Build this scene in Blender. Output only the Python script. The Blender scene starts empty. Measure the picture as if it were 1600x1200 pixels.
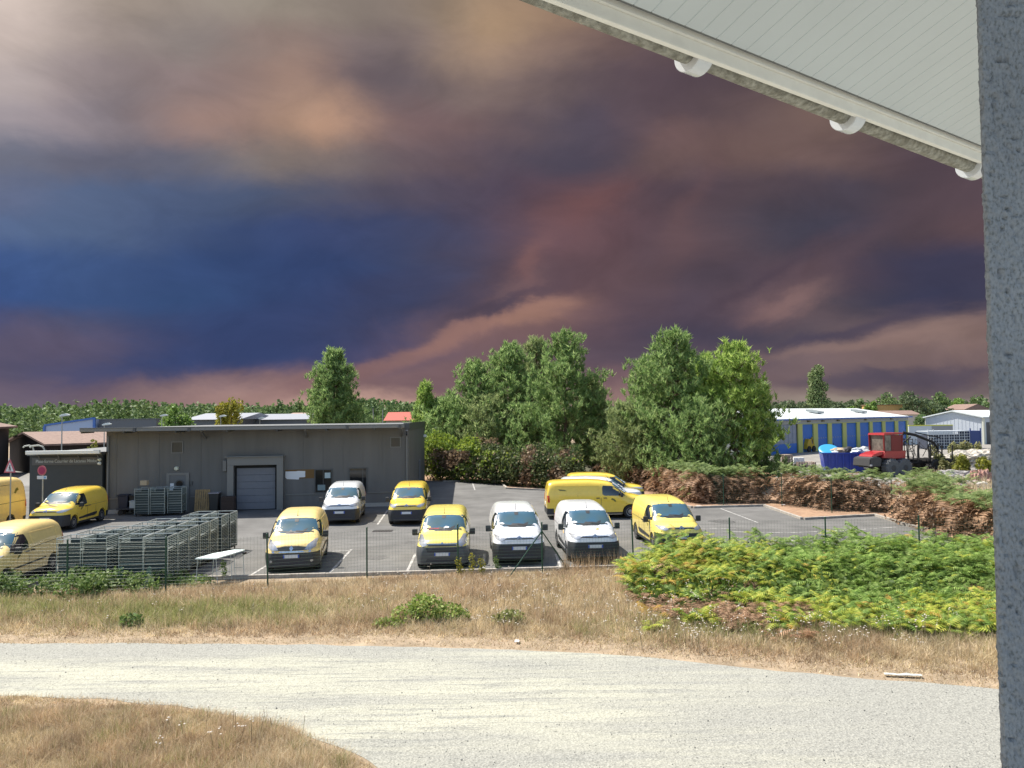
import bpy, bmesh, math, random
import numpy as np
from mathutils import Vector, Matrix, noise
from mathutils.bvhtree import BVHTree
R = math.radians
random.seed(7)
rng = np.random.default_rng(7)
S = bpy.context.scene
COL = S.collection

# ------------------------------------------------------------------ camera
F = 1202.0
CAM = Vector((0, 0, 5.2))
PITCH = math.atan(50 / F)
ROLL = R(0.65)
_f = Vector((0, math.cos(PITCH), math.sin(PITCH)))
_u0 = Vector((0, -math.sin(PITCH), math.cos(PITCH)))
_x = Vector((1, 0, 0))
_u = _u0 * math.cos(ROLL) + _x * math.sin(ROLL)
_r = _x * math.cos(ROLL) - _u0 * math.sin(ROLL)
cam = bpy.data.cameras.new('camera')
cam.sensor_width = 36
cam.lens = 36 * F / 1600
cam.clip_start = 0.05
cam.clip_end = 6000
camo = bpy.data.objects.new('camera', cam)
COL.objects.link(camo)
m = Matrix((_r, _u, -_f)).transposed().to_4x4()
m.translation = CAM
camo.matrix_world = m
S.camera = camo

def ray(u, v):
    return (_r * ((u - 800) / F) + _u * ((600 - v) / F) + _f)
def G(u, v, z=0.0):
    d = ray(u, v)
    t = (z - CAM.z) / d.z
    return CAM + d * t
def D(u, v, y):
    d = ray(u, v)
    return CAM + d * (y / d.y)

# ------------------------------------------------------------------ exposure
S.view_settings.view_transform = 'Standard'
S.view_settings.look = 'None'
S.view_settings.gamma = 1
S.view_settings.use_curve_mapping = False
EXPO = 0.95
S.view_settings.exposure = EXPO
S.render.engine = 'CYCLES'
S.cycles.max_bounces = 6
S.cycles.diffuse_bounces = 3
S.cycles.glossy_bounces = 3
S.cycles.transparent_max_bounces = 8
S.cycles.caustics_reflective = False
S.cycles.caustics_refractive = False
S.cycles.use_denoising = True
S.cycles.sample_clamp_indirect = 6

def srgb(c, scale=1.0):
    o = []
    for v in c:
        v = v / 255.0
        o.append((v / 12.92 if v <= 0.04045 else ((v + 0.055) / 1.055) ** 2.4) * scale)
    return tuple(o)

# ------------------------------------------------------------------ sun
SUN_EL, SUN_AZ = R(57), R(-56)
sd = Vector((math.sin(SUN_AZ) * math.cos(SUN_EL), math.cos(SUN_AZ) * math.cos(SUN_EL), math.sin(SUN_EL)))
sun = bpy.data.lights.new('sun', 'SUN')
sun.energy = 4.3
sun.angle = R(0.55)
sun.color = (1.0, 0.94, 0.84)
suno = bpy.data.objects.new('sun', sun)
COL.objects.link(suno)
suno.rotation_euler = sd.to_track_quat('Z', 'Y').to_euler()
suno.location = (-20, 20, 60)

# ------------------------------------------------------------------ world: wildfire smoke over a clear sky
W = bpy.data.worlds.new('World')
S.world = W
W.use_nodes = True
nt = W.node_tree
nt.nodes.clear()
N = nt.nodes.new
L = nt.links.new
def wmath(op, a, b=None, clamp=False):
    # small helper for math nodes
    n = N('ShaderNodeMath'); n.operation = op; n.use_clamp = clamp
    for i, q in enumerate((a, b)):
        if q is None: continue
        if isinstance(q, (int, float)): n.inputs[i].default_value = q
        else: L(q, n.inputs[i])
    return n.outputs[0]
geo = N('ShaderNodeNewGeometry')
tc = N('ShaderNodeTexCoord')
sep = N('ShaderNodeSeparateXYZ'); L(tc.outputs['Generated'], sep.inputs[0])
az = wmath('ARCTAN2', sep.outputs[0], sep.outputs[1])
el = wmath('ARCSINE', sep.outputs[2])
comb = N('ShaderNodeCombineXYZ'); L(az, comb.inputs[0]); L(el, comb.inputs[1])
def wnoise(vec, scale, detail, rough, dist=0.0):
    n = N('ShaderNodeTexNoise'); n.noise_dimensions = '3D'
    L(vec, n.inputs['Vector']); n.inputs['Scale'].default_value = scale
    n.inputs['Detail'].default_value = detail; n.inputs['Roughness'].default_value = rough
    n.inputs['Distortion'].default_value = dist
    return n
mp = N('ShaderNodeMapping'); mp.inputs['Rotation'].default_value = (0, 0, R(-24)); mp.inputs['Scale'].default_value = (1, 1.9, 1)
L(comb.outputs[0], mp.inputs[0])
n1 = wnoise(mp.outputs[0], 7, 8, 0.60, 0.25)
vs = N('ShaderNodeVectorMath'); vs.operation = 'SUBTRACT'; L(n1.outputs['Color'], vs.inputs[0]); vs.inputs[1].default_value = (0.5, 0.5, 0.5)
vm = N('ShaderNodeVectorMath'); vm.operation = 'MULTIPLY'; L(vs.outputs[0], vm.inputs[0]); vm.inputs[1].default_value = (0.095, 0.065, 0)
n0 = wnoise(mp.outputs[0], 2.4, 2, 0.45, 0.1)
v0 = N('ShaderNodeVectorMath'); v0.operation = 'SUBTRACT'; L(n0.outputs['Color'], v0.inputs[0]); v0.inputs[1].default_value = (0.5, 0.5, 0.5)
v1 = N('ShaderNodeVectorMath'); v1.operation = 'MULTIPLY_ADD'; L(v0.outputs[0], v1.inputs[0]); v1.inputs[1].default_value = (0.10, 0.08, 0); L(vm.outputs[0], v1.inputs[2])
vm = v1
va = N('ShaderNodeVectorMath'); va.operation = 'ADD'; L(comb.outputs[0], va.inputs[0]); L(vm.outputs[0], va.inputs[1])
P0 = va.outputs[0]
def azel(u, v):
    d = ray(u, v).normalized()
    return math.atan2(d.x, d.y), math.asin(d.z)
SK = 1 / 2 ** EXPO
# the smoke plume: rows of colour stops over direction (x/y, z/y), softly blended
ROWS = [
(-260, 'EEE4DA E6D8CC D8C8BC CCBCB0 C6B6AA BEB0A4 B8A89C B4A292 BEA68C B09C8A 9C8C84 8C7E7C 86787A 86787A 86787A 86787A 86787A'),
(0, 'DAC8BE B4A59B A5968A 968A82 9B9184 91847A 877A73 8C7A69 AA8E74 8E7262 6E5A58 5F4E50 5F4E52 5F4E52 5F4E52 5F4E52 5F4E52'),
(60, 'CDBCB4 AC9D96 968882 847C7A 917D76 877672 7D7070 9B8472 9C8272 78625C 625054 5A4A50 645254 64544E 60504E 5F5054 5F5054'),
(120, 'B9ACAA A09191 8A7E80 8C7876 947C74 806C6A 685E66 806E6A 7D6A66 64565C 5A4A52 554750 5F4E52 645454 5F5054 5A4C52 5A4C52'),
(180, 'A59BA0 94888E 767078 A08278 987E76 B99478 786266 7A6262 64565C 4E495A 5C4C54 584950 6C5856 7A625A 5C4E52 5A4C52 5A4C52'),
(240, '707384 68687A 606274 6C6A76 807674 807470 6E6268 68565E 564C58 48465A 6A5454 6C5656 735C58 695554 55464E 544650 544650'),
(300, '626C8A 56688A 526284 4C5A7A 485674 54566A 545062 564C5C 4E4658 6C5056 5A4850 504450 5C4C52 4A4452 4E444E 56464E 56464E'),
(360, '54688E 52668A 4C5E82 3A4E78 364872 384670 3E486C 464864 544858 745458 584650 624E54 4A4450 404052 4A424E 5E4A50 5C4A50'),
(420, '3A568A 3C5686 38507E 324A78 304470 30426E 36446A 484A64 5C4A54 604A52 644E54 4C4452 5A4A54 584850 3E3C52 3C3C54 423E52'),
(470, '365288 3A5484 364E7C 304A76 304470 32426C 3A4264 46445C 645058 6C5258 564854 504656 7A6062 524A54 3C3C52 383A54 424054'),
(520, '3E4C78 585670 424C72 344672 304470 384268 4E4A66 745C62 806262 64505A 4E4658 464256 4C4656 64565C 826A68 88706A 826A68'),
(560, '6A6072 645A6E 444C70 344672 324470 4A4A6C 806466 7C6062 70585E 60505C 544A5A 584C5A 6A5A60 786466 7A6666 766264 746264'),
(600, '6A5E70 665A6E 705E6C 78646C 866C70 84666A 7C6266 7A6066 765C62 785E64 765E64 705C62 705E62 705E62 5C525C 5A505C 60545C'),
(634, '6E6470 706470 826C70 967876 A0807A B49086 C49E8E B48E82 967470 967672 967874 8C7672 867470 8C7C74 96887C A09084 A09084'),
]
gU = wmath('DIVIDE', sep.outputs[0], wmath('MAXIMUM', sep.outputs[1], 0.02))
gV = wmath('DIVIDE', sep.outputs[2], wmath('MAXIMUM', sep.outputs[1], 0.02))
gV = wmath('ADD', gV, wmath('MULTIPLY', gU, math.tan(ROLL)))
wsep = N('ShaderNodeSeparateXYZ'); L(vm.outputs[0], wsep.inputs[0])
gU = wmath('ADD', gU, wsep.outputs[0]); gV = wmath('ADD', gV, wsep.outputs[1])
pu = wmath('MULTIPLY_ADD', gU, F / 1600); pu.node.inputs[2].default_value = .5
pv = wmath('MULTIPLY_ADD', gV, -F); pv.node.inputs[2].default_value = 650
cur = None
for k, (v_, hx) in enumerate(ROWS):
    rp = N('ShaderNodeValToRGB'); rp.color_ramp.interpolation = 'B_SPLINE'; L(pu, rp.inputs[0])
    cs = hx.split()
    while len(rp.color_ramp.elements) < len(cs): rp.color_ramp.elements.new(.5)
    for q, h_ in enumerate(cs):
        rp.color_ramp.elements[q].position = q / 16
    for q, h_ in enumerate(cs):
        rp.color_ramp.elements[q].color = (*srgb([int(h_[c:c + 2], 16) for c in (0, 2, 4)], SK), 1)
    if cur is None: cur = rp.outputs[0]; continue
    m_ = N('ShaderNodeMapRange'); m_.interpolation_type = 'SMOOTHSTEP'; L(pv, m_.inputs[0]); m_.inputs[1].default_value = ROWS[k - 1][0]; m_.inputs[2].default_value = v_
    mx_ = N('ShaderNodeMix'); mx_.data_type = 'RGBA'; L(m_.outputs[0], mx_.inputs[0]); L(cur, mx_.inputs[6]); L(rp.outputs[0], mx_.inputs[7]); cur = mx_.outputs[2]
def blob(u, v, rx, ry, rot, col, st=1.0, p=1.0):
    global cur
    a, e = azel(u, v)
    mpn = N('ShaderNodeMapping'); mpn.vector_type = 'TEXTURE'
    mpn.inputs['Location'].default_value = (a, e, 0)
    mpn.inputs['Rotation'].default_value = (0, 0, R(rot))
    mpn.inputs['Scale'].default_value = (rx / F, ry / F, 1)
    L(P0, mpn.inputs[0])
    dt = N('ShaderNodeVectorMath'); dt.operation = 'DOT_PRODUCT'
    L(mpn.outputs[0], dt.inputs[0]); L(mpn.outputs[0], dt.inputs[1])
    d2 = dt.outputs['Value']
    if p != 1.0: d2 = wmath('POWER', d2, p)
    w = wmath('MULTIPLY', wmath('EXPONENT', wmath('MULTIPLY', d2, -1.0)), st)
    mx = N('ShaderNodeMix'); mx.data_type = 'RGBA'
    L(w, mx.inputs[0]); L(cur, mx.inputs[6]); mx.inputs[7].default_value = (*srgb(col, SK), 1)
    cur = mx.outputs[2]
BLOBS = [
 (505, 192, 40, 26, 20, (196, 152, 124), .5), (470, 150, 60, 60, -35, (176, 142, 122), .5), (590, 105, 60, 45, 0, (104, 94, 102), .5), (775, 28, 60, 30, 15, (180, 148, 116), .5),
 (350, 560, 300, 34, 2, (50, 66, 110), .7, 2.0), (470, 505, 170, 36, 20, (52, 66, 108), .7, 1.8), (610, 470, 130, 30, 20, (60, 66, 98), .6, 1.6),
 (640, 548, 200, 17, 21, (140, 106, 104), .85, 1.6), (730, 508, 110, 12, 20, (150, 112, 104), .8, 1.6), (835, 480, 70, 18, 14, (172, 128, 110), .8, 1.2), (880, 492, 60, 22, 0, (128, 98, 98), .6),
 (800, 448, 70, 12, 30, (116, 92, 96), .6), (760, 474, 80, 8, 20, (74, 66, 84), .7, 1.4), (838, 400, 42, 16, 58, (132, 94, 92), .6), (925, 322, 55, 28, 25, (126, 86, 86), .6),
 (1080, 340, 22, 90, -28, (104, 80, 84), .6), (1020, 212, 60, 20, -25, (116, 90, 88), .6), (1290, 408, 180, 22, 26, (98, 78, 86), .55), (1225, 466, 62, 15, 15, (132, 103, 102), .8, 1.3), (1170, 440, 110, 10, 24, (76, 64, 78), .6),
 (1330, 512, 130, 10, 10, (66, 62, 84), .7, 1.4), (1400, 527, 170, 10, 6, (142, 116, 110), .7, 1.4), (1430, 580, 150, 11, 6, (84, 76, 92), .8, 1.4), (1450, 606, 170, 9, 4, (128, 112, 108), .6), (1470, 622, 200, 8, 3, (158, 146, 134), .7),
 (110, 545, 110, 22, 0, (98, 88, 110), .7, 1.3), (300, 300, 60, 60, 0, (74, 90, 124), .3),
]
for b in BLOBS: blob(*b)
# fine modulation of the smoke
n2 = wnoise(mp.outputs[0], 8, 9, 0.60, 0.6)
mr = N('ShaderNodeMapRange'); L(n2.outputs['Fac'], mr.inputs[0])
mr.inputs[1].default_value = .25; mr.inputs[2].default_value = .75; mr.inputs[3].default_value = .84; mr.inputs[4].default_value = 1.13
hs = N('ShaderNodeHueSaturation'); hs.inputs['Saturation'].default_value = .95; L(cur, hs.inputs['Color']); cur = hs.outputs[0]
vsc = N('ShaderNodeVectorMath'); vsc.operation = 'SCALE'; L(cur, vsc.inputs[0]); L(mr.outputs[0], vsc.inputs['Scale'])
bg1 = N('ShaderNodeBackground'); L(vsc.outputs[0], bg1.inputs[0]); bg1.inputs[1].default_value = 1.0
sky = N('ShaderNodeTexSky'); sky.sky_type = 'NISHITA'; sky.sun_disc = False
sky.sun_elevation = SUN_EL; sky.sun_rotation = SUN_AZ; sky.air_density = 1.2; sky.dust_density = 1.5
bg2 = N('ShaderNodeBackground'); L(sky.outputs[0], bg2.inputs[0]); bg2.inputs[1].default_value = 0.115
# smoke covers the half of the sky in front, up to ~45 degrees
aab = wmath('ABSOLUTE', az)
ma = N('ShaderNodeMapRange'); ma.interpolation_type = 'SMOOTHSTEP'; L(aab, ma.inputs[0])
ma.inputs[1].default_value = R(75); ma.inputs[2].default_value = R(125); ma.inputs[3].default_value = 1; ma.inputs[4].default_value = 0
me = N('ShaderNodeMapRange'); me.interpolation_type = 'SMOOTHSTEP'; L(el, me.inputs[0])
me.inputs[1].default_value = R(36); me.inputs[2].default_value = R(58); me.inputs[3].default_value = 1; me.inputs[4].default_value = 0
mk = wmath('MULTIPLY', ma.outputs[0], me.outputs[0])
mxs = N('ShaderNodeMixShader'); L(mk, mxs.inputs[0]); L(bg2.outputs[0], mxs.inputs[1]); L(bg1.outputs[0], mxs.inputs[2])
wo = N('ShaderNodeOutputWorld'); L(mxs.outputs[0], wo.inputs[0])
W.cycles.sampling_method = 'MANUAL'
W.cycles.sample_map_resolution = 512

# ------------------------------------------------------------------ helpers
MATS = {}
def mat(name, col=(.5, .5, .5), rough=.6, metal=0.0, spec=.5, var=0.0, vscale=8.0, col2=None, bump=0.0, bscale=60.0,
        stretch=(1, 1, 1), coat=0.0, island=None, transl=0.0, detail=5.0, rampw=(.35, .65), emit=None):
    if name in MATS: return MATS[name]
    M = bpy.data.materials.new(name); M.use_nodes = True
    t = M.node_tree; b = t.nodes['Principled BSDF']
    b.inputs['Base Color'].default_value = (*col, 1); b.inputs['Roughness'].default_value = rough
    b.inputs['Metallic'].default_value = metal; b.inputs['Specular IOR Level'].default_value = spec
    if coat: b.inputs['Coat Weight'].default_value = coat; b.inputs['Coat Roughness'].default_value = .04
    src = None
    tcn = t.nodes.new('ShaderNodeTexCoord')
    mpn = t.nodes.new('ShaderNodeMapping'); mpn.inputs['Scale'].default_value = stretch
    t.links.new(tcn.outputs['Object'], mpn.inputs[0])
    if island:
        g = t.nodes.new('ShaderNodeNewGeometry'); r = t.nodes.new('ShaderNodeValToRGB')
        r.color_ramp.elements.remove(r.color_ramp.elements[0])
        for i, (p, c) in enumerate(island):
            e = r.color_ramp.elements[0] if i == 0 else r.color_ramp.elements.new(p)
            e.position = p; e.color = (*c, 1)
        t.links.new(g.outputs['Random Per Island'], r.inputs[0]); src = r.outputs[0]
    if col2 is not None or var:
        nz = t.nodes.new('ShaderNodeTexNoise'); nz.inputs['Scale'].default_value = vscale; nz.inputs['Detail'].default_value = detail
        t.links.new(mpn.outputs[0], nz.inputs['Vector'])
        if col2 is not None:
            r = t.nodes.new('ShaderNodeValToRGB'); r.color_ramp.elements[0].position = rampw[0]; r.color_ramp.elements[1].position = rampw[1]
            r.color_ramp.elements[0].color = (*col, 1); r.color_ramp.elements[1].color = (*col2, 1)
            t.links.new(nz.outputs[0], r.inputs[0]); src = r.outputs[0]
        if var:
            nz2 = t.nodes.new('ShaderNodeTexNoise'); nz2.inputs['Scale'].default_value = vscale * 2.7; nz2.inputs['Detail'].default_value = 6
            t.links.new(mpn.outputs[0], nz2.inputs['Vector'])
            m2 = t.nodes.new('ShaderNodeMapRange'); m2.inputs[1].default_value = .3; m2.inputs[2].default_value = .7
            m2.inputs[3].default_value = 1 - var; m2.inputs[4].default_value = 1 + var
            t.links.new(nz2.outputs[0], m2.inputs[0])
            v = t.nodes.new('ShaderNodeVectorMath'); v.operation = 'SCALE'
            if src is None: v.inputs[0].default_value = col
            else: t.links.new(src, v.inputs[0])
            t.links.new(m2.outputs[0], v.inputs['Scale']); src = v.outputs[0]
    if src is not None: t.links.new(src, b.inputs['Base Color'])
    if bump:
        nb = t.nodes.new('ShaderNodeTexNoise'); nb.inputs['Scale'].default_value = bscale; nb.inputs['Detail'].default_value = 4
        t.links.new(mpn.outputs[0], nb.inputs['Vector'])
        bp = t.nodes.new('ShaderNodeBump'); bp.inputs['Strength'].default_value = bump; bp.inputs['Distance'].default_value = .02
        t.links.new(nb.outputs[0], bp.inputs['Height']); t.links.new(bp.outputs[0], b.inputs['Normal'])
    if transl:
        tr = t.nodes.new('ShaderNodeBsdfTranslucent'); ms = t.nodes.new('ShaderNodeMixShader'); ms.inputs[0].default_value = transl
        if src is not None: t.links.new(src, tr.inputs[0])
        else: tr.inputs[0].default_value = (*col, 1)
        t.links.new(b.outputs[0], ms.inputs[1]); t.links.new(tr.outputs[0], ms.inputs[2])
        t.links.new(ms.outputs[0], t.nodes['Material Output'].inputs[0])
    if emit:
        b.inputs['Emission Color'].default_value = (*emit[:3], 1); b.inputs['Emission Strength'].default_value = emit[3]
    MATS[name] = M
    return M

def tag(o, label=None, cat=None, group=None, kind=None):
    if label: o['label'] = label
    if cat: o['category'] = cat
    if group: o['group'] = group
    if kind: o['kind'] = kind
    return o
def empty(name, loc=(0, 0, 0), rz=0.0, label=None, cat=None, group=None):
    o = bpy.data.objects.new(name, None); COL.objects.link(o)
    o.empty_display_size = .2
    o.location = loc; o.rotation_euler = (0, 0, rz)
    return tag(o, label, cat, group)
def link(name, me, mats, parent=None):
    o = bpy.data.objects.new(name, me); COL.objects.link(o)
    for q in (mats if isinstance(mats, (list, tuple)) else [mats]): me.materials.append(q)
    if parent is not None: o.parent = parent
    return o
def copy_tree(o, parent=None):
    c = o.copy(); COL.objects.link(c); c.parent = parent
    for ch in [q for q in bpy.data.objects if q.parent == o and q != c]:
        copy_tree(ch, c)
    return c
class MB:
    """collects shapes in one bmesh"""
    def __init__(s): s.b = bmesh.new(); s.mi = 0
    def _set(s, faces):
        for f in faces: f.material_index = s.mi
    def box(s, lo, hi, bev=0.0, M=None):
        x0, y0, z0 = lo; x1, y1, z1 = hi
        vs = [s.b.verts.new((x, y, z)) for z in (z0, z1) for x, y in ((x0, y0), (x1, y0), (x1, y1), (x0, y1))]
        fs = [s.b.faces.new([vs[i] for i in q]) for q in ((3, 2, 1, 0), (4, 5, 6, 7), (0, 1, 5, 4), (1, 2, 6, 5), (2, 3, 7, 6), (3, 0, 4, 7))]
        s._set(fs)
        if bev:
            es = list({e for f in fs for e in f.edges})
            r = bmesh.ops.bevel(s.b, geom=es, offset=bev, segments=2, profile=.6, affect='EDGES')
            s._set(r['faces']); vs = list({v for f in r['faces'] for v in f.verts} | {v for v in vs if v.is_valid})
        if M is not None: bmesh.ops.transform(s.b, matrix=M, verts=[v for v in vs if v.is_valid])
        return s
    def prism(s, pts, axis, a, b):
        """polygon pts in the plane normal to axis, extruded from a to b"""
        def P(p, w):
            return {'x': (w, p[0], p[1]), 'y': (p[0], w, p[1]), 'z': (p[0], p[1], w)}[axis]
        A = [s.b.verts.new(P(p, a)) for p in pts]; B = [s.b.verts.new(P(p, b)) for p in pts]
        n = len(pts); fs = [s.b.faces.new(A[::-1]), s.b.faces.new(B)]
        for i in range(n): fs.append(s.b.faces.new((A[i], A[(i + 1) % n], B[(i + 1) % n], B[i])))
        s._set(fs); return s
    def tube(s, pts, r, seg=6, cap=True):
        pts = [Vector(p) for p in pts]; rings = []
        rr = r if isinstance(r, (list, tuple)) else [r] * len(pts)
        for i, p in enumerate(pts):
            t = (pts[min(i + 1, len(pts) - 1)] - pts[max(i - 1, 0)]).normalized()
            a = t.orthogonal().normalized() if abs(t.z) > .95 else t.cross(Vector((0, 0, 1))).normalized()
            if abs(t.z) > .95: a = (Vector((1, 0, 0)) - t * t.x).normalized()
            c = t.cross(a)
            rings.append([s.b.verts.new(p + (a * math.cos(2 * math.pi * k / seg) + c * math.sin(2 * math.pi * k / seg)) * rr[i]) for k in range(seg)])
        fs = []
        for A, B in zip(rings, rings[1:]):
            for k in range(seg): fs.append(s.b.faces.new((A[k], A[(k + 1) % seg], B[(k + 1) % seg], B[k])))
        if cap: fs += [s.b.faces.new(rings[0][::-1]), s.b.faces.new(rings[-1])]
        s._set(fs); return s
    def lathe(s, prof, c=(0, 0, 0), axis='x', seg=24, close=False):
        """prof: (along axis, radius)"""
        rings = []
        for a, r in prof:
            ring = []
            for k in range(seg):
                t = 2 * math.pi * k / seg; p, q = r * math.cos(t), r * math.sin(t)
                o = {'x': (a, p, q), 'y': (q, a, p), 'z': (p, q, a)}[axis]
                ring.append(s.b.verts.new((c[0] + o[0], c[1] + o[1], c[2] + o[2])))
            rings.append(ring)
        fs = []
        for A, B in zip(rings, rings[1:]):
            for k in range(seg): fs.append(s.b.faces.new((A[k], A[(k + 1) % seg], B[(k + 1) % seg], B[k])))
        fs += [s.b.faces.new(rings[0][::-1]), s.b.faces.new(rings[-1])]
        s._set(fs); return s
    def poly(s, pts):
        f = s.b.faces.new([s.b.verts.new(p) for p in pts]); s._set([f]); return s
    def mesh(s, name, smooth=False):
        bmesh.ops.recalc_face_normals(s.b, faces=s.b.faces)
        me = bpy.data.meshes.new(name); s.b.to_mesh(me); s.b.free()
        if smooth:
            me.polygons.foreach_set('use_smooth', [True] * len(me.polygons))
            me.set_sharp_from_angle(angle=R(35))
        return me
    def build(s, name, mats, parent=None, smooth=False):
        return link(name, s.mesh(name, smooth), mats, parent)
def soup(name, V, k, mats, parent=None, mi=None):
    """V: (n*k,3) vertices of n separate k-gons"""
    V = np.asarray(V, dtype=np.float32).reshape(-1, 3); n = len(V) // k
    me = bpy.data.meshes.new(name)
    me.vertices.add(len(V)); me.vertices.foreach_set('co', V.ravel())
    me.loops.add(len(V)); me.loops.foreach_set('vertex_index', np.arange(len(V), dtype=np.int32))
    me.polygons.add(n); me.polygons.foreach_set('loop_start', np.arange(0, len(V), k, dtype=np.int32))
    if mi is not None: me.polygons.foreach_set('material_index', np.asarray(mi, dtype=np.int32))
    me.update(calc_edges=True); me.validate()
    return link(name, me, mats, parent)
def sheet(name, pts, z, m, label=None):
    s = MB(); s.poly([(p[0], p[1], z) for p in pts])
    if s.b.faces[:] and True:
        bmesh.ops.triangulate(s.b, faces=s.b.faces[:])
    o = s.build(name, m)
    if o.data.polygons[0].normal.z < 0: o.data.flip_normals()
    return tag(o, label, None, None, 'structure')
# ================================================================== THE SETTING
M_soil = mat('dry_soil', (.32, .245, .165), .95, col2=(.25, .19, .125), vscale=.8, var=.25, bump=.5, bscale=25)
M_gravel = bpy.data.materials.new('pale_gravel')
def build_gravel():
    M_gravel.use_nodes = True; t = M_gravel.node_tree; b = t.nodes['Principled BSDF']; b.inputs['Roughness'].default_value = .92
    b.inputs['Specular IOR Level'].default_value = .25
    tcn = t.nodes.new('ShaderNodeTexCoord')
    def nz(scale, det, st, dim='o', rough=.55):
        mpn = t.nodes.new('ShaderNodeMapping'); mpn.inputs['Scale'].default_value = st; mpn.inputs['Rotation'].default_value = (0, 0, R(4))
        t.links.new(tcn.outputs['Object'], mpn.inputs[0])
        q = t.nodes.new('ShaderNodeTexNoise'); q.inputs['Scale'].default_value = scale; q.inputs['Detail'].default_value = det; q.inputs['Roughness'].default_value = rough
        t.links.new(mpn.outputs[0], q.inputs['Vector']); return q.outputs[0]
    def ramp(src, els):
        r = t.nodes.new('ShaderNodeValToRGB')
        for i, (p, c) in enumerate(els):
            e = r.color_ramp.elements[i] if i < 2 else r.color_ramp.elements.new(p)
            e.position = p; e.color = (*c, 1)
        t.links.new(src, r.inputs[0]); return r.outputs[0]
    def mix(f, a, c, mode='MIX', fac=None):
        x = t.nodes.new('ShaderNodeMix'); x.data_type = 'RGBA'; x.blend_type = mode
        if fac is not None: x.inputs[0].default_value = fac
        else: t.links.new(f, x.inputs[0])
        for i, q in ((6, a), (7, c)):
            if isinstance(q, tuple): x.inputs[i].default_value = (*q, 1)
            else: t.links.new(q, x.inputs[i])
        return x.outputs[2]
    big = nz(.38, 5, (.32, 1.5, 1))
    big2 = nz(.9, 6, (.22, 1.9, 1), rough=.65)
    fine = nz(34, 3, (1, 1, 1), rough=.7)
    pale = ramp(fine, [(.30, (.25, .25, .205)), (.60, (.415, .41, .335))])
    grey = ramp(fine, [(.33, (.17, .17, .155)), (.7, (.36, .36, .325))])
    f1 = ramp(big, [(.47, (0, 0, 0)), (.66, (.85, .85, .85))]); f2 = ramp(big2, [(.49, (0, 0, 0)), (.64, (.75, .75, .75))])
    trk = nz(2.2, 7, (.16, 2.4, 1), rough=.75); f3 = ramp(trk, [(.50, (0, 0, 0)), (.60, (.85, .85, .85))])
    c = mix(f1, pale, grey); c = mix(f2, c, grey); c = mix(f3, c, ramp(fine, [(.3, (.13, .135, .125)), (.65, (.30, .30, .27))]))
    # the right end towards the building is greyer, coarser stone
    sp = t.nodes.new('ShaderNodeSeparateXYZ'); t.links.new(tcn.outputs['Object'], sp.inputs[0])
    ad = t.nodes.new('ShaderNodeMath'); ad.operation = 'MULTIPLY_ADD'; t.links.new(big2, ad.inputs[0]); ad.inputs[1].default_value = 7; t.links.new(sp.outputs[0], ad.inputs[2])
    mrn = t.nodes.new('ShaderNodeMapRange'); t.links.new(ad.outputs[0], mrn.inputs[0]); mrn.inputs[1].default_value = 3.5; mrn.inputs[2].default_value = 9.5; mrn.inputs[4].default_value = .95
    c = mix(mrn.outputs[0], c, grey)
    # grey rim on the far verge
    ad2 = t.nodes.new('ShaderNodeMath'); ad2.operation = 'MULTIPLY_ADD'; t.links.new(big, ad2.inputs[0]); ad2.inputs[1].default_value = 1.2; t.links.new(sp.outputs[1], ad2.inputs[2])
    mr2 = t.nodes.new('ShaderNodeMapRange'); t.links.new(ad2.outputs[0], mr2.inputs[0]); mr2.inputs[1].default_value = 17.6; mr2.inputs[2].default_value = 18.1; mr2.inputs[4].default_value = .9
    c = mix(mr2.outputs[0], c, grey)
    vo = t.nodes.new('ShaderNodeTexVoronoi'); vo.inputs['Scale'].default_value = 22; t.links.new(tcn.outputs['Object'], vo.inputs['Vector'])
    st = ramp(vo.outputs['Color'], [(.0, (.62, .62, .62)), (.5, (1.12, 1.12, 1.1))])
    c = mix(None, c, st, 'MULTIPLY', .5)
    t.links.new(c, b.inputs['Base Color'])
    bp = t.nodes.new('ShaderNodeBump'); bp.inputs['Strength'].default_value = .55; bp.inputs['Distance'].default_value = .015
    t.links.new(vo.outputs['Distance'], bp.inputs['Height']); t.links.new(bp.outputs[0], b.inputs['Normal'])
build_gravel()
M_asph = mat('asphalt', (.120, .118, .113), .88, spec=.25, col2=(.152, .149, .143), vscale=.35, var=.16, bump=.35, bscale=90, detail=10)
M_kerb = mat('concrete_kerb', (.34, .31, .27), .9, var=.25, vscale=2, bump=.2)
M_line = mat('worn_white_paint', (.42, .41, .39), .8, col2=(.21, .205, .2), vscale=5, rampw=(.45, .62))
M_needle = mat('pine_needle_litter', (.34, .22, .135), .95, col2=(.27, .16, .10), vscale=2, var=.2, bump=.4)
M_yard = mat('yard_gravel', (.19, .18, .165), .95, col2=(.25, .235, .21), vscale=.4, var=.2, bump=.3)
M_road = mat('road_asphalt', (.20, .195, .185), .9, var=.15, vscale=1)

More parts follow.
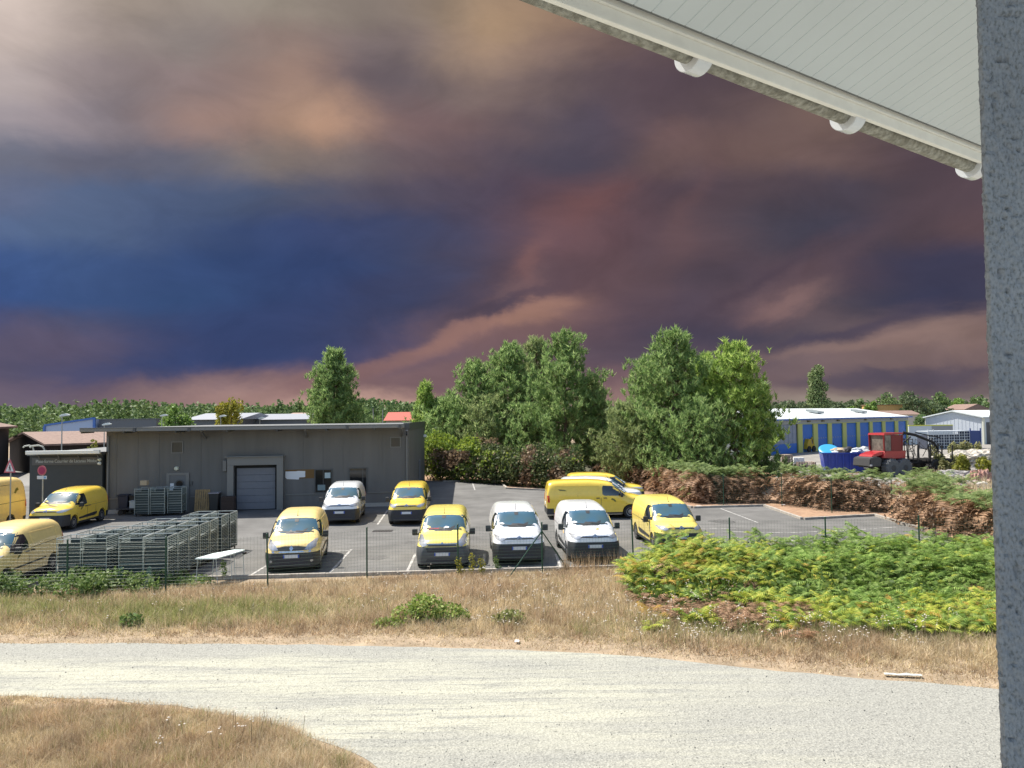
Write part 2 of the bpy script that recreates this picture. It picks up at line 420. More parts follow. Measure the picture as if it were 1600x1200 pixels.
sheet('ground', [(-3000, -60), (3000, -60), (3000, 4000), (-3000, 4000)], 0, M_soil)
def gp(px, z=0): return [G(u, v, z) for u, v in px]
def smooth_line(px, n=6):
    out = []
    P = [px[0]] + list(px) + [px[-1]]
    for i in range(1, len(P) - 2):
        p0, p1, p2, p3 = [np.array(q, float) for q in P[i - 1:i + 3]]
        for k in range(n):
            t = k / n
            out.append(tuple(.5 * (2 * p1 + (p2 - p0) * t + (2 * p0 - 5 * p1 + 4 * p2 - p3) * t * t + (3 * p1 - p0 - 3 * p2 + p3) * t ** 3)))
    out.append(px[-1]); return out
def ragged(pts, a, seed=0):
    out = []
    for i, p in enumerate(pts):
        n = noise.noise_vector(Vector((p[0] * 1.3 + seed, p[1] * 1.3, seed)))
        out.append((p[0] + n.x * a, p[1] + n.y * a))
    return out
top = smooth_line([(-500, 1006), (-200, 1004), (0, 1006), (300, 1006), (600, 1010), (900, 1020), (1100, 1036), (1300, 1056), (1560, 1076), (1900, 1110)], 14)
low = smooth_line([(-500, 1092), (-200, 1086), (0, 1088), (150, 1093), (280, 1106), (400, 1126), (480, 1150), (545, 1178), (600, 1215), (650, 1300), (690, 1420)], 14)
road_pts = ragged([tuple(p)[:2] for p in gp(top)], .10, 1) + [(6, 4), (3, 3)] + ragged([tuple(p)[:2] for p in gp(low)][::-1], .10, 5)
sheet('gravel_road', road_pts, .006, M_gravel)

# car park
KE = [G(u, v) for u, v in [(-420, 924), (0, 914), (380, 907), (600, 899), (780, 893)]]
kd = (KE[-1] - KE[1]).normalized()
kerb_front = [KE[-1] + kd * t for t in (-34, -8, 0, 6, 12, 18, 26, 34)]
back_px = [(1760, 905), (1640, 872), (1545, 853), (1480, 836), (1420, 822), (1368, 806), (1255, 812), (1195, 791), (1083, 794), (985, 776), (900, 769), (793, 764), (781, 752), (692, 753), (672, 752)]
lot = [tuple(p)[:2] for p in kerb_front] + [tuple(G(u, v))[:2] for u, v in back_px]
lot += [(-9, 66), (-60, 60), (-60, 26)]
sheet('car_park', lot, .01, M_asph)
nl = MB()
# needle-covered soil round the back kerb
nlp = [G(u, v) for u, v in [(1760, 905), (1545, 853), (1420, 822), (1368, 806), (1255, 812), (1195, 791), (1083, 794), (985, 776), (793, 764), (781, 752), (665, 751), (650, 738), (800, 738), (1000, 752), (1200, 770), (1400, 780), (1600, 815), (1900, 850)]]
sheet('needle_litter', [tuple(p)[:2] for p in nlp], .005, M_needle)
# kerbs: real steps
def kerb(name, pts, w=.14, h=.12):
    s = MB(); pts = [Vector((p[0], p[1], 0)) for p in pts]
    for a, b in zip(pts, pts[1:]):
        d = (b - a); L_ = d.length; d.normalize(); n = Vector((-d.y, d.x, 0))
        cnt = max(1, int(L_ / 1.0))
        for i in range(cnt):
            p = a + d * (L_ * i / cnt + .005); q = a + d * (L_ * (i + 1) / cnt - .005)
            hh = h + random.uniform(-.006, .006)
            s.poly([p + Vector((0, 0, hh)), q + Vector((0, 0, hh)), q + n * w + Vector((0, 0, hh)), p + n * w + Vector((0, 0, hh))])
            s.poly([p, q, q + Vector((0, 0, hh)), p + Vector((0, 0, hh))])
            s.poly([p + n * w, p + n * w + Vector((0, 0, hh)), q + n * w + Vector((0, 0, hh)), q + n * w])
            s.poly([q, q + n * w, q + n * w + Vector((0, 0, hh)), q + Vector((0, 0, hh))])
            s.poly([p, p + Vector((0, 0, hh)), p + n * w + Vector((0, 0, hh)), p + n * w])
    o = s.build(name, M_kerb); return tag(o, kind='structure')
kerb('front_kerb', [tuple(p) for p in kerb_front[::-1]])
kerb('back_kerb', [tuple(G(u, v)) for u, v in back_px[:-1]])
# painted bay lines
def stripe(px, w=.09, dash=False):
    s = MB(); P = [G(u, v) for u, v in px]
    for a, b in zip(P, P[1:]):
        d = (b - a).normalized(); n = Vector((-d.y, d.x, 0)) * w / 2
        s.poly([a - n + Vector((0, 0, .016)), b - n + Vector((0, 0, .016)), b + n + Vector((0, 0, .016)), a + n + Vector((0, 0, .016))])
    return tag(s.build('bay_line', M_line), kind='structure')
for px in [[(511, 900), (549, 859)], [(635, 896), (649, 866)], [(755, 892), (757, 866)], [(384, 904), (424, 880)], [(876, 886), (868, 866)],
           [(1126, 795), (1184, 817)], [(738, 754), (742, 766)], [(1130, 831), (1230, 833), (1330, 829), (1400, 824)], [(1236, 844), (1256, 856)],
           [(590, 820), (606, 797)], [(520, 862), (560, 800)][:1] + [(548, 861)], [(1096, 826), (1150, 826)]]:
    stripe(px)
# drain cover in the car park
dc = G(598, 830)
s = MB(); s.box((-.45, -.3, .011), (.45, .3, .02)); 
for i in range(7): s.box((-.4 + i * .12, -.25, .02), (-.34 + i * .12, .25, .026))
o = s.build('drain_cover', mat('cast_iron', (.05, .045, .045), .6, .5)); o.location = (dc.x, dc.y, 0)
tag(o, 'dark iron drain grate set in the car park asphalt', 'drain cover')
# yard behind the hedge
yard = [G(u, v) for u, v in [(1180, 752), (1760, 790), (2400, 770)]]
sheet('paved_yard', [tuple(p)[:2] for p in yard] + [(260, 110), (260, 170), (30, 170), (12, 75)], .004, M_yard)
sheet('access_road', [(-80, 40), (-30, 46), (-25, 62), (-28, 120), (-60, 140), (-90, 60)], .005, M_road)

sheet('bounce_forecourt', [(-12, -30), (30, -30), (30, 9.9), (3, 9.9), (-2, 9.4), (-12, 8.8)], .0055, mat('bounce_gravel', (.30, .30, .27), .95, var=.2, vscale=3))  # gravel out of view, added to keep light bounced onto the soffit neutral
sheet('woodland_floor', [tuple(G(u, v))[:2] for u, v in [(640, 738), (800, 742), (1000, 756), (1190, 772)]] + [(28, 75), (30, 140), (-40, 160), (-14, 68)], .003, mat('woodland_floor_litter', (.07, .055, .035), .95, col2=(.06, .07, .03), vscale=.6, var=.3))

# loose stones on the track
st_n = 5200
st_u = rng.uniform(-60, 1620, st_n); st_v = 1008 + 400 * rng.random(st_n) ** 1.3; st_P = []
for a, b in zip(st_u, st_v):
    q = G(a, b)
    if b < 1012 + max(0, a - 600) * .07 or (b > 1090 + max(0, a) * .13 and a < 600): continue
    st_P.append((q.x, q.y, .012))
st_P = np.array(st_P); st_s = (rng.uniform(.004, .012, len(st_P)) * np.where(rng.random(len(st_P)) < .05, 1.8, 1))[:, None, None]
st_t = np.array([[(-1, 0, 0), (0, -.8, .1), (0, 0, .9)], [(0, -.8, .1), (1, .1, 0), (0, 0, .9)], [(1, .1, 0), (.1, .9, 0), (0, 0, .9)], [(.1, .9, 0), (-1, 0, 0), (0, 0, .9)]], float)
st_a = rng.uniform(0, 6.28, len(st_P)); st_c, st_d = np.cos(st_a), np.sin(st_a)
st_V = np.einsum('fkc,nc->nfkc', st_t, np.ones((len(st_P), 3)))
st_X = st_V[..., 0] * st_c[:, None, None] - st_V[..., 1] * st_d[:, None, None]; st_Y = st_V[..., 0] * st_d[:, None, None] + st_V[..., 1] * st_c[:, None, None]
st_V = np.stack([st_X, st_Y, st_V[..., 2]], -1) * st_s[..., None] + st_P[:, None, None, :]
st_mi = np.repeat(rng.choice([0, 1, 2], len(st_P), p=[.45, .35, .2]), 4)
tag(soup('loose_gravel', st_V.reshape(-1, 3), 3, [mat('stone_dark', (.13, .13, .12), .9), mat('stone_mid', (.25, .245, .22), .9), mat('stone_pale', (.5, .49, .42), .9)], None, st_mi), 'loose dark and pale stones scattered over the gravel track', 'gravel', kind='stuff')

M_oil = mat('oil_stained_asphalt', (.065, .064, .062), .7, col2=(.115, .112, .108), vscale=6, var=.2)
for (u, v, r_) in ((470, 868, .5), (590, 872, .35), (700, 850, .5), (560, 808, .45), (640, 848, .3), (780, 800, .5), (900, 850, .4), (1130, 815, .6), (420, 840, .4), (745, 872, .3), (330, 815, .5), (1020, 846, .4)):
    p = G(u, v); sheet('oil_stain', [(p.x + math.cos(a) * r_ * (1 + .5 * noise.noise(Vector((math.cos(a) * 1.5, math.sin(a) * 1.5, u)))), p.y + math.sin(a) * r_ * 1.3 * (1 + .5 * noise.noise(Vector((math.cos(a) * 2, math.sin(a) * 2, v))))) for a in np.linspace(0, 2 * math.pi, 26)[:-1]], .0135, M_oil)
# ================================================================== VANS
P_black = mat('bumper_plastic', (.028, .03, .033), .55, var=.1, vscale=20)
P_grey = mat('grey_bumper_plastic', (.07, .075, .08), .5)
P_tyre = mat('tyre_rubber', (.02, .02, .021), .85, bump=.2)
P_rim = mat('steel_wheel_cover', (.28, .28, .29), .4, .7)
P_glass = mat('van_glass', (.012, .018, .022), .04, spec=.9, coat=.6)
P_winds = mat('windscreen_glass_sky_tint', (.040, .115, .185), .07, spec=.5, col2=(.06, .11, .125), vscale=1.1, detail=1)  # blue base colour stands in for sky reflected in the glass
P_lamp = mat('headlight_lens', (.42, .44, .47), .08, .35, coat=1)
P_red = mat('tail_lamp_red', (.55, .015, .012), .15, coat=1)
P_chrome = mat('chrome', (.7, .7, .72), .12, 1)
P_plate = mat('licence_plate_white', (.62, .64, .66), .5)
P_eu = mat('licence_plate_blue', (.03, .09, .42), .5)
P_ink = mat('dark_lettering', (.03, .03, .04), .6)
P_stick = mat('white_sticker', (.75, .76, .76), .6)
P_logo = mat('dark_blue_logo_paint', (.02, .05, .22), .4)
P_olive = mat('olive_logo_paint', (.16, .16, .03), .4)
P_orange = mat('orange_logo_paint', (.75, .42, .06), .4)
P_white = mat('white_van_paint', (.78, .79, .80), .22, coat=.7, var=.03, vscale=3)
P_yel = mat('deep_yellow_van_paint', (.84, .59, .075), .25, coat=.7, var=.04, vscale=3)
P_yel2 = mat('lemon_yellow_van_paint', (.88, .71, .17), .25, coat=.7, var=.04, vscale=3)
P_pale = mat('faded_yellow_van_paint', (.88, .66, .26), .3, coat=.5, var=.05, vscale=3)

def body_mesh(sp):
    """closed shell from lofted cross-sections, wheel wells cut out"""
    Ln, W0, z0 = sp['L'], sp['W'], .24
    prof = np.array(sp['prof'])
    def topz(s): return float(np.interp(s, prof[:, 0], prof[:, 1]))
    fr, fa = sp.get('fr', .5), sp.get('fa', .20)
    def wid(s):
        w = W0
        if s < fr: w *= 1 - fa * (1 - s / fr) ** 2.4
        if s > Ln - .3: w *= 1 - .07 * ((s - Ln + .3) / .3) ** 2.2
        return w
    ss = sorted(set([round(x, 3) for x in list(np.linspace(0, .6, 15)) + list(np.linspace(.6, Ln, 46)) + [Ln - .02, Ln - .06]] + [p[0] for p in sp['prof']]))
    ss = [s for i, s in enumerate(ss) if i == 0 or s - ss[i - 1] > .008]
    th = sp.get('th', .15); K = 36
    bm = bmesh.new(); rings = []
    for s in ss:
        zt, w = topz(s), wid(s); h = zt - z0; n = float(np.interp(s, [0, .5, 1.2, 2.0, Ln], [3.2, 4.5, 5.5, 6.5, 8.0])); ring = []
        for k in range(K + 1):
            t = math.pi * k / K; c, sn = math.cos(t), math.sin(t)
            x = w * math.copysign(abs(c) ** (2 / n), c); z = z0 + h * abs(sn) ** (2 / n)
            if z > 1.0: x *= 1 - th * ((z - 1.0) / (sp['H'] - 1.0)) ** 1.5
            if z < .55: x *= 1 - .035 * ((.55 - z) / .3)
            z -= .022 * (x / w) ** 2 * min(1, abs(sn) * 2)
            ring.append(bm.verts.new((x, s, z)))
        rings.append(ring)
    for A, B in zip(rings, rings[1:]):
        for k in range(K): bm.faces.new((A[k], A[k + 1], B[k + 1], B[k]))
        bm.faces.new((A[K], A[0], B[0], B[K]))
    for ring, fl in ((rings[0], False), (rings[-1], True)):
        for k in range(K // 2):
            q = (ring[k], ring[k + 1], ring[K - k - 1], ring[K - k])
            if len(set(q)) == 4 and (q[1] != q[2]): bm.faces.new(q)
            elif len({v for v in q}) == 3: bm.faces.new(list(dict.fromkeys(q)))
    bmesh.ops.remove_doubles(bm, verts=bm.verts, dist=.0005)
    bmesh.ops.recalc_face_normals(bm, faces=bm.faces)
    me = bpy.data.meshes.new('shell'); bm.to_mesh(me); bm.free()
    ob = bpy.data.objects.new('shell', me); COL.objects.link(ob)
    me.materials.append(P_white); me.materials.append(P_black)
    s = MB(); s.mi = 1
    for y in sp['axles']:
        for sg in (-1, 1): s.lathe([(sg * (W0 - .30), sp['rw'] + .055), (sg * (W0 + .3), sp['rw'] + .055)], (0, y, sp['rw']), 'x', 28)
    cme = s.mesh('cut'); cme.materials.append(P_white); cme.materials.append(P_black)
    co = bpy.data.objects.new('cut', cme); COL.objects.link(co)
    md = ob.modifiers.new('b', 'BOOLEAN'); md.object = co; md.operation = 'DIFFERENCE'; md.solver = 'EXACT'
    bpy.context.view_layer.update()
    dg = bpy.context.evaluated_depsgraph_get()
    res = bpy.data.meshes.new_from_object(ob.evaluated_get(dg))
    bpy.data.objects.remove(ob); bpy.data.objects.remove(co)
    return res

def make_van(name, sp, paint, label, group='post office vans parked in the yard', cat='van'):
    root = empty(name, label=label, cat=cat, group=group)
    res = body_mesh(sp); Ln = sp['L']; W0 = sp['W']
    bm = bmesh.new(); bm.from_mesh(res)
    bvh = BVHTree.FromBMesh(bm)
    zb, yb, zr = sp['zb'], sp['yb'], sp['zr']
    for co, no in (((0, 0, zb), (0, 0, 1)), ((0, 0, zr), (0, 0, 1)), ((0, yb, 0), (0, 1, 0)), ((0, Ln - .34, 0), (0, 1, 0)), ((0, 0, .33), (0, 0, 1))):
        bmesh.ops.bisect_plane(bm, geom=bm.verts[:] + bm.edges[:] + bm.faces[:], plane_co=co, plane_no=no)
    groups = {'body': [], 'front_bumper': [], 'rear_bumper': [], 'sill': []}
    for f in bm.faces:
        c = f.calc_center_median()
        if f.material_index == 1: k = 'body'
        elif c.y < yb and c.z < zb: k = 'front_bumper'
        elif c.y > Ln - .34 and c.z < zr: k = 'rear_bumper'
        elif c.z < .33: k = 'sill'
        else: k = 'body'
        groups[k].append(f.index)
    def sub(keys, nm, mats):
        b2 = bm.copy(); b2.faces.ensure_lookup_table(); keep = set(keys)
        bmesh.ops.delete(b2, geom=[f for f in b2.faces if f.index not in keep], context='FACES')
        if nm != 'body':
            # bumpers and sills sit a few mm proud
            b2.normal_update()
            for v in b2.verts: v.co += v.normal * .004
        me = bpy.data.meshes.new(nm); b2.to_mesh(me); b2.free()
        me.materials.clear()
        me.polygons.foreach_set('use_smooth', [True] * len(me.polygons)); me.set_sharp_from_angle(angle=R(30))
        return link(nm, me, mats, root)
    bm.faces.index_update()
    sub(groups['body'], 'body', [paint, P_black])
    bmp = sp.get('bmat', P_black)
    sub(groups['front_bumper'], 'front_bumper', [bmp, P_black]); sub(groups['rear_bumper'], 'rear_bumper', [P_black, P_black]); sub(groups['sill'], 'sill', [P_black, P_black])
    bm.free()
    def decal(nm, poly, view, m, off=.007, parent=root, cuts=2, smooth=True):
        """a fitted panel that follows the shell; view = 'front','rear','left','right'"""
        poly = list(poly); b3 = bmesh.new()
        f = b3.faces.new([b3.verts.new((p[0], p[1], 0)) for p in poly])
        bmesh.ops.triangulate(b3, faces=[f])
        if cuts: bmesh.ops.subdivide_edges(b3, edges=b3.edges[:], cuts=cuts, use_grid_fill=True)
        be = [e for e in b3.edges if e.is_boundary]
        back = {}
        for v in b3.verts:
            a, c = v.co.x, v.co.y
            o_, d_ = {'front': ((a, -3, c), (0, 1, 0)), 'rear': ((a, Ln + 3, c), (0, -1, 0)), 'left': ((4, a, c), (-1, 0, 0)), 'right': ((-4, a, c), (1, 0, 0))}[view]
            h = bvh.ray_cast(Vector(o_), Vector(d_))
            if h[0] is None:
                h = (bvh.find_nearest(Vector(o_) + Vector(d_) * 3.2)[0], -Vector(d_))
            v.co = h[0] - Vector(d_) * off + (h[1] * off * .5); back[v] = Vector(d_) * (off + .02)
        ex = bmesh.ops.extrude_edge_only(b3, edges=be)
        for v in [g for g in ex['geom'] if isinstance(g, bmesh.types.BMVert)]:
            v.co += Vector({'front': (0, 1, 0), 'rear': (0, -1, 0), 'left': (-1, 0, 0), 'right': (1, 0, 0)}[view]) * (off + .012)
        bmesh.ops.recalc_face_normals(b3, faces=b3.faces)
        me = bpy.data.meshes.new(nm); b3.to_mesh(me); b3.free()
        if smooth: me.polygons.foreach_set('use_smooth', [True] * len(me.polygons)); me.set_sharp_from_angle(angle=R(40))
        # outward orientation of the face panel
        return link(nm, me, m, parent)
    def mirror(poly): return [(-p[0], p[1]) for p in poly][::-1]
    ws = sp['wind']
    gk = decal('windscreen_seal', [(p[0] * 1.035 if abs(p[0]) > .1 else p[0], ws[0][1] - .022 if p[1] < 1.4 and sp['H'] < 2.2 or p[1] < 1.7 and sp['H'] > 2.2 else p[1] + .018) for p in ws], 'front', P_black, .004)
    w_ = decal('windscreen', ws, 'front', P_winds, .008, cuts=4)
    zb0, zt0 = ws[0][1], max(p[1] for p in ws)
    if sp.get('sticker', 1):
        x0 = -abs(ws[0][0]) + .06
        decal('windscreen_sticker', [(x0, zb0 + .04), (x0 + .075, zb0 + .04), (x0 + .075, zb0 + .12), (x0, zb0 + .12)], 'front', P_stick, .014, w_)
        decal('windscreen_sticker', [(x0 + .01, zb0 + .15), (x0 + .075, zb0 + .15), (x0 + .075, zb0 + .21), (x0 + .01, zb0 + .21)], 'front', P_stick, .014, w_)
    decal('sensor_patch', [(-.06, zt0 - .10), (.06, zt0 - .10), (.08, zt0 - .01), (-.08, zt0 - .01)], 'front', P_black, .013, w_)
    for x0, x1 in ((.62, .02), (-.05, -.62)):
        decal('wiper', [(x0, zb0 + .012), (x1, zb0 + .05), (x1, zb0 + .065), (x0, zb0 + .03)], 'front', P_black, .022, w_, cuts=1)
    for q, qm in sp.get('dash', []): decal('dashboard_paper', q, 'front', qm, .013, w_, cuts=1)
    hl = sp['head']
    decal('headlight', hl, 'front', P_lamp, .012); decal('headlight', mirror(hl), 'front', P_lamp, .012)
    for g_, gm in sp['grille']: decal('grille', g_, 'front', gm, .012 if gm is P_chrome else .008)
    for e_ in sp.get('badge', []): decal('badge', e_, 'front', P_chrome, .024, cuts=1)
    if sp.get('fog'):
        for sg in (1, -1):
            pl = [(sg * (.66 + .05 * math.cos(a)), sp['fog'] + .04 * math.sin(a)) for a in np.linspace(0, 2 * math.pi, 9)[:-1]]
            decal('fog_lamp', pl, 'front', P_lamp, .012, cuts=0)
    pz = sp['plate']
    pl = decal('licence_plate', [(-.26, pz), (.26, pz), (.26, pz + .11), (-.26, pz + .11)], 'front', P_plate, .022)
    decal('plate_band', [(-.26, pz + .004), (-.215, pz + .004), (-.215, pz + .106), (-.26, pz + .106)], 'front', P_eu, .026, pl, cuts=0)
    decal('plate_band', [(.215, pz + .004), (.26, pz + .004), (.26, pz + .106), (.215, pz + .106)], 'front', P_eu, .026, pl, cuts=0)
    # bumper relief: lower lip and intake
    decal('air_intake', [(-.55, .33), (.55, .33), (.50, .42), (-.50, .42)], 'front', P_ink, .010)
    decal('bumper_lip', [(-.62, .285), (.62, .285), (.62, .315), (-.62, .315)], 'front', P_grey, .02)
    for sg, vw in ((1, 'left'), (-1, 'right')):
        sw = sp['side']
        decal('side_window', sw, vw, P_glass, .007, cuts=3)
        for q in sp['seams']: decal('door_seam', q, vw, P_ink, .0035, cuts=1)
        for q in sp['handles']: decal('door_handle', [(q[0], q[1]), (q[0] + .17, q[1]), (q[0] + .17, q[1] + .035), (q[0], q[1] + .035)], vw, P_ink, .03, cuts=0)
        for q in sp.get('mould', []): decal('side_moulding', q, vw, P_black, .014, cuts=2)
        for q, qm in sp.get('logos', []): decal('door_logo', q, vw, qm, .006, cuts=1)
        for q in sp.get('panel', []):
            # raised rim of the blanked side panel
            (a, b), (c, d) = q
            for r4 in ([(a, b), (c, b), (c, b + .02), (a, b + .02)], [(a, d - .02), (c, d - .02), (c, d), (a, d)], [(a, b + .02), (a + .02, b + .02), (a + .02, d - .02), (a, d - .02)], [(c - .02, b + .02), (c, b + .02), (c, d - .02), (c - .02, d - .02)]):
                decal('panel_rim', r4, vw, paint, .008, cuts=2)
        tl = sp['tail']
        decal('tail_light', [(Ln - .14, tl), (Ln - .03, tl), (Ln - .03, tl + .34), (Ln - .12, tl + .34)], vw, P_red, .008)
        # mirror
        my, mz = sp['mir']
        s = MB(); s.box((-.09, -.06, -.11), (.10, .06, .11), .035); s.box((-.16, -.025, -.10), (-.05, .025, -.05), .01)
        mo = s.build('door_mirror', P_black, root, True); h = bvh.ray_cast(Vector((4 * sg, my, mz)), Vector((-sg, 0, 0)))
        mo.location = (h[0].x + sg * .14, my, mz + .05); mo.scale = (sg, 1, 1) if sg > 0 else (-1, 1, 1)
    for sg in (-1, 1):
        decal('rear_lamp', [(sg * .70, sp['tail']), (sg * .82, sp['tail']), (sg * .82, sp['tail'] + .34), (sg * .72, sp['tail'] + .34)][::sg], 'rear', P_red, .01)
    rp = decal('rear_plate', [(-.26, .70), (.26, .70), (.26, .81), (-.26, .81)], 'rear', P_plate, .012)
    decal('rear_seam', [(-.01, .5), (.01, .5), (.01, 1.6), (-.01, 1.6)], 'rear', P_ink, .004)
    # antenna
    s = MB(); ya = sp['wind_top'] + .12
    hh = bvh.ray_cast(Vector((0, ya, 4)), Vector((0, 0, -1)))[0]
    s.tube([(0, ya, hh.z - .01), (0, ya + .02, hh.z + .03), (0, ya + .16, hh.z + .20)], [.02, .012, .004], 6); s.build('aerial', P_black, root)
    rw = sp['rw']
    for y in sp['axles']:
        for sg in (-1, 1):
            s = MB(); x1 = sg * (W0 - .02); x0 = sg * (W0 - .22)
            s.lathe([(x0, rw * .62), (x0, rw - .02), (x0 + sg * .02, rw), (x1 - sg * .03, rw), (x1 - sg * .005, rw - .03), (x1, rw * .70), (x1 - sg * .02, rw * .66)], (0, y, rw), 'x', 28)
            w = s.build('wheel', P_tyre, root, True)
            s = MB(); s.lathe([(x1 - sg * .03, rw * .66), (x1 - sg * .01, rw * .62), (x1 - sg * .025, rw * .5), (x1 - sg * .015, rw * .2), (x1 - sg * .005, rw * .12)], (0, y, rw), 'x', 20)
            s.mi = 1
            for k in range(8):
                a = 2 * math.pi * k / 8; cy, cz = y + math.cos(a) * rw * .42, rw + math.sin(a) * rw * .42
                s.lathe([(x1 - sg * .021, rw * .075), (x1 - sg * .010, rw * .075)], (0, cy, cz), 'x', 8)
            s.build('rim', [P_rim, P_ink], w, True)
    # dark panel under the floor
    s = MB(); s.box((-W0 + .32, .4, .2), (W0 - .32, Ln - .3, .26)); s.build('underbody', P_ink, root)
    return root

BIRD = [(0, 0), (.05, .05), (.13, .075), (.06, .085), (.10, .13), (.02, .10), (-.05, .02)]
def bird(y, z, k=1.0): return [(y + p[0] * k, z + p[1] * k) for p in BIRD]
CHEV = [[(-.085, .945), (0, .995), (.085, .945), (.085, .97), (0, 1.025), (-.085, .97)], [(-.085, .90), (0, .95), (.085, .90), (.085, .922), (0, .978), (-.085, .922)]]
base_side = [(1.08, 1.12), (1.40, 1.44), (1.57, 1.56), (1.78, 1.61), (2.02, 1.61), (2.05, 1.12), (1.9, 1.09)]
sp_new = dict(L=4.40, W=.925, H=1.84, rw=.325, axles=(.87, 3.65), fa=.17, th=.15,
    prof=[(0, .84), (.025, .92), (.06, .99), (.14, 1.055), (.28, 1.095), (.55, 1.14), (.86, 1.18), (1.00, 1.24), (1.32, 1.46), (1.66, 1.685), (1.80, 1.735), (2.0, 1.78), (2.5, 1.83), (3.0, 1.85), (3.7, 1.84), (4.1, 1.81), (4.25, 1.76), (4.33, 1.68), (4.37, 1.45), (4.40, 1.05)],
    zb=.76, yb=.50, zr=.52, wind=[(-.77, 1.225), (.77, 1.225), (.725, 1.42), (.665, 1.64), (.30, 1.672), (-.30, 1.672), (-.665, 1.64), (-.725, 1.42)], wind_top=1.66,
    head=[(.48, .90), (.60, .86), (.80, .90), (.845, 1.0), (.70, 1.01), (.52, .96)],
    grille=[([(-.50, .91), (.50, .91), (.52, .945), (-.52, .945)], P_ink), ([(-.46, .950), (.46, .950), (.44, .965), (-.44, .965)], P_chrome), ([(-.56, .50), (.56, .50), (.60, .70), (-.60, .70)], P_ink)],
    badge=CHEV, fog=None, plate=.56, side=base_side, mir=(1.30, 1.08),
    seams=[[(1.085, .35), (1.10, .35), (1.12, 1.06), (1.105, 1.06)], [(2.10, .35), (2.115, .35), (2.115, 1.62), (2.10, 1.62)], [(2.95, .55), (2.965, .55), (2.965, 1.62), (2.95, 1.62)], [(2.12, 1.0), (4.1, 1.0), (4.1, 1.012), (2.12, 1.012)]],
    handles=[(1.86, .98), (2.16, .98)], mould=[[(1.32, .44), (2.85, .44), (3.05, .52), (3.05, .60), (2.75, .60), (1.32, .52)]],
    logos=[(bird(1.48, .86), P_olive)], tail=.95)
sp_kang = dict(L=4.28, W=.915, H=1.84, rw=.32, axles=(.85, 3.55), fa=.24, th=.17, fr=.6,
    prof=[(0, .72), (.03, .84), (.09, .95), (.20, 1.03), (.38, 1.09), (.65, 1.14), (.86, 1.18), (1.02, 1.24), (1.40, 1.45), (1.70, 1.66), (1.85, 1.725), (2.1, 1.785), (2.6, 1.84), (3.1, 1.84), (3.7, 1.82), (4.0, 1.78), (4.14, 1.71), (4.22, 1.5), (4.28, 1.0)],
    zb=.70, yb=.48, zr=.50, wind=[(-.77, 1.225), (.77, 1.225), (.72, 1.42), (.65, 1.60), (.30, 1.635), (-.30, 1.635), (-.65, 1.60), (-.72, 1.42)], wind_top=1.70,
    head=[(.42, .80), (.60, .78), (.78, .86), (.80, 1.05), (.70, 1.055), (.52, .95)],
    grille=[([(-.52, .78), (.52, .78), (.50, .88), (.22, .92), (-.22, .92), (-.50, .88)], P_grey), ([(-.62, .715), (.62, .715), (.64, .765), (-.64, .765)], P_chrome), ([(-.45, .43), (.45, .43), (.48, .58), (-.48, .58)], P_ink)],
    badge=[[(0, .76), (.068, .85), (0, .94), (-.068, .85)]], fog=.44, plate=.54,
    side=[(1.10, 1.08), (1.38, 1.38), (1.55, 1.50), (1.72, 1.555), (1.95, 1.55), (2.02, 1.30), (2.02, 1.10), (1.8, 1.06)], mir=(1.28, 1.08),
    seams=[[(1.07, .35), (1.08, .35), (1.10, 1.06), (1.09, 1.06)], [(2.08, .35), (2.093, .35), (2.093, 1.60), (2.08, 1.60)], [(2.14, 1.07), (3.9, 1.13), (3.9, 1.142), (2.14, 1.082)]],
    handles=[(1.84, .98), (2.14, .98)], mould=[[(1.25, .545), (3.05, .60), (3.05, .645), (1.25, .59)]],
    logos=[(bird(1.44, .84), P_olive)], tail=.95, panel=[((2.25, 1.15), (3.75, 1.56))])
sp_old = dict(sp_new, dash=[([(-.50, 1.25), (-.14, 1.25), (-.16, 1.285), (-.50, 1.29)], P_red), ([(.02, 1.26), (.17, 1.265), (.20, 1.32), (.08, 1.34), (.01, 1.30)], P_stick)], L=4.38, H=1.82, W=.905, fa=.19,
    prof=[(0, .78), (.03, .88), (.09, .97), (.20, 1.04), (.42, 1.10), (.70, 1.15), (.88, 1.18), (1.02, 1.24), (1.34, 1.46), (1.68, 1.685), (1.9, 1.725), (2.1, 1.77), (2.6, 1.81), (3.1, 1.82), (3.7, 1.81), (4.05, 1.78), (4.2, 1.73), (4.3, 1.62), (4.35, 1.4), (4.38, 1.0)],
    zb=.80, yb=.52, bmat=P_grey, head=[(.50, .86), (.66, .80), (.83, .90), (.80, 1.10), (.70, 1.11), (.56, .99)],
    grille=[([(-.50, .82), (.50, .82), (.46, .88), (-.46, .88)], P_grey), ([(-.52, .885), (.52, .885), (.50, .915), (-.50, .915)], P_chrome), ([(-.50, .64), (.50, .64), (.54, .76), (-.54, .76)], P_ink)],
    badge=[[(-.06, .88), (0, .93), (.06, .88), (.06, .905), (0, .96), (-.06, .905)]], plate=.51)
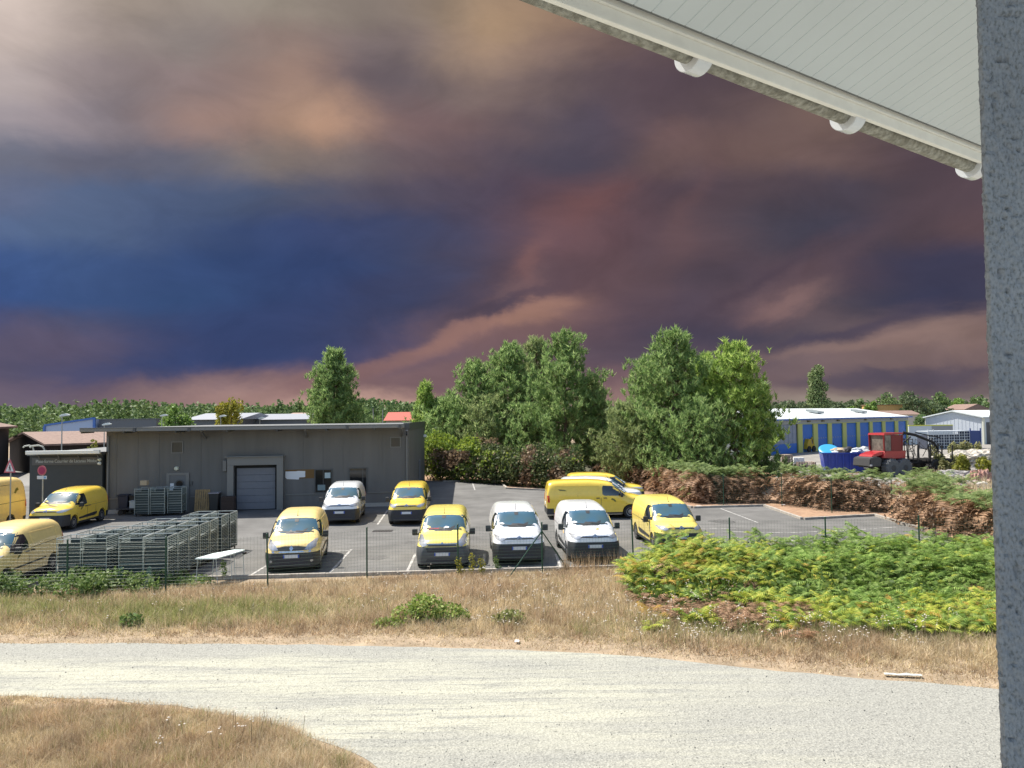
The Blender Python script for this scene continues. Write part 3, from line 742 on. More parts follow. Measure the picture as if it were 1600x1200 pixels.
sp_long = dict(sp_new, L=5.1, H=1.92, W=.945, rw=.335, axles=(.92, 4.02),
    prof=[(0, .74), (.03, .84), (.08, .95), (.2, 1.04), (.5, 1.12), (.85, 1.19), (1.0, 1.25), (1.35, 1.48), (1.75, 1.73), (1.95, 1.81), (2.3, 1.87), (3.0, 1.92), (4.2, 1.91), (4.7, 1.88), (4.9, 1.84), (5.0, 1.76), (5.06, 1.5), (5.10, 1.0)],
    wind=[(-.76, 1.26), (.76, 1.26), (.72, 1.46), (.67, 1.68), (.30, 1.71), (-.30, 1.71), (-.67, 1.68), (-.72, 1.46)], wind_top=1.78,
    side=[(1.15, 1.14), (1.45, 1.42), (1.66, 1.56), (1.85, 1.62), (2.28, 1.64), (2.32, 1.55), (2.32, 1.22), (2.2, 1.15)], mir=(1.36, 1.15), zr=.55, mould=[], tail=.85,
    seams=[[(1.085, .35), (1.10, .35), (1.13, 1.1), (1.115, 1.1)], [(2.38, .35), (2.395, .35), (2.395, 1.70), (2.38, 1.70)], [(3.55, .45), (3.565, .45), (3.565, 1.18), (3.55, 1.18)]],
    handles=[(2.1, 1.02), (2.46, 1.02)], logos=[(bird(1.70, .84, 1.5), P_olive), ([(4.1, 1.40), (4.45, 1.42), (4.55, 1.50), (4.2, 1.46)], P_olive)], panel=[((2.5, 1.20), (3.5, 1.66)), ((3.56, 1.20), (4.72, 1.66))])
sp_high = dict(sp_new, L=5.55, H=2.5, W=1.02, rw=.35, axles=(.95, 4.2), th=.14,
    prof=[(0, .85), (.04, .98), (.12, 1.10), (.35, 1.24), (.65, 1.36), (.80, 1.44), (1.2, 1.78), (1.6, 2.08), (1.72, 2.16), (1.95, 2.30), (2.3, 2.42), (3.0, 2.5), (5.0, 2.49), (5.25, 2.45), (5.42, 2.36), (5.50, 2.0), (5.55, 1.2)],
    wind=[(-.85, 1.44), (.85, 1.44), (.82, 1.75), (.76, 2.04), (.30, 2.09), (-.30, 2.09), (-.76, 2.04), (-.82, 1.75)], wind_top=1.75,
    head=[(.55, .90), (.70, .86), (.90, .95), (.92, 1.15), (.80, 1.16), (.62, 1.02)],
    side=[(.95, 1.30), (1.30, 1.70), (1.55, 1.86), (1.95, 1.86), (2.0, 1.80), (2.0, 1.33), (1.85, 1.28)], mir=(1.15, 1.35), zb=.72, zr=.55,
    seams=[[(2.08, .4), (2.1, .4), (2.1, 2.0), (2.08, 2.0)], [(3.2, .4), (3.22, .4), (3.22, 2.1), (3.2, 2.1)], [(2.1, 2.14), (5.3, 2.14), (5.3, 2.16), (2.1, 2.16)], [(2.1, 1.30), (5.3, 1.30), (5.3, 1.32), (2.1, 1.32)]],
    handles=[(1.85, 1.12), (2.2, 1.12)], mould=[], logos=[(bird(4.6, 1.70, 2.2), P_olive)], tail=1.0)

def put(o, px, rot=None, at=None):
    p = G(*px) if px else Vector(at)
    o.location = (p.x, p.y, .012); o.rotation_euler = (0, 0, R(rot)); return o
def respray(o, paint):
    """give a copy its own paint: single-user body with another first material"""
    for ch in [q for q in bpy.data.objects if q.parent == o]:
        if ch.name.split('.')[0] == 'body' or ch.name.split('.')[0] == 'panel_rim':
            ch.data = ch.data.copy(); ch.data.materials[0] = paint
GW, GY = 'white vans parked in the car park', 'yellow vans parked in the car park'
wa = make_van('van', sp_new, P_white, 'plain white van behind the braced fence post, left of the other front white van', GW)
put(wa, (812, 885), 3.5)
def another(src, label, group, paint, px, rot, at=None):
    o = copy_tree(src); o['label'] = label; o['group'] = group
    if paint: respray(o, paint)
    return put(o, px, rot, at)
wb = another(wa, 'white van with small orange logos, front row, beside the yellow van by the bracken', GW, None, (931, 882), 4)
wc = another(wa, 'white van parked in front of the grey depot window, back row', GW, None, (530, 821), 6)
wd = another(wa, 'white van almost hidden between two yellow vans near the brown hedge, side-on', GW, None, None, 93, (7.0, 42.6, 0))
yc = another(wa, 'yellow van in the front row with its bumper hidden by green bracken', GY, P_yel2, (1066, 866), 4)
yb_ = another(yc, 'yellow van in the back row right beside the corner of the grey depot', GY, P_yel, (635, 822), 3)
yr = another(yb_, 'yellow van at the very back by the hedge, only its roof and bonnet showing', GY, None, None, 93, (7.55, 45.4, 0))
yl = another(yb_, 'deep yellow van parked left of the roll cages before the dark annex', GY, None, (70, 832), 3)
v1 = make_van('van', sp_kang, P_pale, 'pale yellow round nosed van with big black bumper, left end of the front row', GY)
put(v1, (455, 898), 9)
v1b = another(v1, 'pale yellow van cut by the left edge, next to the roll cages and brambles', GY, None, None, 3, (-16.55, 23.1, 0))
v3 = make_van('van', sp_old, P_yel2, 'lemon yellow van with grey bumper and large headlights, centre of the front row', GY)
put(v3, (691, 893), 2.5)
lg = make_van('van', sp_long, P_yel, 'long yellow panel van parked side-on behind the white vans', GY)
put(lg, None, 92, (6.75, 39.7, 0))
hg = make_van('high_roof_van', sp_high, P_pale, 'tall high-roofed yellow van cut by the left edge of the photo', GY)
put(hg, None, 3, (-24.9, 32.9, 0))
# orange marks on one white van
for ch in [q for q in bpy.data.objects if q.parent == wb and q.name.startswith('door_logo')]:
    ch.data = ch.data.copy(); ch.data.materials[0] = P_orange
for pts in ([(.10, .44), (.20, .47), (.24, .56), (.12, .53)], [(.13, .56), (.22, .58), (.20, .63)]):
    s = MB(); zf = lambda y: float(np.interp(y, [.28, .55, .86], [1.095, 1.14, 1.18])) + .006
    s.prism(pts, 'z', 0, .004)
    for v in s.b.verts: v.co.z += zf(v.co.y)
    s.build('bonnet_logo', P_orange, wb)
# ================================================================== BUILDINGS
class Wall:
    """a vertical plane through A at angle ang; maps pixels to (u, z) on it"""
    def __init__(s, A, ang): s.A = Vector((A[0], A[1], 0)); s.a = ang; s.e = Vector((math.cos(ang), math.sin(ang), 0)); s.n = Vector((-math.sin(ang), math.cos(ang), 0))
    def p(s, u, v, off=0.0):
        d = ray(u, v); t = ((s.A - s.n * off - CAM).dot(s.n)) / d.dot(s.n); q = CAM + d * t
        return (q - s.A).dot(s.e), q.z
    def rect(s, x0, y0, x1, y1, off=0.0):
        a = s.p(x0, y1, off); b = s.p(x1, y0, off); return a[0], a[1], b[0], b[1]
C_wall = mat('dark_grey_cladding', (.124, .123, .122), .55, col2=(.146, .144, .144), vscale=1.3, var=.055, spec=.35, stretch=(1, 1, .13))
C_trim = mat('grey_metal_trim', (.17, .175, .18), .4, .3)
C_trimd = mat('dark_metal_trim', (.075, .08, .085), .5, .2)
C_shut = mat('garage_shutter_grey', (.15, .16, .19), .5, spec=.4, var=.05, vscale=2)
C_door = mat('grey_door_paint', (.13, .135, .145), .5)
C_glass = mat('building_window_glass', (.010, .013, .016), .08, spec=.35)
C_white = mat('white_metal', (.74, .76, .74), .45)
C_paper = mat('white_paper', (.70, .72, .76), .8)
C_brown = mat('brown_board', (.16, .09, .03), .8)
C_blk = mat('black_recess', (.012, .013, .014), .8)
C_conc = mat('pale_concrete', (.33, .33, .32), .85, var=.15)
C_lite = mat('lamp_glass', (.62, .63, .52), .3)
C_anx = mat('annex_slate_cladding', (.040, .046, .050), .6, var=.05, vscale=1)
C_band = mat('sign_band_grey', (.088, .09, .092), .55)
C_let = mat('sign_letter_grey', (.36, .39, .41), .5)
C_flat = mat('flat_roof_membrane', (.14, .15, .155), .7, var=.15, vscale=.6)

WA_ = Wall((-22.75, 43.17), math.atan2(2.35, 16.6))
LW = 16.78
dep = empty('depot_building', WA_.A, WA_.a, 'long low dark grey clad depot with flat overhanging roof, behind the parked vans', 'building')
rz = -WA_.a
def loc(w, x, y):   # world -> wall-local xy
    q = Vector((x, y, 0)) - w.A; return q.dot(w.e), q.dot(w.n)
Cb = loc(WA_, -7.25, 63.5); Db = loc(WA_, -24.2, 62)
HT = 4.62
s = MB(); s.prism([(0, 0), (LW, 0), Cb, Db], 'z', 0, HT); s.build('wall', C_wall, dep)
# cladding joints: thin standing seams
s = MB(); x = .55
while x < LW - .2:
    if not (WA_.p(351, 740)[0] < x < WA_.p(446, 740)[0]): s.box((x - .012, -.014, .95), (x + .012, -.001, HT - .01))
    x += 1.13
s.build('cladding_seams', C_wall, dep); s = MB()
sd_ = (Vector(Cb) - Vector((LW, 0))); sl = sd_.length; sd_.normalize(); sn = Vector((sd_.y, -sd_.x))
for k in range(1, 15):
    p = Vector((LW, 0)) + sd_ * (k * 1.2)
    s.prism([tuple(p + sn * .001), tuple(p + sd_ * .025 + sn * .001), tuple(p + sd_ * .025 + sn * .014), tuple(p + sn * .014)], 'z', .3, HT - .02)
s.build('side_seams', C_wall, dep)
# base band and ledge
g0, g1 = WA_.p(351, 740)[0], WA_.p(446, 740)[0]
d0, d1 = WA_.p(259, 740)[0], WA_.p(297, 740)[0]
zl = WA_.p(520, 771)[1]
s = MB()
for a, b in ((0, d0), (d1, g0), (g1, LW)): s.box((a, -.05, zl - .03), (b, -.001, zl + .03))
s.build('wall_ledge', C_trim, dep)
for a, b in ((0, d0 - .02), (WA_.p(560, 790)[0], LW)):
    s = MB(); s.box((a + .01, -.10, 0), (b, -.0015, .22)); s.build('concrete_plinth', C_conc, dep)
# roof slab with overhang
OV = 1.7
lo = WA_.p(126, 667, OV)[0]
s = MB(); s.prism([(lo, -OV + .06), (LW - .25, -OV + .06), (LW - .25, -.0), (LW + .03, -.02), (Cb[0] + .03, Cb[1]), (Db[0] - .3, Db[1]), (lo, 3)], 'z', HT + .003, HT + .13)
s.build('flat_roof', C_flat, dep)
s = MB(); s.box((lo - .03, -OV - .08, HT - .02), (LW - .25, -OV + .058, HT + .17), .02); s.box((lo - .02, -OV - .11, HT + .17), (LW - .24, -OV + .07, HT + .20))
s.build('roof_fascia', C_trim, dep)
s = MB(); s.box((lo - .02, -OV + .06, HT - .10), (lo + .07, -.02, HT + .0), .01)
for k in range(6):
    xx = lo + .8 + (LW - lo - 1.4) * (k + .5) / 6
    s.box((xx - .05, -OV + .08, HT - .12), (xx + .05, -.002, HT))
s.build('canopy_rafters', C_trimd, dep)
s = MB(); s.prism([(LW + .02, -.02), (LW + .05, -.02), (Cb[0] + .05, Cb[1]), (Cb[0] + .02, Cb[1])], 'z', HT - .2, HT + .24)
s.prism([(LW - .3, -.03), (LW + .02, -.03), (LW + .02, -.003), (LW - .3, -.003)], 'z', HT - .12, HT + .24); s.build('corner_parapet', C_trimd, dep)
for px in (322, 480, 628):
    xx = WA_.p(px, 675)[0]; s = MB()
    s.prism([(-.01, HT - .55), (-.01, HT - .40), (-1.1, HT - .02), (-1.1, HT - .12), (-.12, HT - .50)], 'x', xx - .04, xx + .04); s.build('canopy_bracket', C_trim, dep)
for px in (211, 296, 543, 655 - 60 + 30):
    xx = WA_.p(px, 663, OV)[0]; s = MB(); s.box((xx - .07, -OV - .15, HT - .06), (xx + .07, -OV - .085, HT + .19), .01); s.build('gutter_joint', C_trimd, dep)
def vent(px):
    a, b, c, d = WA_.rect(*px); s = MB()
    for r_ in ((a - .05, b - .05, c + .05, b), (a - .05, d, c + .05, d + .05), (a - .05, b, a, d), (c, b, c + .05, d)): s.box((r_[0], -.05, r_[1]), (r_[2], -.002, r_[3]))
    o = s.build('vent', C_trim, dep); s = MB(); s.box((a, -.01, b), (c, -.0025, d)); n = 7
    for k in range(n): z = b + (d - b) * k / n; s.box((a, -.035, z + .01), (c, -.012, z + .05))
    s.build('louvre', mat('louvre_brown_grey', (.09, .08, .065), .6), o)
vent((269, 691, 285, 707)); vent((611, 684, 625, 698))
# personnel door
a, b, c, d = WA_.rect(265, 742, 291, 798); b = .0
s = MB(); s.box((a - .17, -.08, 0), (a, -.002, d + .13)); s.box((c, -.08, 0), (c + .17, -.002, d + .13)); s.box((a, -.08, d), (c, -.002, d + .13)); s.build('door_frame', C_trim, dep)
s = MB(); s.box((a, -.045, .02), (c, -.0025, d)); dr = s.build('door', C_door, dep)
q = WA_.p(281, 756); s = MB(); s.lathe([(-.085, .24), (-.045, .24)], (q[0], 0, q[1]), 'y', 24); ri = s.build('porthole_ring', C_trimd, dr)
s = MB(); s.lathe([(-.09, .18), (-.086, .18)], (q[0], 0, q[1]), 'y', 24); s.build('porthole_glass', C_glass, dr)
s = MB(); s.box((c - .12, -.12, 1.0), (c - .06, -.05, 1.05)); s.box((c - .22, -.14, 1.01), (c - .06, -.115, 1.04)); s.build('door_handle', C_trim, dr)
qa = WA_.rect(266, 755, 272, 766); s = MB(); s.box((qa[0], -.052, qa[1]), (qa[2], -.047, qa[3])); s.build('door_notice', C_paper, dr)
q = WA_.p(276, 732); s = MB(); s.lathe([(-.14, .05), (-.12, .10), (-.04, .13), (-.002, .13)], (q[0], 0, q[1]), 'y', 18); s.build('bulkhead_lamp', C_lite, dep, True)
q = WA_.p(299, 755); s = MB(); s.box((q[0] - .07, -.09, q[1] - .12), (q[0] + .07, -.002, q[1] + .12), .015); s.build('keypad', C_trimd, dep)
# loading door with deep surround
a, b, c, d = WA_.rect(367, 726, 434, 797); o0, _, o1, od = WA_.rect(357, 711, 444, 797)
s = MB(); s.box((o0, -.42, 0), (a, -.002, d + .02), .01); s.build('door_jamb', C_trim, dep)
s = MB(); s.box((c, -.42, 0), (o1, -.002, d + .02), .01)
for k in range(9): s.box((c + .03, -.428, .2 + k * .28), (o1 - .03, -.4205, .34 + k * .28))
s.build('door_jamb', C_trim, dep)
s = MB(); s.box((o0, -.44, d + .022), (o1, -.002, od - .06), .01); s.box((o0 - .1, -.60, od - .058), (o1 + .05, -.002, od), .01); s.build('door_header', C_trim, dep)
s = MB(); s.box((a + .002, -.05, .0), (c - .002, -.003, d)); s.build('door_recess', C_blk, dep)
s = MB(); n = 6
for k in range(n): z0 = .05 + (d - .2) * k / n; s.box((a + .12, -.10, z0), (c - .12, -.052, z0 + (d - .2) / n - .012), .006)
s.build('loading_door', C_shut, dep)
q = WA_.rect(349, 719, 355, 736); s = MB(); s.box((q[0], -.2, q[1]), (q[2], -.002, q[3]), .02); s.build('control_box', C_trim, dep)
# boards
q = WA_.rect(446, 736, 477, 748); s = MB(); s.prism([(q[0], q[1] + .06), (q[0] + .1, q[1] - .02), (q[0] + .75, q[1] - .06), (q[0] + .78, q[1] + .06), (q[2], q[1] + .07), (q[2], q[3]), (q[0] + .7, q[3] + .02), (q[0] + .6, q[3]), (q[0], q[3])], 'y', -.045, -.02); s.build('notice_board_paper', C_paper, dep)
q = WA_.rect(446, 734, 493, 748); s = MB(); s.box((q[0] - .02, -.019, q[1]), (q[2], -.0025, q[3] + .03)); s.build('notice_board', C_brown, dep)
def window(px, nm='window'):
    a, b, c, d = WA_.rect(*px); s = MB()
    for r_ in ((a - .06, b - .08, c + .06, b), (a - .06, d, c + .06, d + .06), (a - .06, b, a, d), (c, b, c + .06, d)): s.box((r_[0], -.06, r_[1]), (r_[2], -.002, r_[3]))
    f = s.build(nm, C_trimd, dep); s = MB(); s.box((a, -.012, b), (c, -.0025, d)); s.build('pane', C_glass, f); return f, (a, b, c, d)
f, (a, b, c, d) = window((493, 734, 518, 769))
s = MB(); s.box((a + .52, -.016, d - .48), (c - .06, -.0125, d - .16)); s.build('window_poster', mat('pale_blue_paper', (.45, .55, .58), .7), f)
s = MB(); s.box((a + .12, -.016, b + .1), (a + .55, -.0125, b + .42), ); s.build('window_poster', mat('grey_blue_paper', (.20, .27, .29), .7), f)
f, (a, b, c, d) = window((547, 732, 572, 769))
q = WA_.rect(583, 743, 592, 753); s = MB(); s.box((q[0], -.03, q[1]), (q[2], -.002, q[3])); s.box((q[0] + .03, -.036, q[1] + .03), (q[2] - .03, -.0305, q[3] - .03)); s.build('meter_box', C_wall, dep)
s = MB(); xx = LW - .12; s.tube([(xx, -.07, .1), (xx, -.07, HT - .5), (xx, -.3, HT - .2)], .05, 8); s.build('downpipe', C_trim, dep, True)
s = MB(); s.tube([(.12, -.07, .1), (.12, -.07, HT - .3)], .05, 8); s.build('downpipe', C_trim, dep, True)
p = Vector((LW, 0)) + sd_ * 16 + sn * .1; s = MB(); s.box((p.x - .1, p.y - .2, 3.6), (p.x + .15, p.y + .2, 3.8), .03); s.build('side_floodlight', C_white, dep)
p = Vector((LW, 0)) + sd_ * 10 + sn * .05; s = MB(); s.box((p.x - .06, p.y - .45, 0), (p.x + .03, p.y + .45, 2.1)); s.build('side_door', C_door, dep)

# annex with sign
WB = Wall((-22.85, 43.0), R(3.5)); 
anx = empty('annex_building', WB.A, WB.a, 'dark slate annex with a white edged canopy and a lettered grey sign band', 'building')
x0 = WB.p(46, 760)[0]
s = MB(); s.box((x0, .0, 0), (-.02, 9, 3.3)); s.build('wall', C_anx, anx)
s = MB(); s.box((x0 - .1, -.12, 3.302), (-.02, 9.1, 3.42)); s.build('flat_roof', C_flat, anx)
c0, cz0, c1, cz1 = WB.rect(40, 705, 156, 710, .9)
s = MB(); s.box((c0, -.95, 3.40), (c1, -.80, 3.60), .03); s.build('canopy_edge', C_white, anx)
s = MB(); s.box((c0 + .1, -.80, 3.43), (c1, .1, 3.47)); s.build('canopy', C_trimd, anx)
for k in range(4):
    xx = c0 + .35 + k * (c1 - c0 - .6) / 3.15; s = MB(); s.tube([(xx, -.03, 3.0), (xx, -.42, 3.42)], .03, 6); s.build('canopy_strut', C_trim, anx)
sb = WB.rect(50, 714, 160, 727, .06); s = MB(); s.box((sb[0], -.07, sb[1]), (-.05, -.002, sb[3])); band = s.build('sign_band', C_band, anx)
cu = bpy.data.curves.new('sign_text', 'FONT'); cu.body = 'Plate-forme Courrier de Lacanau Médoc'; cu.size = .25; cu.extrude = .006; cu.align_x = 'CENTER'; cu.align_y = 'CENTER'; cu.offset = .004
to = bpy.data.objects.new('t', cu); COL.objects.link(to); bpy.context.view_layer.update()
me = bpy.data.meshes.new_from_object(to.evaluated_get(bpy.context.evaluated_depsgraph_get())); bpy.data.objects.remove(to)
w_ = max(v.co.x for v in me.vertices) - min(v.co.x for v in me.vertices)
tx = WB.rect(56, 716, 152, 725, .07)
for v in me.vertices: v.co.x *= (tx[2] - tx[0]) / w_
me.materials.clear(); lt = link('sign_lettering', me, C_let, band)
lt.location = ((tx[0] + tx[2]) / 2, -.078, (sb[1] + sb[3]) / 2); lt.rotation_euler = (R(90), 0, 0)
for (xa, xb) in ((37, 51), (47, 68)):
    a = WB.p(xa, 700, .5)[0]; b = WB.p(xb, 700, .5)[0]; s = MB()
    zt = 3.85; r_ = (b - a) * .4
    s.tube([(a, -.55, zt - .08), (a + r_ * .3, -.5, zt), (b - r_, -.45, zt + .03), (b - r_ * .3, -.40, zt - .05), (b, -.40, zt - .22), (b, -.40, 3.47)], .045, 8)
    s.build('swan_neck_pipe', mat('weathered_white_pipe', (.42, .43, .38), .6), anx, True)
for px, py, m_ in ((158, 718, C_lite), (163, 724, C_white)):
    q = WB.p(px, py, .15); s = MB(); s.lathe([(-.26, .04), (-.22, .08), (-.12, .10), (-.072, .05)], (min(q[0], -.12), 0, q[1]), 'y', 14); s.build('wall_lamp', m_, anx, True)

# ---------------------------------------------------------------- far buildings on the left
T_tile = mat('clay_tile_roof', (.23, .155, .125), .85, col2=(.17, .11, .09), vscale=3, var=.15, stretch=(1, 1, 1))
T_wood = mat('dark_timber_boards', (.028, .020, .018), .9, var=.3, vscale=3, stretch=(1, 1, .1))
T_rend = mat('brown_grey_render', (.105, .09, .08), .9, var=.1)
T_blue = mat('blue_grey_cladding', (.34, .42, .58), .5, var=.04)
T_bluetrim = mat('blue_trim', (.05, .14, .42), .5)
T_grey = mat('mid_grey_cladding', (.12, .125, .135), .6, var=.05)
T_sheet = mat('pale_metal_roof', (.27, .29, .33), .5, .1, var=.08, vscale=1.5)
T_red = mat('red_tile_roof', (.38, .085, .06), .8, var=.15)
def gable(name, p0, p1, depth, eave, rise, wm, rm, label, over=.5, cat='building', face=None, roofthick=.18, hole=None):
    """gable end from p0 to p1 (world xy); body runs back by depth"""
    w = Wall(p0, math.atan2(p1[1] - p0[1], p1[0] - p0[0])); L_ = math.dist(p0, p1)
    root = empty(name, w.A, w.a, label, cat)
    s = MB(); s.prism([(0, 0), (L_, 0), (L_, eave), (L_ / 2, eave + rise), (0, eave)], 'y', 0, depth); s.build('wall', wm, root)
    s = MB(); sl_ = rise / (L_ / 2)
    for sg in (0, 1):
        e = -over if sg == 0 else L_ + over; ze = eave - over * sl_ + .02
        s.prism([(e, ze), (L_ / 2, eave + rise + .02), (L_ / 2, eave + rise + .02 + roofthick), (e, ze + roofthick)], 'y', -over, depth + over)
    ro = s.build('roof', rm, root)
    return root, w, L_
# open tiled barn
r_, w, L_ = gable('tiled_barn', tuple(D(15, 700, 84))[:2], tuple(D(77, 700, 72))[:2], 14, 2.95, 1.0, T_wood, T_tile, 'low dark timber barn with a brown tiled roof, beyond the annex', .5)
s = MB(); s.box((L_ + .02, .5, 0), (L_ + .08, 13.5, 1.9)); s.build('side_boarding', mat('barn_brown_wall', (.16, .11, .09), .9), r_)
r_, w, L_ = gable('rendered_house', (-58, 60), (-45.6, 66), 16, 4.7, 1.6, T_rend, T_tile, 'brown grey rendered house with tiled eaves cut by the left photo edge', .7)
# blue grey industrial hall
w = Wall(tuple(D(71, 680, 118))[:2], R(2)); hall = empty('industrial_hall', w.A, w.a, 'pale blue industrial hall with bright blue edging and a dark grey wing', 'building')
zz0 = w.p(71, 666)[1]; l1, zz1 = w.p(146, 655)
s = MB(); s.prism([(0, 0), (l1, 0), (l1, zz1), (0, zz0)], 'y', 0, 20); s.build('wall', T_blue, hall)
s = MB(); s.prism([(-.15, zz0), (l1, zz1), (l1, zz1 + .28), (-.15, zz0 + .28)], 'y', -.2, -.001); s.box((l1 + .001, -.2, 0), (l1 + .35, 0.01, zz1 + .28)); s.box((-.3, -.2, 0), (-.002, .2, zz0)); s.build('blue_edging', T_bluetrim, hall)
l2 = w.p(240, 660)[0]; s = MB(); s.box((l1 + .36, 1.0, 0), (l2, 18, zz1 - .1)); s.build('grey_wing', T_grey, hall)
s = MB(); s.box((l1 + .36, .9, zz1 - .098), (l2, 18.1, zz1 + .02)); s.build('wing_roof', C_flat, hall)
# low metal roofs
def lowhall(px0, px1, v0, v1, y, m1, m2, label, ridge=None):
    a = D(px0, v0, y); b = D(px1, v0, y); z0 = max(.5, a.z)
    w = Wall((a.x, a.y), 0); root = empty('low_shed', w.A, 0, label, 'shed')
    L_ = b.x - a.x; s = MB(); s.box((0, 0, 0), (L_, 16, D(px0, v1, y).z)); s.build('wall', m1, root)
    s = MB(); z1 = D(px0, v1, y).z; z2 = D(px0, v0, y).z
    s.prism([(-.4, z1 + .003), (8, z2 + .35), (16.4, z1 + .003)], 'x', -.4, L_ + .4); s.build('roof', m2, root); return root
lowhall(290, 372, 649.5, 656, 105, T_grey, T_sheet, 'shed with a pale metal roof seen over the depot roof, left of the yellow tree')
lowhall(385, 478, 650.5, 656, 112, T_grey, T_sheet, 'long pale metal roofed shed seen over the depot roof, right of the yellow tree')
lowhall(443, 478, 647.5, 652, 150, T_grey, mat('brown_sheet_roof', (.33, .22, .18), .8), 'small brown roofed shed just left of the tall lone pine')
r_, w, L_ = gable('red_roofed_house', tuple(D(602, 660, 108))[:2], tuple(D(603, 660, 120))[:2], 0.01, 4, .5, T_rend, T_red, 'x')
for o in [q for q in bpy.data.objects if q.parent == r_]: bpy.data.objects.remove(o)
bpy.data.objects.remove(r_)
a = D(603, 656, 108); rh = empty('red_roofed_house', (a.x, a.y, 0), 0, 'house with a bright red roof peeping over the right end of the depot', 'house')
zE = a.z; zR = D(612, 644, 112).z
s = MB(); s.box((0, 0, 0), (7.5, 8, zE)); s.build('wall', mat('cream_render', (.5, .44, .36), .9), rh)
s = MB(); s.prism([(-.4, zE - .1), (4, zR), (8.4, zE - .1)], 'x', -.3, 7.8)
me = s.mesh('roof')
link('roof', me, T_red, rh)
s = MB(); s.box((3.2, 3.6, zR - .3), (3.9, 4.2, zR + .55)); s.build('chimney', T_rend, rh)

# ---------------------------------------------------------------- workshop with blue doors
B_pil = mat('pale_yellow_pilaster', (.46, .48, .16), .7, var=.06)
B_blue = mat('blue_sliding_door', (.008, .13, .50), .45, var=.05, vscale=1)
B_wall = mat('grey_white_fascia', (.34, .36, .36), .6)
B_roof = mat('white_sheet_roof', (.66, .70, .70), .5, var=.05, vscale=.5)
B_poly = mat('translucent_grey_door', (.20, .235, .32), .4, col2=(.26, .30, .38), vscale=2)
wk = Wall((36.25, 99.62), math.atan2(28.3, 29.45))
shop = empty('workshop_building', wk.A, wk.a, 'white roofed workshop with a row of bright blue doors between yellow pilasters', 'building')
x0 = wk.p(1188, 690)[0]; x1 = wk.p(1420, 690)[0]; ZE = 4.35; DP = 17
s = MB(); s.box((x0, .3, 0), (x1, DP, ZE - .02)); s.build('wall', B_wall, shop)
s = MB(); s.prism([(-.5, ZE), (DP / 2, ZE + 1.5), (DP + .5, ZE)], 'x', x0 - .4, x1 + .35); s.build('roof', B_roof, shop)
s = MB(); s.box((x0 - .4, -.62, ZE - .12), (x1 + .35, -.505, ZE + .08)); s.build('gutter', T_bluetrim, shop)
doors = [(1254, 1271), (1278, 1294), (1300, 1317), (1323, 1339), (1344, 1359), (1364, 1379), (1384, 1399), (1404, 1417)]
s = MB(); s.box((x0, .0, 3.72), (x1, .298, ZE - .02)); s.build('fascia_band', B_wall, shop)
for i, (a, b) in enumerate(doors):
    ua, ub = wk.p(a, 690)[0], wk.p(b, 690)[0]
    s = MB(); s.box((ua, .12, 0), (ub, .298, 3.66)); 
    for k in range(1, 5): s.box((ua, .10, k * .73), (ub, .118, k * .73 + .04))
    d_ = s.build('sliding_door', B_blue, shop)
    s = MB()
    for k in range(4): xx = ua + (ub - ua) * (k + .7) / 4.4; s.box((xx - .13, .085, 1.66), (xx + .13, .099, 1.8))
    s.build('door_light', B_poly, d_)
edges = [1247] + [q for d_ in doors for q in d_] + [1420]
for k in range(0, len(edges) - 1, 2):
    ua, ub = wk.p(edges[k], 690)[0], wk.p(edges[k + 1], 690)[0]
    s = MB(); s.box((ua + .01, -.06, 0), (ub - .01, .11, 3.70)); s.build('pilaster', B_pil, shop)
s = MB(); s.box((wk.p(1247, 690)[0], -.05, 3.66), (x1, -.001, 3.74)); s.build('door_head', B_pil, shop)
ua, ub = wk.p(1192, 700)[0], wk.p(1246, 700)[0]
s = MB(); s.box((ua, .1, 1.25), (ub, .297, 3.66)); 
for k in range(8): s.box((ua + (ub - ua) * k / 8, .06, 1.25), (ua + (ub - ua) * k / 8 + .08, .099, 3.66))
for k in range(4): s.box((ua, .05, 1.4 + k * .6), (ub, .058, 1.46 + k * .6))
bd = s.build('translucent_door', B_poly, shop)
s = MB(); s.box((ua, .09, 0), (ub, .297, 1.247)); s.build('kick_panel', B_blue, bd)
for px in (1263, 1309, 1352, 1392, 1352 - 67):
    xx = wk.p(px, 660)[0]; s = MB(); s.box((xx - .35, -.2, 3.95), (xx + .35, -.001, 4.12), .02); s.build('wall_light', mat('olive_lamp_housing', (.12, .10, .03), .6), shop)
for t_ in (.30, .62):
    xx = x0 + (x1 - x0) * t_ + 8; s = MB(); s.prism([(3.2, ZE + .72), (5.0, ZE + 1.05), (5.0, ZE + 1.35), (3.2, ZE + 1.0)], 'x', xx, xx + 2.2); s.build('roof_light', mat('roof_light_grey', (.3, .33, .33), .4), shop)

# grey warehouse with gable
G_cl = mat('silver_grey_cladding', (.50, .54, .60), .5, var=.04)
gw, w, L_ = gable('warehouse', tuple(D(1448, 690, 127))[:2], tuple(D(1536, 690, 119))[:2], 30, 4.15, .95, G_cl, B_roof, 'pale grey gabled warehouse with corrugated walls next to the stucco pillar', .35, face=1)
s = MB(); k = .5
while k < L_: s.box((k, -.03, .1), (k + .05, -.001, 4.1)); k += .6
s.build('corrugation', G_cl, gw)
s = MB(); s.box((L_ + .005, 1, 0), (L_ + .05, 6, 3.4)); s.build('warehouse_door', C_trimd, gw)
for q_ in (((-.12, -.12, 0), (-.002, .1, 4.2)), ((L_ + .002, -.14, 0), (L_ + .25, .3, 4.3))):
    s = MB(); s.box(*q_); s.build('corner_trim', mat('cream_trim', (.6, .6, .5), .6), gw)
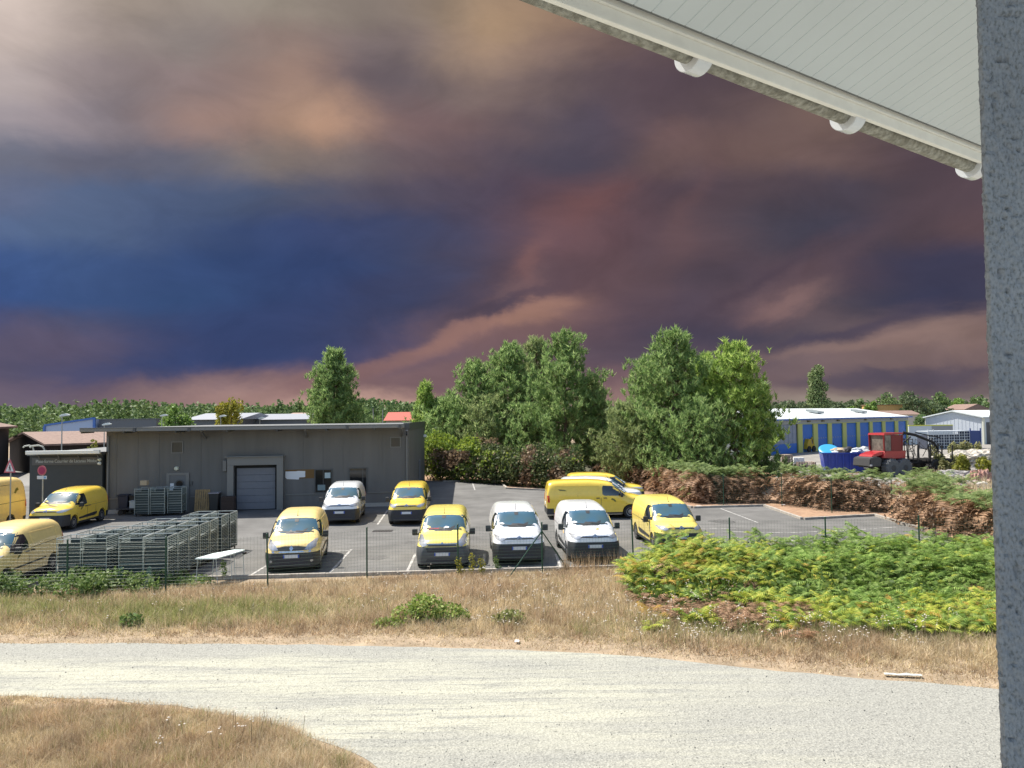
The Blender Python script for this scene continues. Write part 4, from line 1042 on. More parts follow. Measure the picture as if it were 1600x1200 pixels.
# low boundary wall with yellow coping
w = Wall(tuple(D(1421, 690, 121))[:2], R(4)); bw = empty('boundary_wall', w.A, w.a, 'low white wall with a thin yellow coping between workshop and warehouse', 'wall')
u1, zt = w.p(1489, 665); s = MB(); s.box((0, 0, 0), (u1, .25, zt)); s.build('wall_panel', mat('white_render', (.55, .58, .60), .8), bw)
s = MB(); s.box((-.02, -.03, zt + .002), (u1, .28, zt + .16)); s.build('coping', mat('yellow_coping', (.62, .60, .10), .6), bw)
q = w.rect(1456, 665, 1488, 672); s = MB(); s.box((q[0], -.06, q[1]), (q[2], -.002, zt - .02)); s.build('grey_panel', mat('grey_panel', (.28, .28, .29), .6), bw)
# ochre flat block and brown roof far right
a = D(1370, 645, 190); oc = empty('ochre_building', (a.x, a.y, 0), 0, 'small ochre yellow block beyond the right end of the workshop roof', 'building')
s = MB(); s.box((0, 0, 0), (6.4, 8, D(1370, 633, 190).z)); s.build('wall', mat('ochre_render', (.55, .36, .15), .9), oc); s = MB(); s.box((-.2, -.2, D(1370, 633, 190).z + .002), (6.6, 8.2, D(1370, 633, 190).z + .15)); s.build('roof', T_tile, oc)
a = D(1383, 652, 170); oc = empty('brown_roofed_house', (a.x, a.y, 0), 0, 'house with a low brown tiled roof below the ochre block', 'house')
z_ = D(1383, 648, 170).z; s = MB(); s.box((0, 0, 0), (7.5, 8, z_)); s.build('wall', mat('cream_render', (.5, .44, .36), .9), oc); s = MB(); s.prism([(-.4, z_ + .002), (4, z_ + .9), (8.4, z_ + .002)], 'x', -.4, 7.9); s.build('roof', T_tile, oc)
a = D(1508, 648, 165); oc = empty('tan_gabled_house', (a.x, a.y, 0), 0, 'tan gabled house among the trees above the warehouse roof', 'house')
z_ = D(1508, 640, 165).z; s = MB(); s.box((0, 0, 0), (5, 8, z_)); s.build('wall', mat('tan_render', (.33, .24, .17), .9), oc); s = MB(); s.prism([(-.4, z_ + .002), (2.5, z_ + 1.2), (5.4, z_ + .002)], 'y', -.4, 8.4); s.build('roof', T_tile, oc)

# ---------------------------------------------------------------- OUR OWN EAVE AND PILLAR
E_sof = mat('white_pvc_soffit', (.56, .62, .65), .38, var=.03, vscale=1.2)
E_fas = mat('cream_fascia', (.84, .84, .79), .5, var=.04, vscale=6)
E_gut = mat('mossy_gutter', (.22, .215, .18), .85, col2=(.34, .34, .30), vscale=22, var=.3, rampw=(.4, .6), bump=.5, bscale=60)
E_pvc = mat('white_pvc_bracket', (.66, .70, .74), .25, coat=.4)
eaz = R(55.2); ee = Vector((math.sin(eaz), math.cos(eaz), 0)); eo = Vector((-math.cos(eaz), math.sin(eaz), 0))
hE = 1.2
P0_ = CAM + ray(1200, 133) * (hE / ray(1200, 133).z)
eav = empty('roof_eave', (P0_.x, P0_.y, P0_.z), math.atan2(ee.y, ee.x), 'white boarded roof eave with cream fascia above the viewpoint', 'roof eave')
# local: x along eave, +y outwards, z up ; soffit rises inwards (-y)
sl_ = math.tan(R(18.9)); E0, E1 = -6.5, 4.2
FH = .056
s = MB(); bw_ = .076; x = E0; DEP = 3.4
while x < E1:
    a, b = x + .003, x + bw_ - .003
    y0 = -.055
    s.poly([(a, y0, FH + .0), (b, y0, FH + .0), (b, -DEP, FH + (DEP + y0) * sl_), (a, -DEP, FH + (DEP + y0) * sl_)])
    for (p, q) in ((a, a - .0032), (b, b + .0032)):
        s.poly([(p, y0, FH), (q, y0, FH + .0035), (q, -DEP, FH + .0035 + (DEP + y0) * sl_), (p, -DEP, FH + (DEP + y0) * sl_)])
    x += bw_
sf = s.build('soffit', E_sof, eav)
s = MB(); s.prism([(-.005, FH + .014), (-.055, FH + .005), (-DEP, FH + .005 + (DEP - .055) * sl_), (-DEP, FH + .25 + DEP * sl_), (.06, FH + .05), (.06, FH + .014)], 'x', E0, E1); s.build('roof_deck', mat('brown_roof_deck', (.20, .21, .21), .9), eav)
s = MB(); s.box((E0, -.022, 0), (E1, 0, FH + .012), .004); s.box((E0, -.035, FH - .012), (E1, -.0225, FH + .012)); s.build('fascia', E_fas, eav)
gr, gy = .036, .046
s = MB(); n = 10
pr = [(gy + gr * math.cos(math.pi + math.pi * k / n), .046 + gr * math.sin(math.pi + math.pi * k / n)) for k in range(n + 1)]
pi_ = [(gy + (gr - .005) * math.cos(math.pi + math.pi * k / n), .046 + (gr - .005) * math.sin(math.pi + math.pi * k / n)) for k in range(n + 1)][::-1]
s.prism(pr + pi_, 'x', E0, E1)
for v in s.b.verts: v.co.z -= .012 + .016 * v.co.x
gu = s.build('gutter', E_gut, eav, True)
# mossy tile edge above the gutter
s = MB(); s.prism([(.002, FH + .02), (.11, FH + .01), (.11, FH + .035), (.002, FH + .05)], 'x', E0, E1); s.build('tile_edge', E_gut, eav)
def eave_x(u, v):
    d = ray(u, v); q = CAM + d * (hE / d.z); return (q - P0_).dot(ee)
for (u, v) in ((1078, 92), (1304, 186), (1490, 258)):
    xx = eave_x(u + 20, v + 6); s = MB(); R1 = gr + .028
    pr = [(gy + R1 * math.cos(math.pi + math.pi * k / 14), .046 + R1 * math.sin(math.pi + math.pi * k / 14)) for k in range(15)]
    pi_ = [(gy + (gr + .002) * math.cos(math.pi + math.pi * k / 14), .046 + (gr + .002) * math.sin(math.pi + math.pi * k / 14)) for k in range(15)][::-1]
    s.prism(pr + pi_, 'x', xx - .034, xx + .034)
    for v_ in s.b.verts: v_.co.z -= .012 + .016 * v_.co.x
    bmesh.ops.bevel(s.b, geom=s.b.edges[:], offset=.002, segments=1, affect='EDGES')
    s.build('gutter_bracket', E_pvc, eav, True)

# pillar with rough stucco
def stucco():
    M = bpy.data.materials.new('grey_stucco'); M.use_nodes = True; t = M.node_tree; b = t.nodes['Principled BSDF']
    b.inputs['Roughness'].default_value = .95; b.inputs['Specular IOR Level'].default_value = .15
    tcn = t.nodes.new('ShaderNodeTexCoord')
    def nz(sc, det, st=(1, 1, .62)):
        m_ = t.nodes.new('ShaderNodeMapping'); m_.inputs['Scale'].default_value = st; t.links.new(tcn.outputs['Object'], m_.inputs[0])
        q = t.nodes.new('ShaderNodeTexNoise'); q.inputs['Scale'].default_value = sc; q.inputs['Detail'].default_value = det; t.links.new(m_.outputs[0], q.inputs['Vector']); return q.outputs[0]
    fine = nz(260, 3); med = nz(5, 4)
    r = t.nodes.new('ShaderNodeValToRGB'); e = r.color_ramp.elements; e[0].position = .34; e[0].color = (.15, .17, .185, 1); e[1].position = .44; e[1].color = (.225, .25, .285, 1)
    e2 = e.new(.66); e2.color = (.275, .305, .345, 1)
    t.links.new(fine, r.inputs[0])
    mr = t.nodes.new('ShaderNodeMapRange'); mr.inputs[1].default_value = .3; mr.inputs[2].default_value = .7; mr.inputs[3].default_value = .85; mr.inputs[4].default_value = 1.12; t.links.new(med, mr.inputs[0])
    v = t.nodes.new('ShaderNodeVectorMath'); v.operation = 'SCALE'; t.links.new(r.outputs[0], v.inputs[0]); t.links.new(mr.outputs[0], v.inputs['Scale']); t.links.new(v.outputs[0], b.inputs['Base Color'])
    bp = t.nodes.new('ShaderNodeBump'); bp.inputs['Strength'].default_value = .9; bp.inputs['Distance'].default_value = .004; t.links.new(nz(190, 4), bp.inputs['Height']); t.links.new(bp.outputs[0], b.inputs['Normal'])
    return M
K_st = stucco()
py_ = 1.05
ptop, pbot = D(1523, 0, py_), D(1562, 1200, py_)
pil = empty('stucco_pillar', (pbot.x, py_, 0), 0, 'rough grey stucco pillar filling the right edge of the view', 'pillar')
lean = (ptop.x - pbot.x) / (ptop.z - pbot.z)
def px_at(z): return (z - pbot.z) * lean
s = MB(); z0, z1 = pbot.z - .15, ptop.z + .25; st = .0034
Wp, Rr = .34, .012
prof = [(Wp, 0)] + [(Rr + (Wp - Rr) * (1 - k / 100), 0) for k in range(1, 101)] + [(Rr - Rr * math.sin(t), Rr - Rr * math.cos(t)) for t in np.linspace(.3, math.pi / 2, 4)] + [(0, Rr + .006 * k) for k in range(1, 20)] + [(0, .45)]
nz_ = int((z1 - z0) / st); rows = []
for i in range(nz_ + 1):
    z = z0 + (z1 - z0) * i / nz_; row = []
    for (a, b) in prof:
        p = Vector((a, b, z)); f = noise.noise(p * 130) * .5 + noise.noise(p * 260 + Vector((3, 1, 7))) * .35
        pit = noise.noise(p * 110 + Vector((9, 4, 2))); f2 = f * .0040 + noise.noise(p * 70) * .0016 - max(0, pit - .25) * .012 + noise.noise(p * 22) * .0012
        nx, ny = (0, -1) if b == 0 and a > Rr else ((-1, 0) if a == 0 else (-.7, -.7))
        row.append(s.b.verts.new((a + px_at(z) + nx * f2 + b * .78, b + ny * f2, z)))
    rows.append(row)
for A, B in zip(rows, rows[1:]):
    for k in range(len(A) - 1): s.b.faces.new((A[k], A[k + 1], B[k + 1], B[k]))
s.build('stucco_face', K_st, pil, True)
s = MB(); fp_ = lambda z: [(px_at(z) + .012, .010), (Wp, .010), (Wp + .2, .44), (px_at(z) + .012 + .35, .44)]
for za, zc in ((0, z0), (z0, z1), (z1, z1 + 1.6)):
    A_ = [s.b.verts.new((q[0], q[1], za)) for q in fp_(za)]; B_ = [s.b.verts.new((q[0], q[1], zc - .001)) for q in fp_(zc)]
    s.b.faces.new(A_[::-1]); s.b.faces.new(B_)
    for k in range(4): s.b.faces.new((A_[k], A_[(k + 1) % 4], B_[(k + 1) % 4], B_[k]))
s.build('pillar_core', K_st, pil)
# ================================================================== FENCES
F_green = mat('dark_green_coated_steel', (.012, .06, .035), .45)
F_wire = mat('green_wire', (.03, .075, .05), .5)
def fence(name, pts, h, label, struts=(), lean=None, wires=True, dz=.1):
    root = empty(name, (pts[0][0], pts[0][1], 0), 0, label, 'fence'); o = Vector((pts[0][0], pts[0][1], 0))
    P = [Vector((p[0], p[1], 0)) - o for p in pts]
    for i, p in enumerate(P):
        s = MB(); l_ = (lean or {}).get(i, 0)
        s.tube([p, p + Vector((l_, 0, h + .04))], .026, 8); s.lathe([(h + .04, .03), (h + .06, .026), (h + .07, .012)], (p.x + l_, p.y, 0), 'z', 8)
        s.build('post', F_green, root, True)
    for (i, dx, dy) in struts:
        s = MB(); p = P[i]; s.tube([p + Vector((0, 0, h * .86)), p + Vector((dx, dy, 0))], .02, 6); s.build('brace', F_green, root, True)
    if wires:
        for a, b in zip(P, P[1:]):
            s = MB(); z = .06; n = max(1, int((b - a).length / .1))
            while z < h:
                s.tube([a + Vector((0, 0, z)), b + Vector((0, 0, z))], .0022, 3, cap=False); z += dz
            for k in range(1, n):
                q = a + (b - a) * k / n; s.tube([q + Vector((0, 0, .03)), q + Vector((0, 0, h - .02))], .0018, 3, cap=False)
            s.build('wire_mesh', F_wire, root)
    return root
fp = [(-22.5, 22.2), (-19.5, 22.5), (-16.5, 22.8), (-13.3, 23.1), (-10.5, 23.4), (-7.55, 23.8), (-4.72, 24.9), (-1.83, 25.35), (.93, 25.6), (4.05, 26.3), (7.3, 26.2), (10.5, 26.1), (13.7, 26.2), (17, 26.4), (20.2, 26.6)]
fence('wire_fence', fp, 1.62, 'green wire mesh fence with braced post, along the front of the car park', struts=[(8, -1.1, -.55), (8, .9, .5)], lean={9: -.04, 5: -.03})
bp = [tuple(G(u, v))[:2] for u, v in [(960, 757), (1046, 772), (1131, 791), (1222, 791), (1300, 802), (1394, 806), (1471, 819), (1560, 846)]]
fence('hedge_fence', bp, 1.75, 'thin green wire fence in front of the brown bracken hedge')

# ================================================================== ROLL CAGES
Q_st = mat('galvanised_green_grey_steel', (.46, .50, .47), .45, .45, var=.12, vscale=3)
Q_wire = mat('cage_wire_grey', (.40, .45, .40), .5, .2)
Q_pan = mat('dark_green_cage_panel', (.035, .05, .05), .6)
Q_base = mat('cage_base_dark', (.05, .06, .06), .6)
def make_cage(h=1.50, w=.74, d=.80):
    root = empty('roll_cage', label='x', cat='roll cage', group='grey steel roll cages nested beside the fence')
    s = MB()
    for x, y in ((0, 0), (w, 0), (0, d), (w, d)): s.tube([(x, y, .12), (x, y, h)], .014, 6)
    for y in (d,): s.tube([(0, y, h), (w, y, h)], .014, 6)
    for x in (0, w): s.tube([(x, 0, h), (x, d, h)], .016, 6); s.tube([(x, 0, .5), (x, d, .62)], .009, 5); s.tube([(x, 0, 1.1), (x, d, 1.2)], .009, 5)
    s.tube([(0, 0, h - .03), (w, 0, h - .03)], .012, 6)
    s.build('frame', Q_st, root, True)
    for x in (0, w):
        s = MB(); z = .24
        while z < h - .04: s.tube([(x, .01, z), (x, d - .01, z)], .0075, 4, cap=False); z += .058
        for k in (1, 2, 3): s.tube([(x, d * k / 4, .2), (x, d * k / 4, h)], .004, 4, cap=False)
        s.build('side_mesh', Q_wire, root)
    s = MB(); z = .22
    while z < h - .05: s.box((.01, d - .012, z), (w - .01, d - .004, z + .012)); z += .14
    s.build('back_mesh', Q_wire, root)
    s = MB()
    for k in range(10): s.box((.012, .006, .25 + k * .135), (w - .012, .014, .262 + k * .135 + (.012 if k in (3, 7) else 0)))
    s.build('front_gate', Q_st, root)
    s = MB()
    for k in range(2): s.box((.02, .03, .62 + k * .46), (w - .02, d - .02, .635 + k * .46))
    s.box((.02, d - .03, .2), (w - .02, d - .016, h - .1)); s.box((.03, .04, .22), (w - .03, .055, h - .16))
    s.build('shelf', Q_pan, root)
    s = MB(); s.box((0, 0, .13), (w, d, .18), .01); s.build('base', Q_base, root)
    for x, y in ((.07, .07), (w - .07, .07), (.07, d - .07), (w - .07, d - .07)):
        s = MB(); s.lathe([(-.015, .05), (.015, .05)], (x, y, .055), 'x', 12); s.box((x - .022, y - .02, .055), (x + .022, y + .02, .13)); s.build('castor', P_tyre, root)
    return root
cg = make_cage(); used = False; CB = Vector((-10.85, 24.45, 0)); cax = R(2)
grid = []
rows_y = [0, .92, 1.84, 2.76, 3.68, 4.98, 5.90]
for r_i, yy in enumerate(rows_y):
    for c_i, xx in enumerate([-.80, -1.60, -2.72, -3.52]):
        if c_i >= 2 and r_i > 4 : continue
        if c_i == 3 and r_i > 2: continue
        grid.append((r_i, c_i, xx - r_i * (.0 if c_i < 2 else -.10), yy + (0.06 if c_i >= 2 else 0)))
ordr = ['front', 'second', 'third', 'fourth', 'fifth', 'sixth', 'rear']
colr = ['right-hand', 'middle right', 'middle left', 'left-hand']
for (r_i, c_i, xx, yy) in grid:
    o = cg if not used else copy_tree(cg); used = True
    ro = Matrix.Rotation(cax, 3, 'Z') @ Vector((xx, yy, 0))
    o.location = CB + ro + Vector((random.uniform(-.02, .02), random.uniform(-.03, .03), .012)); o.rotation_euler = (0, 0, cax + R(random.uniform(-1.2, 1.2)))
    o['label'] = f'grey steel roll cage, {ordr[r_i]} row from the fence, {colr[c_i]} column of the block'
# a pale board on one of the front cages
q = G(162, 860, 1.0)
# white folding table cart
T_wh = mat('mint_white_top', (.68, .78, .76), .5)
tb = empty('work_table', (0, 0, 0), 0, 'long white topped trestle table with thin metal legs right of the roll cages', 'table')
a, b = G(330, 872, .82), G(366, 862, .82)
a = Vector((-9.55, 24.35, 0)); tb.scale = (.82, .9, 1); tb.location = (a.x - .12, a.y, .012); tb.rotation_euler = (0, 0, R(-4))
s = MB(); s.prism([(-.42, 0), (.40, .02), (.58, .9), (.72, 1.75), (.25, 1.75), (-.22, .95)], 'z', .80, .835); s.build('top', T_wh, tb)
for x, y in ((-.37, .08), (.36, .08), (-.16, .92), (.52, .92), (.28, 1.68), (.66, 1.68)):
    s = MB(); s.tube([(x, y, .80), (x + (.06 if x > 0 else -.06), y, 0)], .014, 6); s.build('leg', mat('white_tube', (.5, .55, .54), .4), tb, True)
for y, xa, xb in ((.08, -.37, .36), (.92, -.16, .52), (1.68, .28, .66)):
    s = MB(); s.tube([(xa, y, .25), (xb, y, .25)], .010, 5); s.build('cross_bar', mat('grey_tube', (.2, .22, .22), .4), tb, True)
s = MB(); s.box((.70, 1.55, .70), (.80, 1.72, .78), .01); s.build('clamp', P_ink, tb)
# two dark green flexible cones
for i, (u, lb) in enumerate(((222, 'left of the two small pointed green cones before the roll cages'), (263, 'right of the two small pointed green cones before the roll cages'))):
    p = G(u, 906); s = MB(); s.prism([(-.17, .05), (.17, .05), (.045, .62), (0, .68), (-.045, .62)], 'y', -.05, .05); 
    s.box((-.22, -.16, 0), (.22, .16, .049), .01)
    o = s.build('marker_cone', mat('grey_green_plastic', (.09, .16, .13), .5)); o.location = (p.x, 23.95, .012)
    tag(o, lb, 'cone', 'pointed green cones by the fence')
# bins, cages and pallet by the depot wall
WD = mat('raw_pallet_wood', (.40, .27, .13), .85, col2=(.30, .20, .10), vscale=6, var=.2)
def pallet(label, loc_, rx, rz_, name='pallet', grp=None, m=None, w=.8, l=1.2):
    root = empty(name, loc_, 0, label, 'pallet', grp); root.rotation_euler = (rx, 0, rz_); m = m or WD
    for k in range(7): s = MB(); x = -w / 2 + k * (w - .09) / 6; s.box((x, 0, .12), (x + .09, l, .142)); s.build('deck_board', m, root)
    for k in range(3): s = MB(); y = k * (l - .1) / 2; s.box((-w / 2, y, .098), (w / 2, y + .1, .118)); s.build('bearer', m, root)
    for i in range(3):
        s = MB(); x = -w / 2 + i * (w - .1) / 2; s.box((x, 0, 0), (x + .1, l, .02))
        for k in range(3): y = k * (l - .1) / 2; s.box((x + .001, y + .001, .0205), (x + .099, y + .099, .0975))
        s.build('runner', m, root)
    return root
p = G(317, 799)
pallet('wooden pallet leaning upright against the wall between the grey door and the loading door', (p.x, p.y - .1, .03), R(78), WA_.a)
p = G(259, 803); cgs = []
for i, (dx, dy, lb) in enumerate(((-1.15, -.2, 'roll cage holding a pale wrapped load, leftmost before the grey door'), (-.33, -.15, 'roll cage standing directly before the grey door, middle of the group there'), (.48, .15, 'roll cage right of the others before the grey door'))):
    c = copy_tree(cg); c.location = (p.x + dx, p.y + dy - 1.0, .012); c.rotation_euler = (0, 0, WA_.a + R(random.uniform(-6, 6))); c['label'] = lb; c['group'] = 'roll cages by the grey door'
    cgs.append(c)
pl_ = mat('pale_plastic_crate', (.42, .45, .40), .7, var=.15)
s = MB(); s.box((-.3, -.25, .22), (.3, .25, 1.15), .04); o = s.build('wrapped_load', pl_); o.location = (p.x - .78, p.y - .8, .012); tag(o, 'pale wrapped load standing inside the roll cage before the grey door', 'load')
s = MB(); s.box((-.18, -.15, 0), (.18, .15, .26), .02); o = s.build('cardboard_box', mat('cardboard', (.42, .33, .22), .9)); o.location = (p.x - .85, p.y - .7, 1.66); tag(o, 'small cardboard box on top of the roll cage before the grey door', 'box')
def bin_(x, y, m, label, w=.55, h=1.0, lid=True, lm=None):
    root = empty('wheelie_bin', (x, y, .012), WA_.a, label, 'bin')
    s = MB(); s.prism([(-w / 2 + .06, .08), (w / 2 - .06, .08), (w / 2, h), (-w / 2, h)], 'y', 0, .55); bmesh.ops.bevel(s.b, geom=s.b.edges[:], offset=.02, segments=1, affect='EDGES'); s.build('body', m, root)
    s = MB(); s.box((-w / 2 - .02, -.04, h + .002), (w / 2 + .02, .60, h + .07), .02); s.build('lid', lm or m, root)
    for sg in (-1, 1): s = MB(); s.lathe([(sg * (w / 2 - .1), .1), (sg * (w / 2 - .03), .1)], (0, .5, .1), 'x', 12); s.build('wheel', P_tyre, root)
    return root
q = G(186, 803); bin_(q.x + .3, q.y - .2, mat('navy_bin', (.012, .02, .045), .5), 'dark navy wheeled bin against the left end of the depot wall')
q = G(196, 803); bin_(q.x + .6, q.y - .2, mat('black_bin', (.015, .016, .018), .5), 'black wheeled bin second from the left end of the depot wall', h=.95)
q = G(340, 798); bin_(q.x, q.y - .6, mat('black_bin', (.015, .016, .018), .5), 'black bin with a pale lid left of the loading door', lm=mat('pale_lid', (.30, .27, .29), .6))
# low cart with a pale box
q = G(215, 803); ct = empty('flat_cart', (q.x - .1, q.y - .7, .012), WA_.a, 'low dark flat cart left of the roll cages near the depot wall', 'cart')
s = MB(); s.box((-.7, 0, .30), (1.3, .7, .36), .01); s.build('deck', P_ink, ct)
for x in (-.5, 1.1):
    for y in (.08, .62): s = MB(); s.lathe([(-.03, .14), (.03, .14)], (x, y, .14), 'y', 12); s.build('wheel', P_tyre, ct)
s = MB(); s.box((-.32, -.22, 0), (.32, .22, .36), .02); s.box((-.34, -.24, .36), (.34, .24, .40), .01); o = s.build('plastic_crate', mat('grey_white_crate', (.46, .50, .52), .6)); o.location = (q.x + .1, q.y - .3, .375); o.rotation_euler = (0, 0, WA_.a); tag(o, 'pale grey plastic crate resting on the dark flat cart', 'crate')
# dark crates stacked by the door, right
for i in range(3):
    q = G(360, 799); s = MB(); s.box((-.35, -.25, 0), (.35, .25, .30), .01)
    for k in range(3): s.box((-.36, -.262, .05 + k * .08), (.36, -.251, .09 + k * .08))
    o = s.build('dark_crate', mat('dark_brown_crate', (.04, .025, .02), .8)); o.location = (q.x + .15, q.y - .7, .012 + i * .305); o.rotation_euler = (0, 0, WA_.a)
    tag(o, ['bottom', 'middle', 'top'][i] + ' dark brown crate of the stack left of the loading door', 'crate', 'dark crates by the loading door')
# hand trolley behind block (low dark mass)
# ================================================================== SIGNS
R_w = mat('road_sign_white', (.62, .63, .66), .5); R_r = mat('road_sign_red', (.50, .03, .09), .5); R_rp = mat('faded_sign_red', (.45, .10, .14), .5); R_b = mat('road_sign_blue', (.02, .07, .35), .5)
R_post = mat('galvanised_post', (.38, .39, .38), .45, .5)
p = D(67, 735, 37.5); pz = p.z
sg = empty('no_parking_sign', (p.x, p.y, 0), R(-8), 'round red no-parking sign with a small white plate on a grey post by the annex', 'road sign')
s = MB(); s.tube([(0, 0, 0), (0, 0, pz + .15)], .03, 8); s.build('post', R_post, sg)
s = MB(); s.lathe([(-.07, .235), (-.045, .235)], (0, 0, pz), 'y', 28); d_ = s.build('disc', R_rp, sg)
s = MB(); s.lathe([(-.078, .17), (-.0705, .17)], (0, 0, pz), 'y', 24); s.build('disc_centre', mat('deep_magenta_red', (.32, .012, .09), .5), d_)
s = MB(); s.box((-.26, -.06, pz - .42), (.26, -.045, pz - .26), .01); t_ = s.build('plate', R_w, sg)
s = MB(); s.box((.10, -.066, pz - .39), (.22, -.0605, pz - .29)); s.build('plate_symbol', mat('blue_symbol', (.15, .35, .6), .5), t_)
p = D(17, 729, 36); pz = p.z
sg = empty('warning_sign', (p.x, p.y, 0), R(-12), 'red edged white triangle warning sign with a dark pedestrian, far left of the yard', 'road sign')
s = MB(); s.tube([(0, 0, 0), (0, 0, pz + .1)], .03, 8); s.build('post', R_post, sg)
s = MB(); s.prism([(-.33, pz - .28), (.33, pz - .28), (.04, pz + .32), (-.04, pz + .32)], 'y', -.06, -.045); d_ = s.build('triangle', R_rp, sg)
s = MB(); s.prism([(-.22, pz - .22), (.22, pz - .22), (.01, pz + .19), (-.01, pz + .19)], 'y', -.066, -.0605); s.build('triangle_face', R_w, d_)
s = MB(); s.prism([(-.05, pz - .19), (-.02, pz - .19), (.01, pz - .08), (.05, pz - .19), (.08, pz - .19), (.035, pz - .02), (.03, pz + .03), (-.01, pz + .03), (-.05, pz - .04), (-.02, pz - .06)], 'y', -.072, -.0665); s.lathe([(-.072, .028), (-.0665, .028)], (.01, 0, pz + .06), 'y', 12); s.build('pedestrian_symbol', P_ink, d_)

# ================================================================== STREET LAMPS
def lamp(u, v, y, label, arm=.55):
    p = D(u, v, y); root = empty('street_lamp', (p.x, p.y, 0), R(random.uniform(-10, 10)), label, 'street lamp', 'pale headed street lamps behind the depot')
    s = MB(); s.tube([(0, 0, 0), (0, 0, p.z - .05)], [.07, .035], 8); s.build('pole', R_post, root, True)
    s = MB(); s.prism([(-.15, p.z - .06), (arm, p.z + .02), (arm + .1, p.z + .10), (arm * .6, p.z + .20), (0, p.z + .14), (-.2, p.z + .02)], 'y', -.13, .13); bmesh.ops.bevel(s.b, geom=s.b.edges[:], offset=.03, segments=2, affect='EDGES'); s.build('lamp_head', mat('pale_lamp_head', (.66, .70, .68), .4), root, True)
lamp(97, 650, 62, 'street lamp with a tall thin pole standing behind the annex')
lamp(253, 650, 80, 'street lamp head showing above the depot roof beside the round green tree')
lamp(345, 651, 84, 'street lamp head showing above the depot roof before the yellow tree')
lamp(163, 664, 70, 'street lamp head just above the left end of the depot roof')
lamp(406, 654, 100, 'street lamp head above the depot roof in front of the pale metal shed')
for (u, v, y, lb) in ((583, 638, 100, 'left'), (598, 640, 100, 'right')):
    p = D(u, v, y); s = MB(); s.tube([(0, 0, 0), (0, 0, p.z)], [.08, .05], 8); o = s.build('thin_mast', mat('pale_mast', (.36, .33, .33), .6)); o.location = (p.x, p.y, 0)
    tag(o, f'{lb} one of two thin pale masts between the lone pine and the red roof', 'mast', 'thin pale masts behind the depot')

# ================================================================== SKIP AND ITS LOAD
K_bl = mat('blue_skip_steel', (.012, .045, .34), .4, var=.15, vscale=3, coat=.2)
sk = empty('rubbish_skip', (28.9, 66.3, 0), R(-14), 'dark blue steel skip heaped with rubbish, left of the red forestry machine', 'skip')
SL, SW, SH = 4.3, 2.2, 1.7
s = MB(); b0 = [(-SL / 2 + .25, 0), (SL / 2 - .25, 0), (SL / 2, SH), (-SL / 2, SH)]
s.prism(b0, 'y', 0, .06); s.prism(b0, 'y', SW - .06, SW)
s.prism([(-SL / 2 + .25, 0), (-SL / 2, SH), (-SL / 2 + .06, SH), (-SL / 2 + .31, .05)], 'y', .061, SW - .061); s.prism([(SL / 2 - .25, 0), (SL / 2, SH), (SL / 2 - .06, SH), (SL / 2 - .31, .05)], 'y', .061, SW - .061); s.box((-SL / 2 + .3, .061, .0), (SL / 2 - .3, SW - .061, .05))
s.build('tub', K_bl, sk)
for k in range(7): x = -SL / 2 + .45 + k * .57; s = MB(); s.prism([(x, .05), (x + .12, .05), (x + .12, SH - .1), (x, SH - .1)], 'y', -.10, -.001); s.build('rib', K_bl, sk)
s = MB(); s.box((-SL / 2 - .03, -.11, SH - .098), (SL / 2 + .03, -.001, SH + .02), .01); s.build('rim', K_bl, sk)
s = MB(); s.box((SL / 2 - .95, -.12, .5), (SL / 2 - .6, -.101, .85)); s.build('skip_plate', R_w, sk)
def lump(name, p, r, m, label, sq=(1, 1, .7), seed=0, cat='rubbish', grp='rubbish heaped on the blue skip', amp=.35):
    bm = bmesh.new(); bmesh.ops.create_icosphere(bm, subdivisions=3, radius=1)
    for v in bm.verts:
        n = 1 + amp * noise.noise(v.co * 1.6 + Vector((seed, seed * 2, 0))) + .12 * noise.noise(v.co * 4 + Vector((seed, 0, 5)))
        v.co = Vector((v.co.x * sq[0], v.co.y * sq[1], v.co.z * sq[2])) * n * r
    me = bpy.data.meshes.new(name); bm.to_mesh(me); bm.free()
    o = link(name, me, m); o.location = p; return tag(o, label, cat, grp)
def sp(x, y, z): q = Matrix.Rotation(R(-14), 3, 'Z') @ Vector((x, y, 0)); return (28.9 + q.x, 66.3 + q.y, z)
# paddling pool leaning in the skip
s = MB(); s.lathe([(-.16, .55), (-.16, .72), (-.05, .80), (.10, .80), (.16, .70), (.16, .55)], (0, 0, 0), 'z', 24); o = s.build('paddling_pool', mat('bright_blue_plastic', (.03, .28, .52), .35), None, True); o.location = sp(-1.55, .8, SH + .22); o.rotation_euler = (R(28), R(-10), 0); tag(o, 'bright blue plastic paddling pool lying on the left end of the skip', 'paddling pool')
lump('cardboard_heap', sp(-.75, .9, SH + .05), .62, mat('cardboard', (.42, .33, .22), .9), 'crumpled tan cardboard heap in the skip, right of the blue pool', (1.3, 1, .6), 3)
lump('rubbish_bag', sp(.1, .8, SH + .12), .48, mat('dark_bag_plastic', (.03, .03, .035), .4), 'dark rubbish bag in the middle of the skip', (1, 1, .8), 8)
lump('white_sheet_heap', sp(.75, .7, SH + .1), .50, mat('white_plastic_sheet', (.60, .64, .64), .5), 'white plastic sheeting heaped in the skip, right of the dark bag', (1.2, 1, .6), 12, amp=.6)
lump('grey_sheet_heap', sp(1.5, 1.1, SH + .12), .55, mat('grey_plastic_sheet', (.36, .37, .37), .6), 'grey sheeting heaped at the right end of the skip', (1.2, 1, .65), 17, amp=.5)
lump('white_bag', sp(-1.1, .35, SH + .0), .26, mat('white_plastic_sheet', (.60, .64, .64), .5), 'small white bag in front of the cardboard in the skip', (1.2, 1, .7), 21)

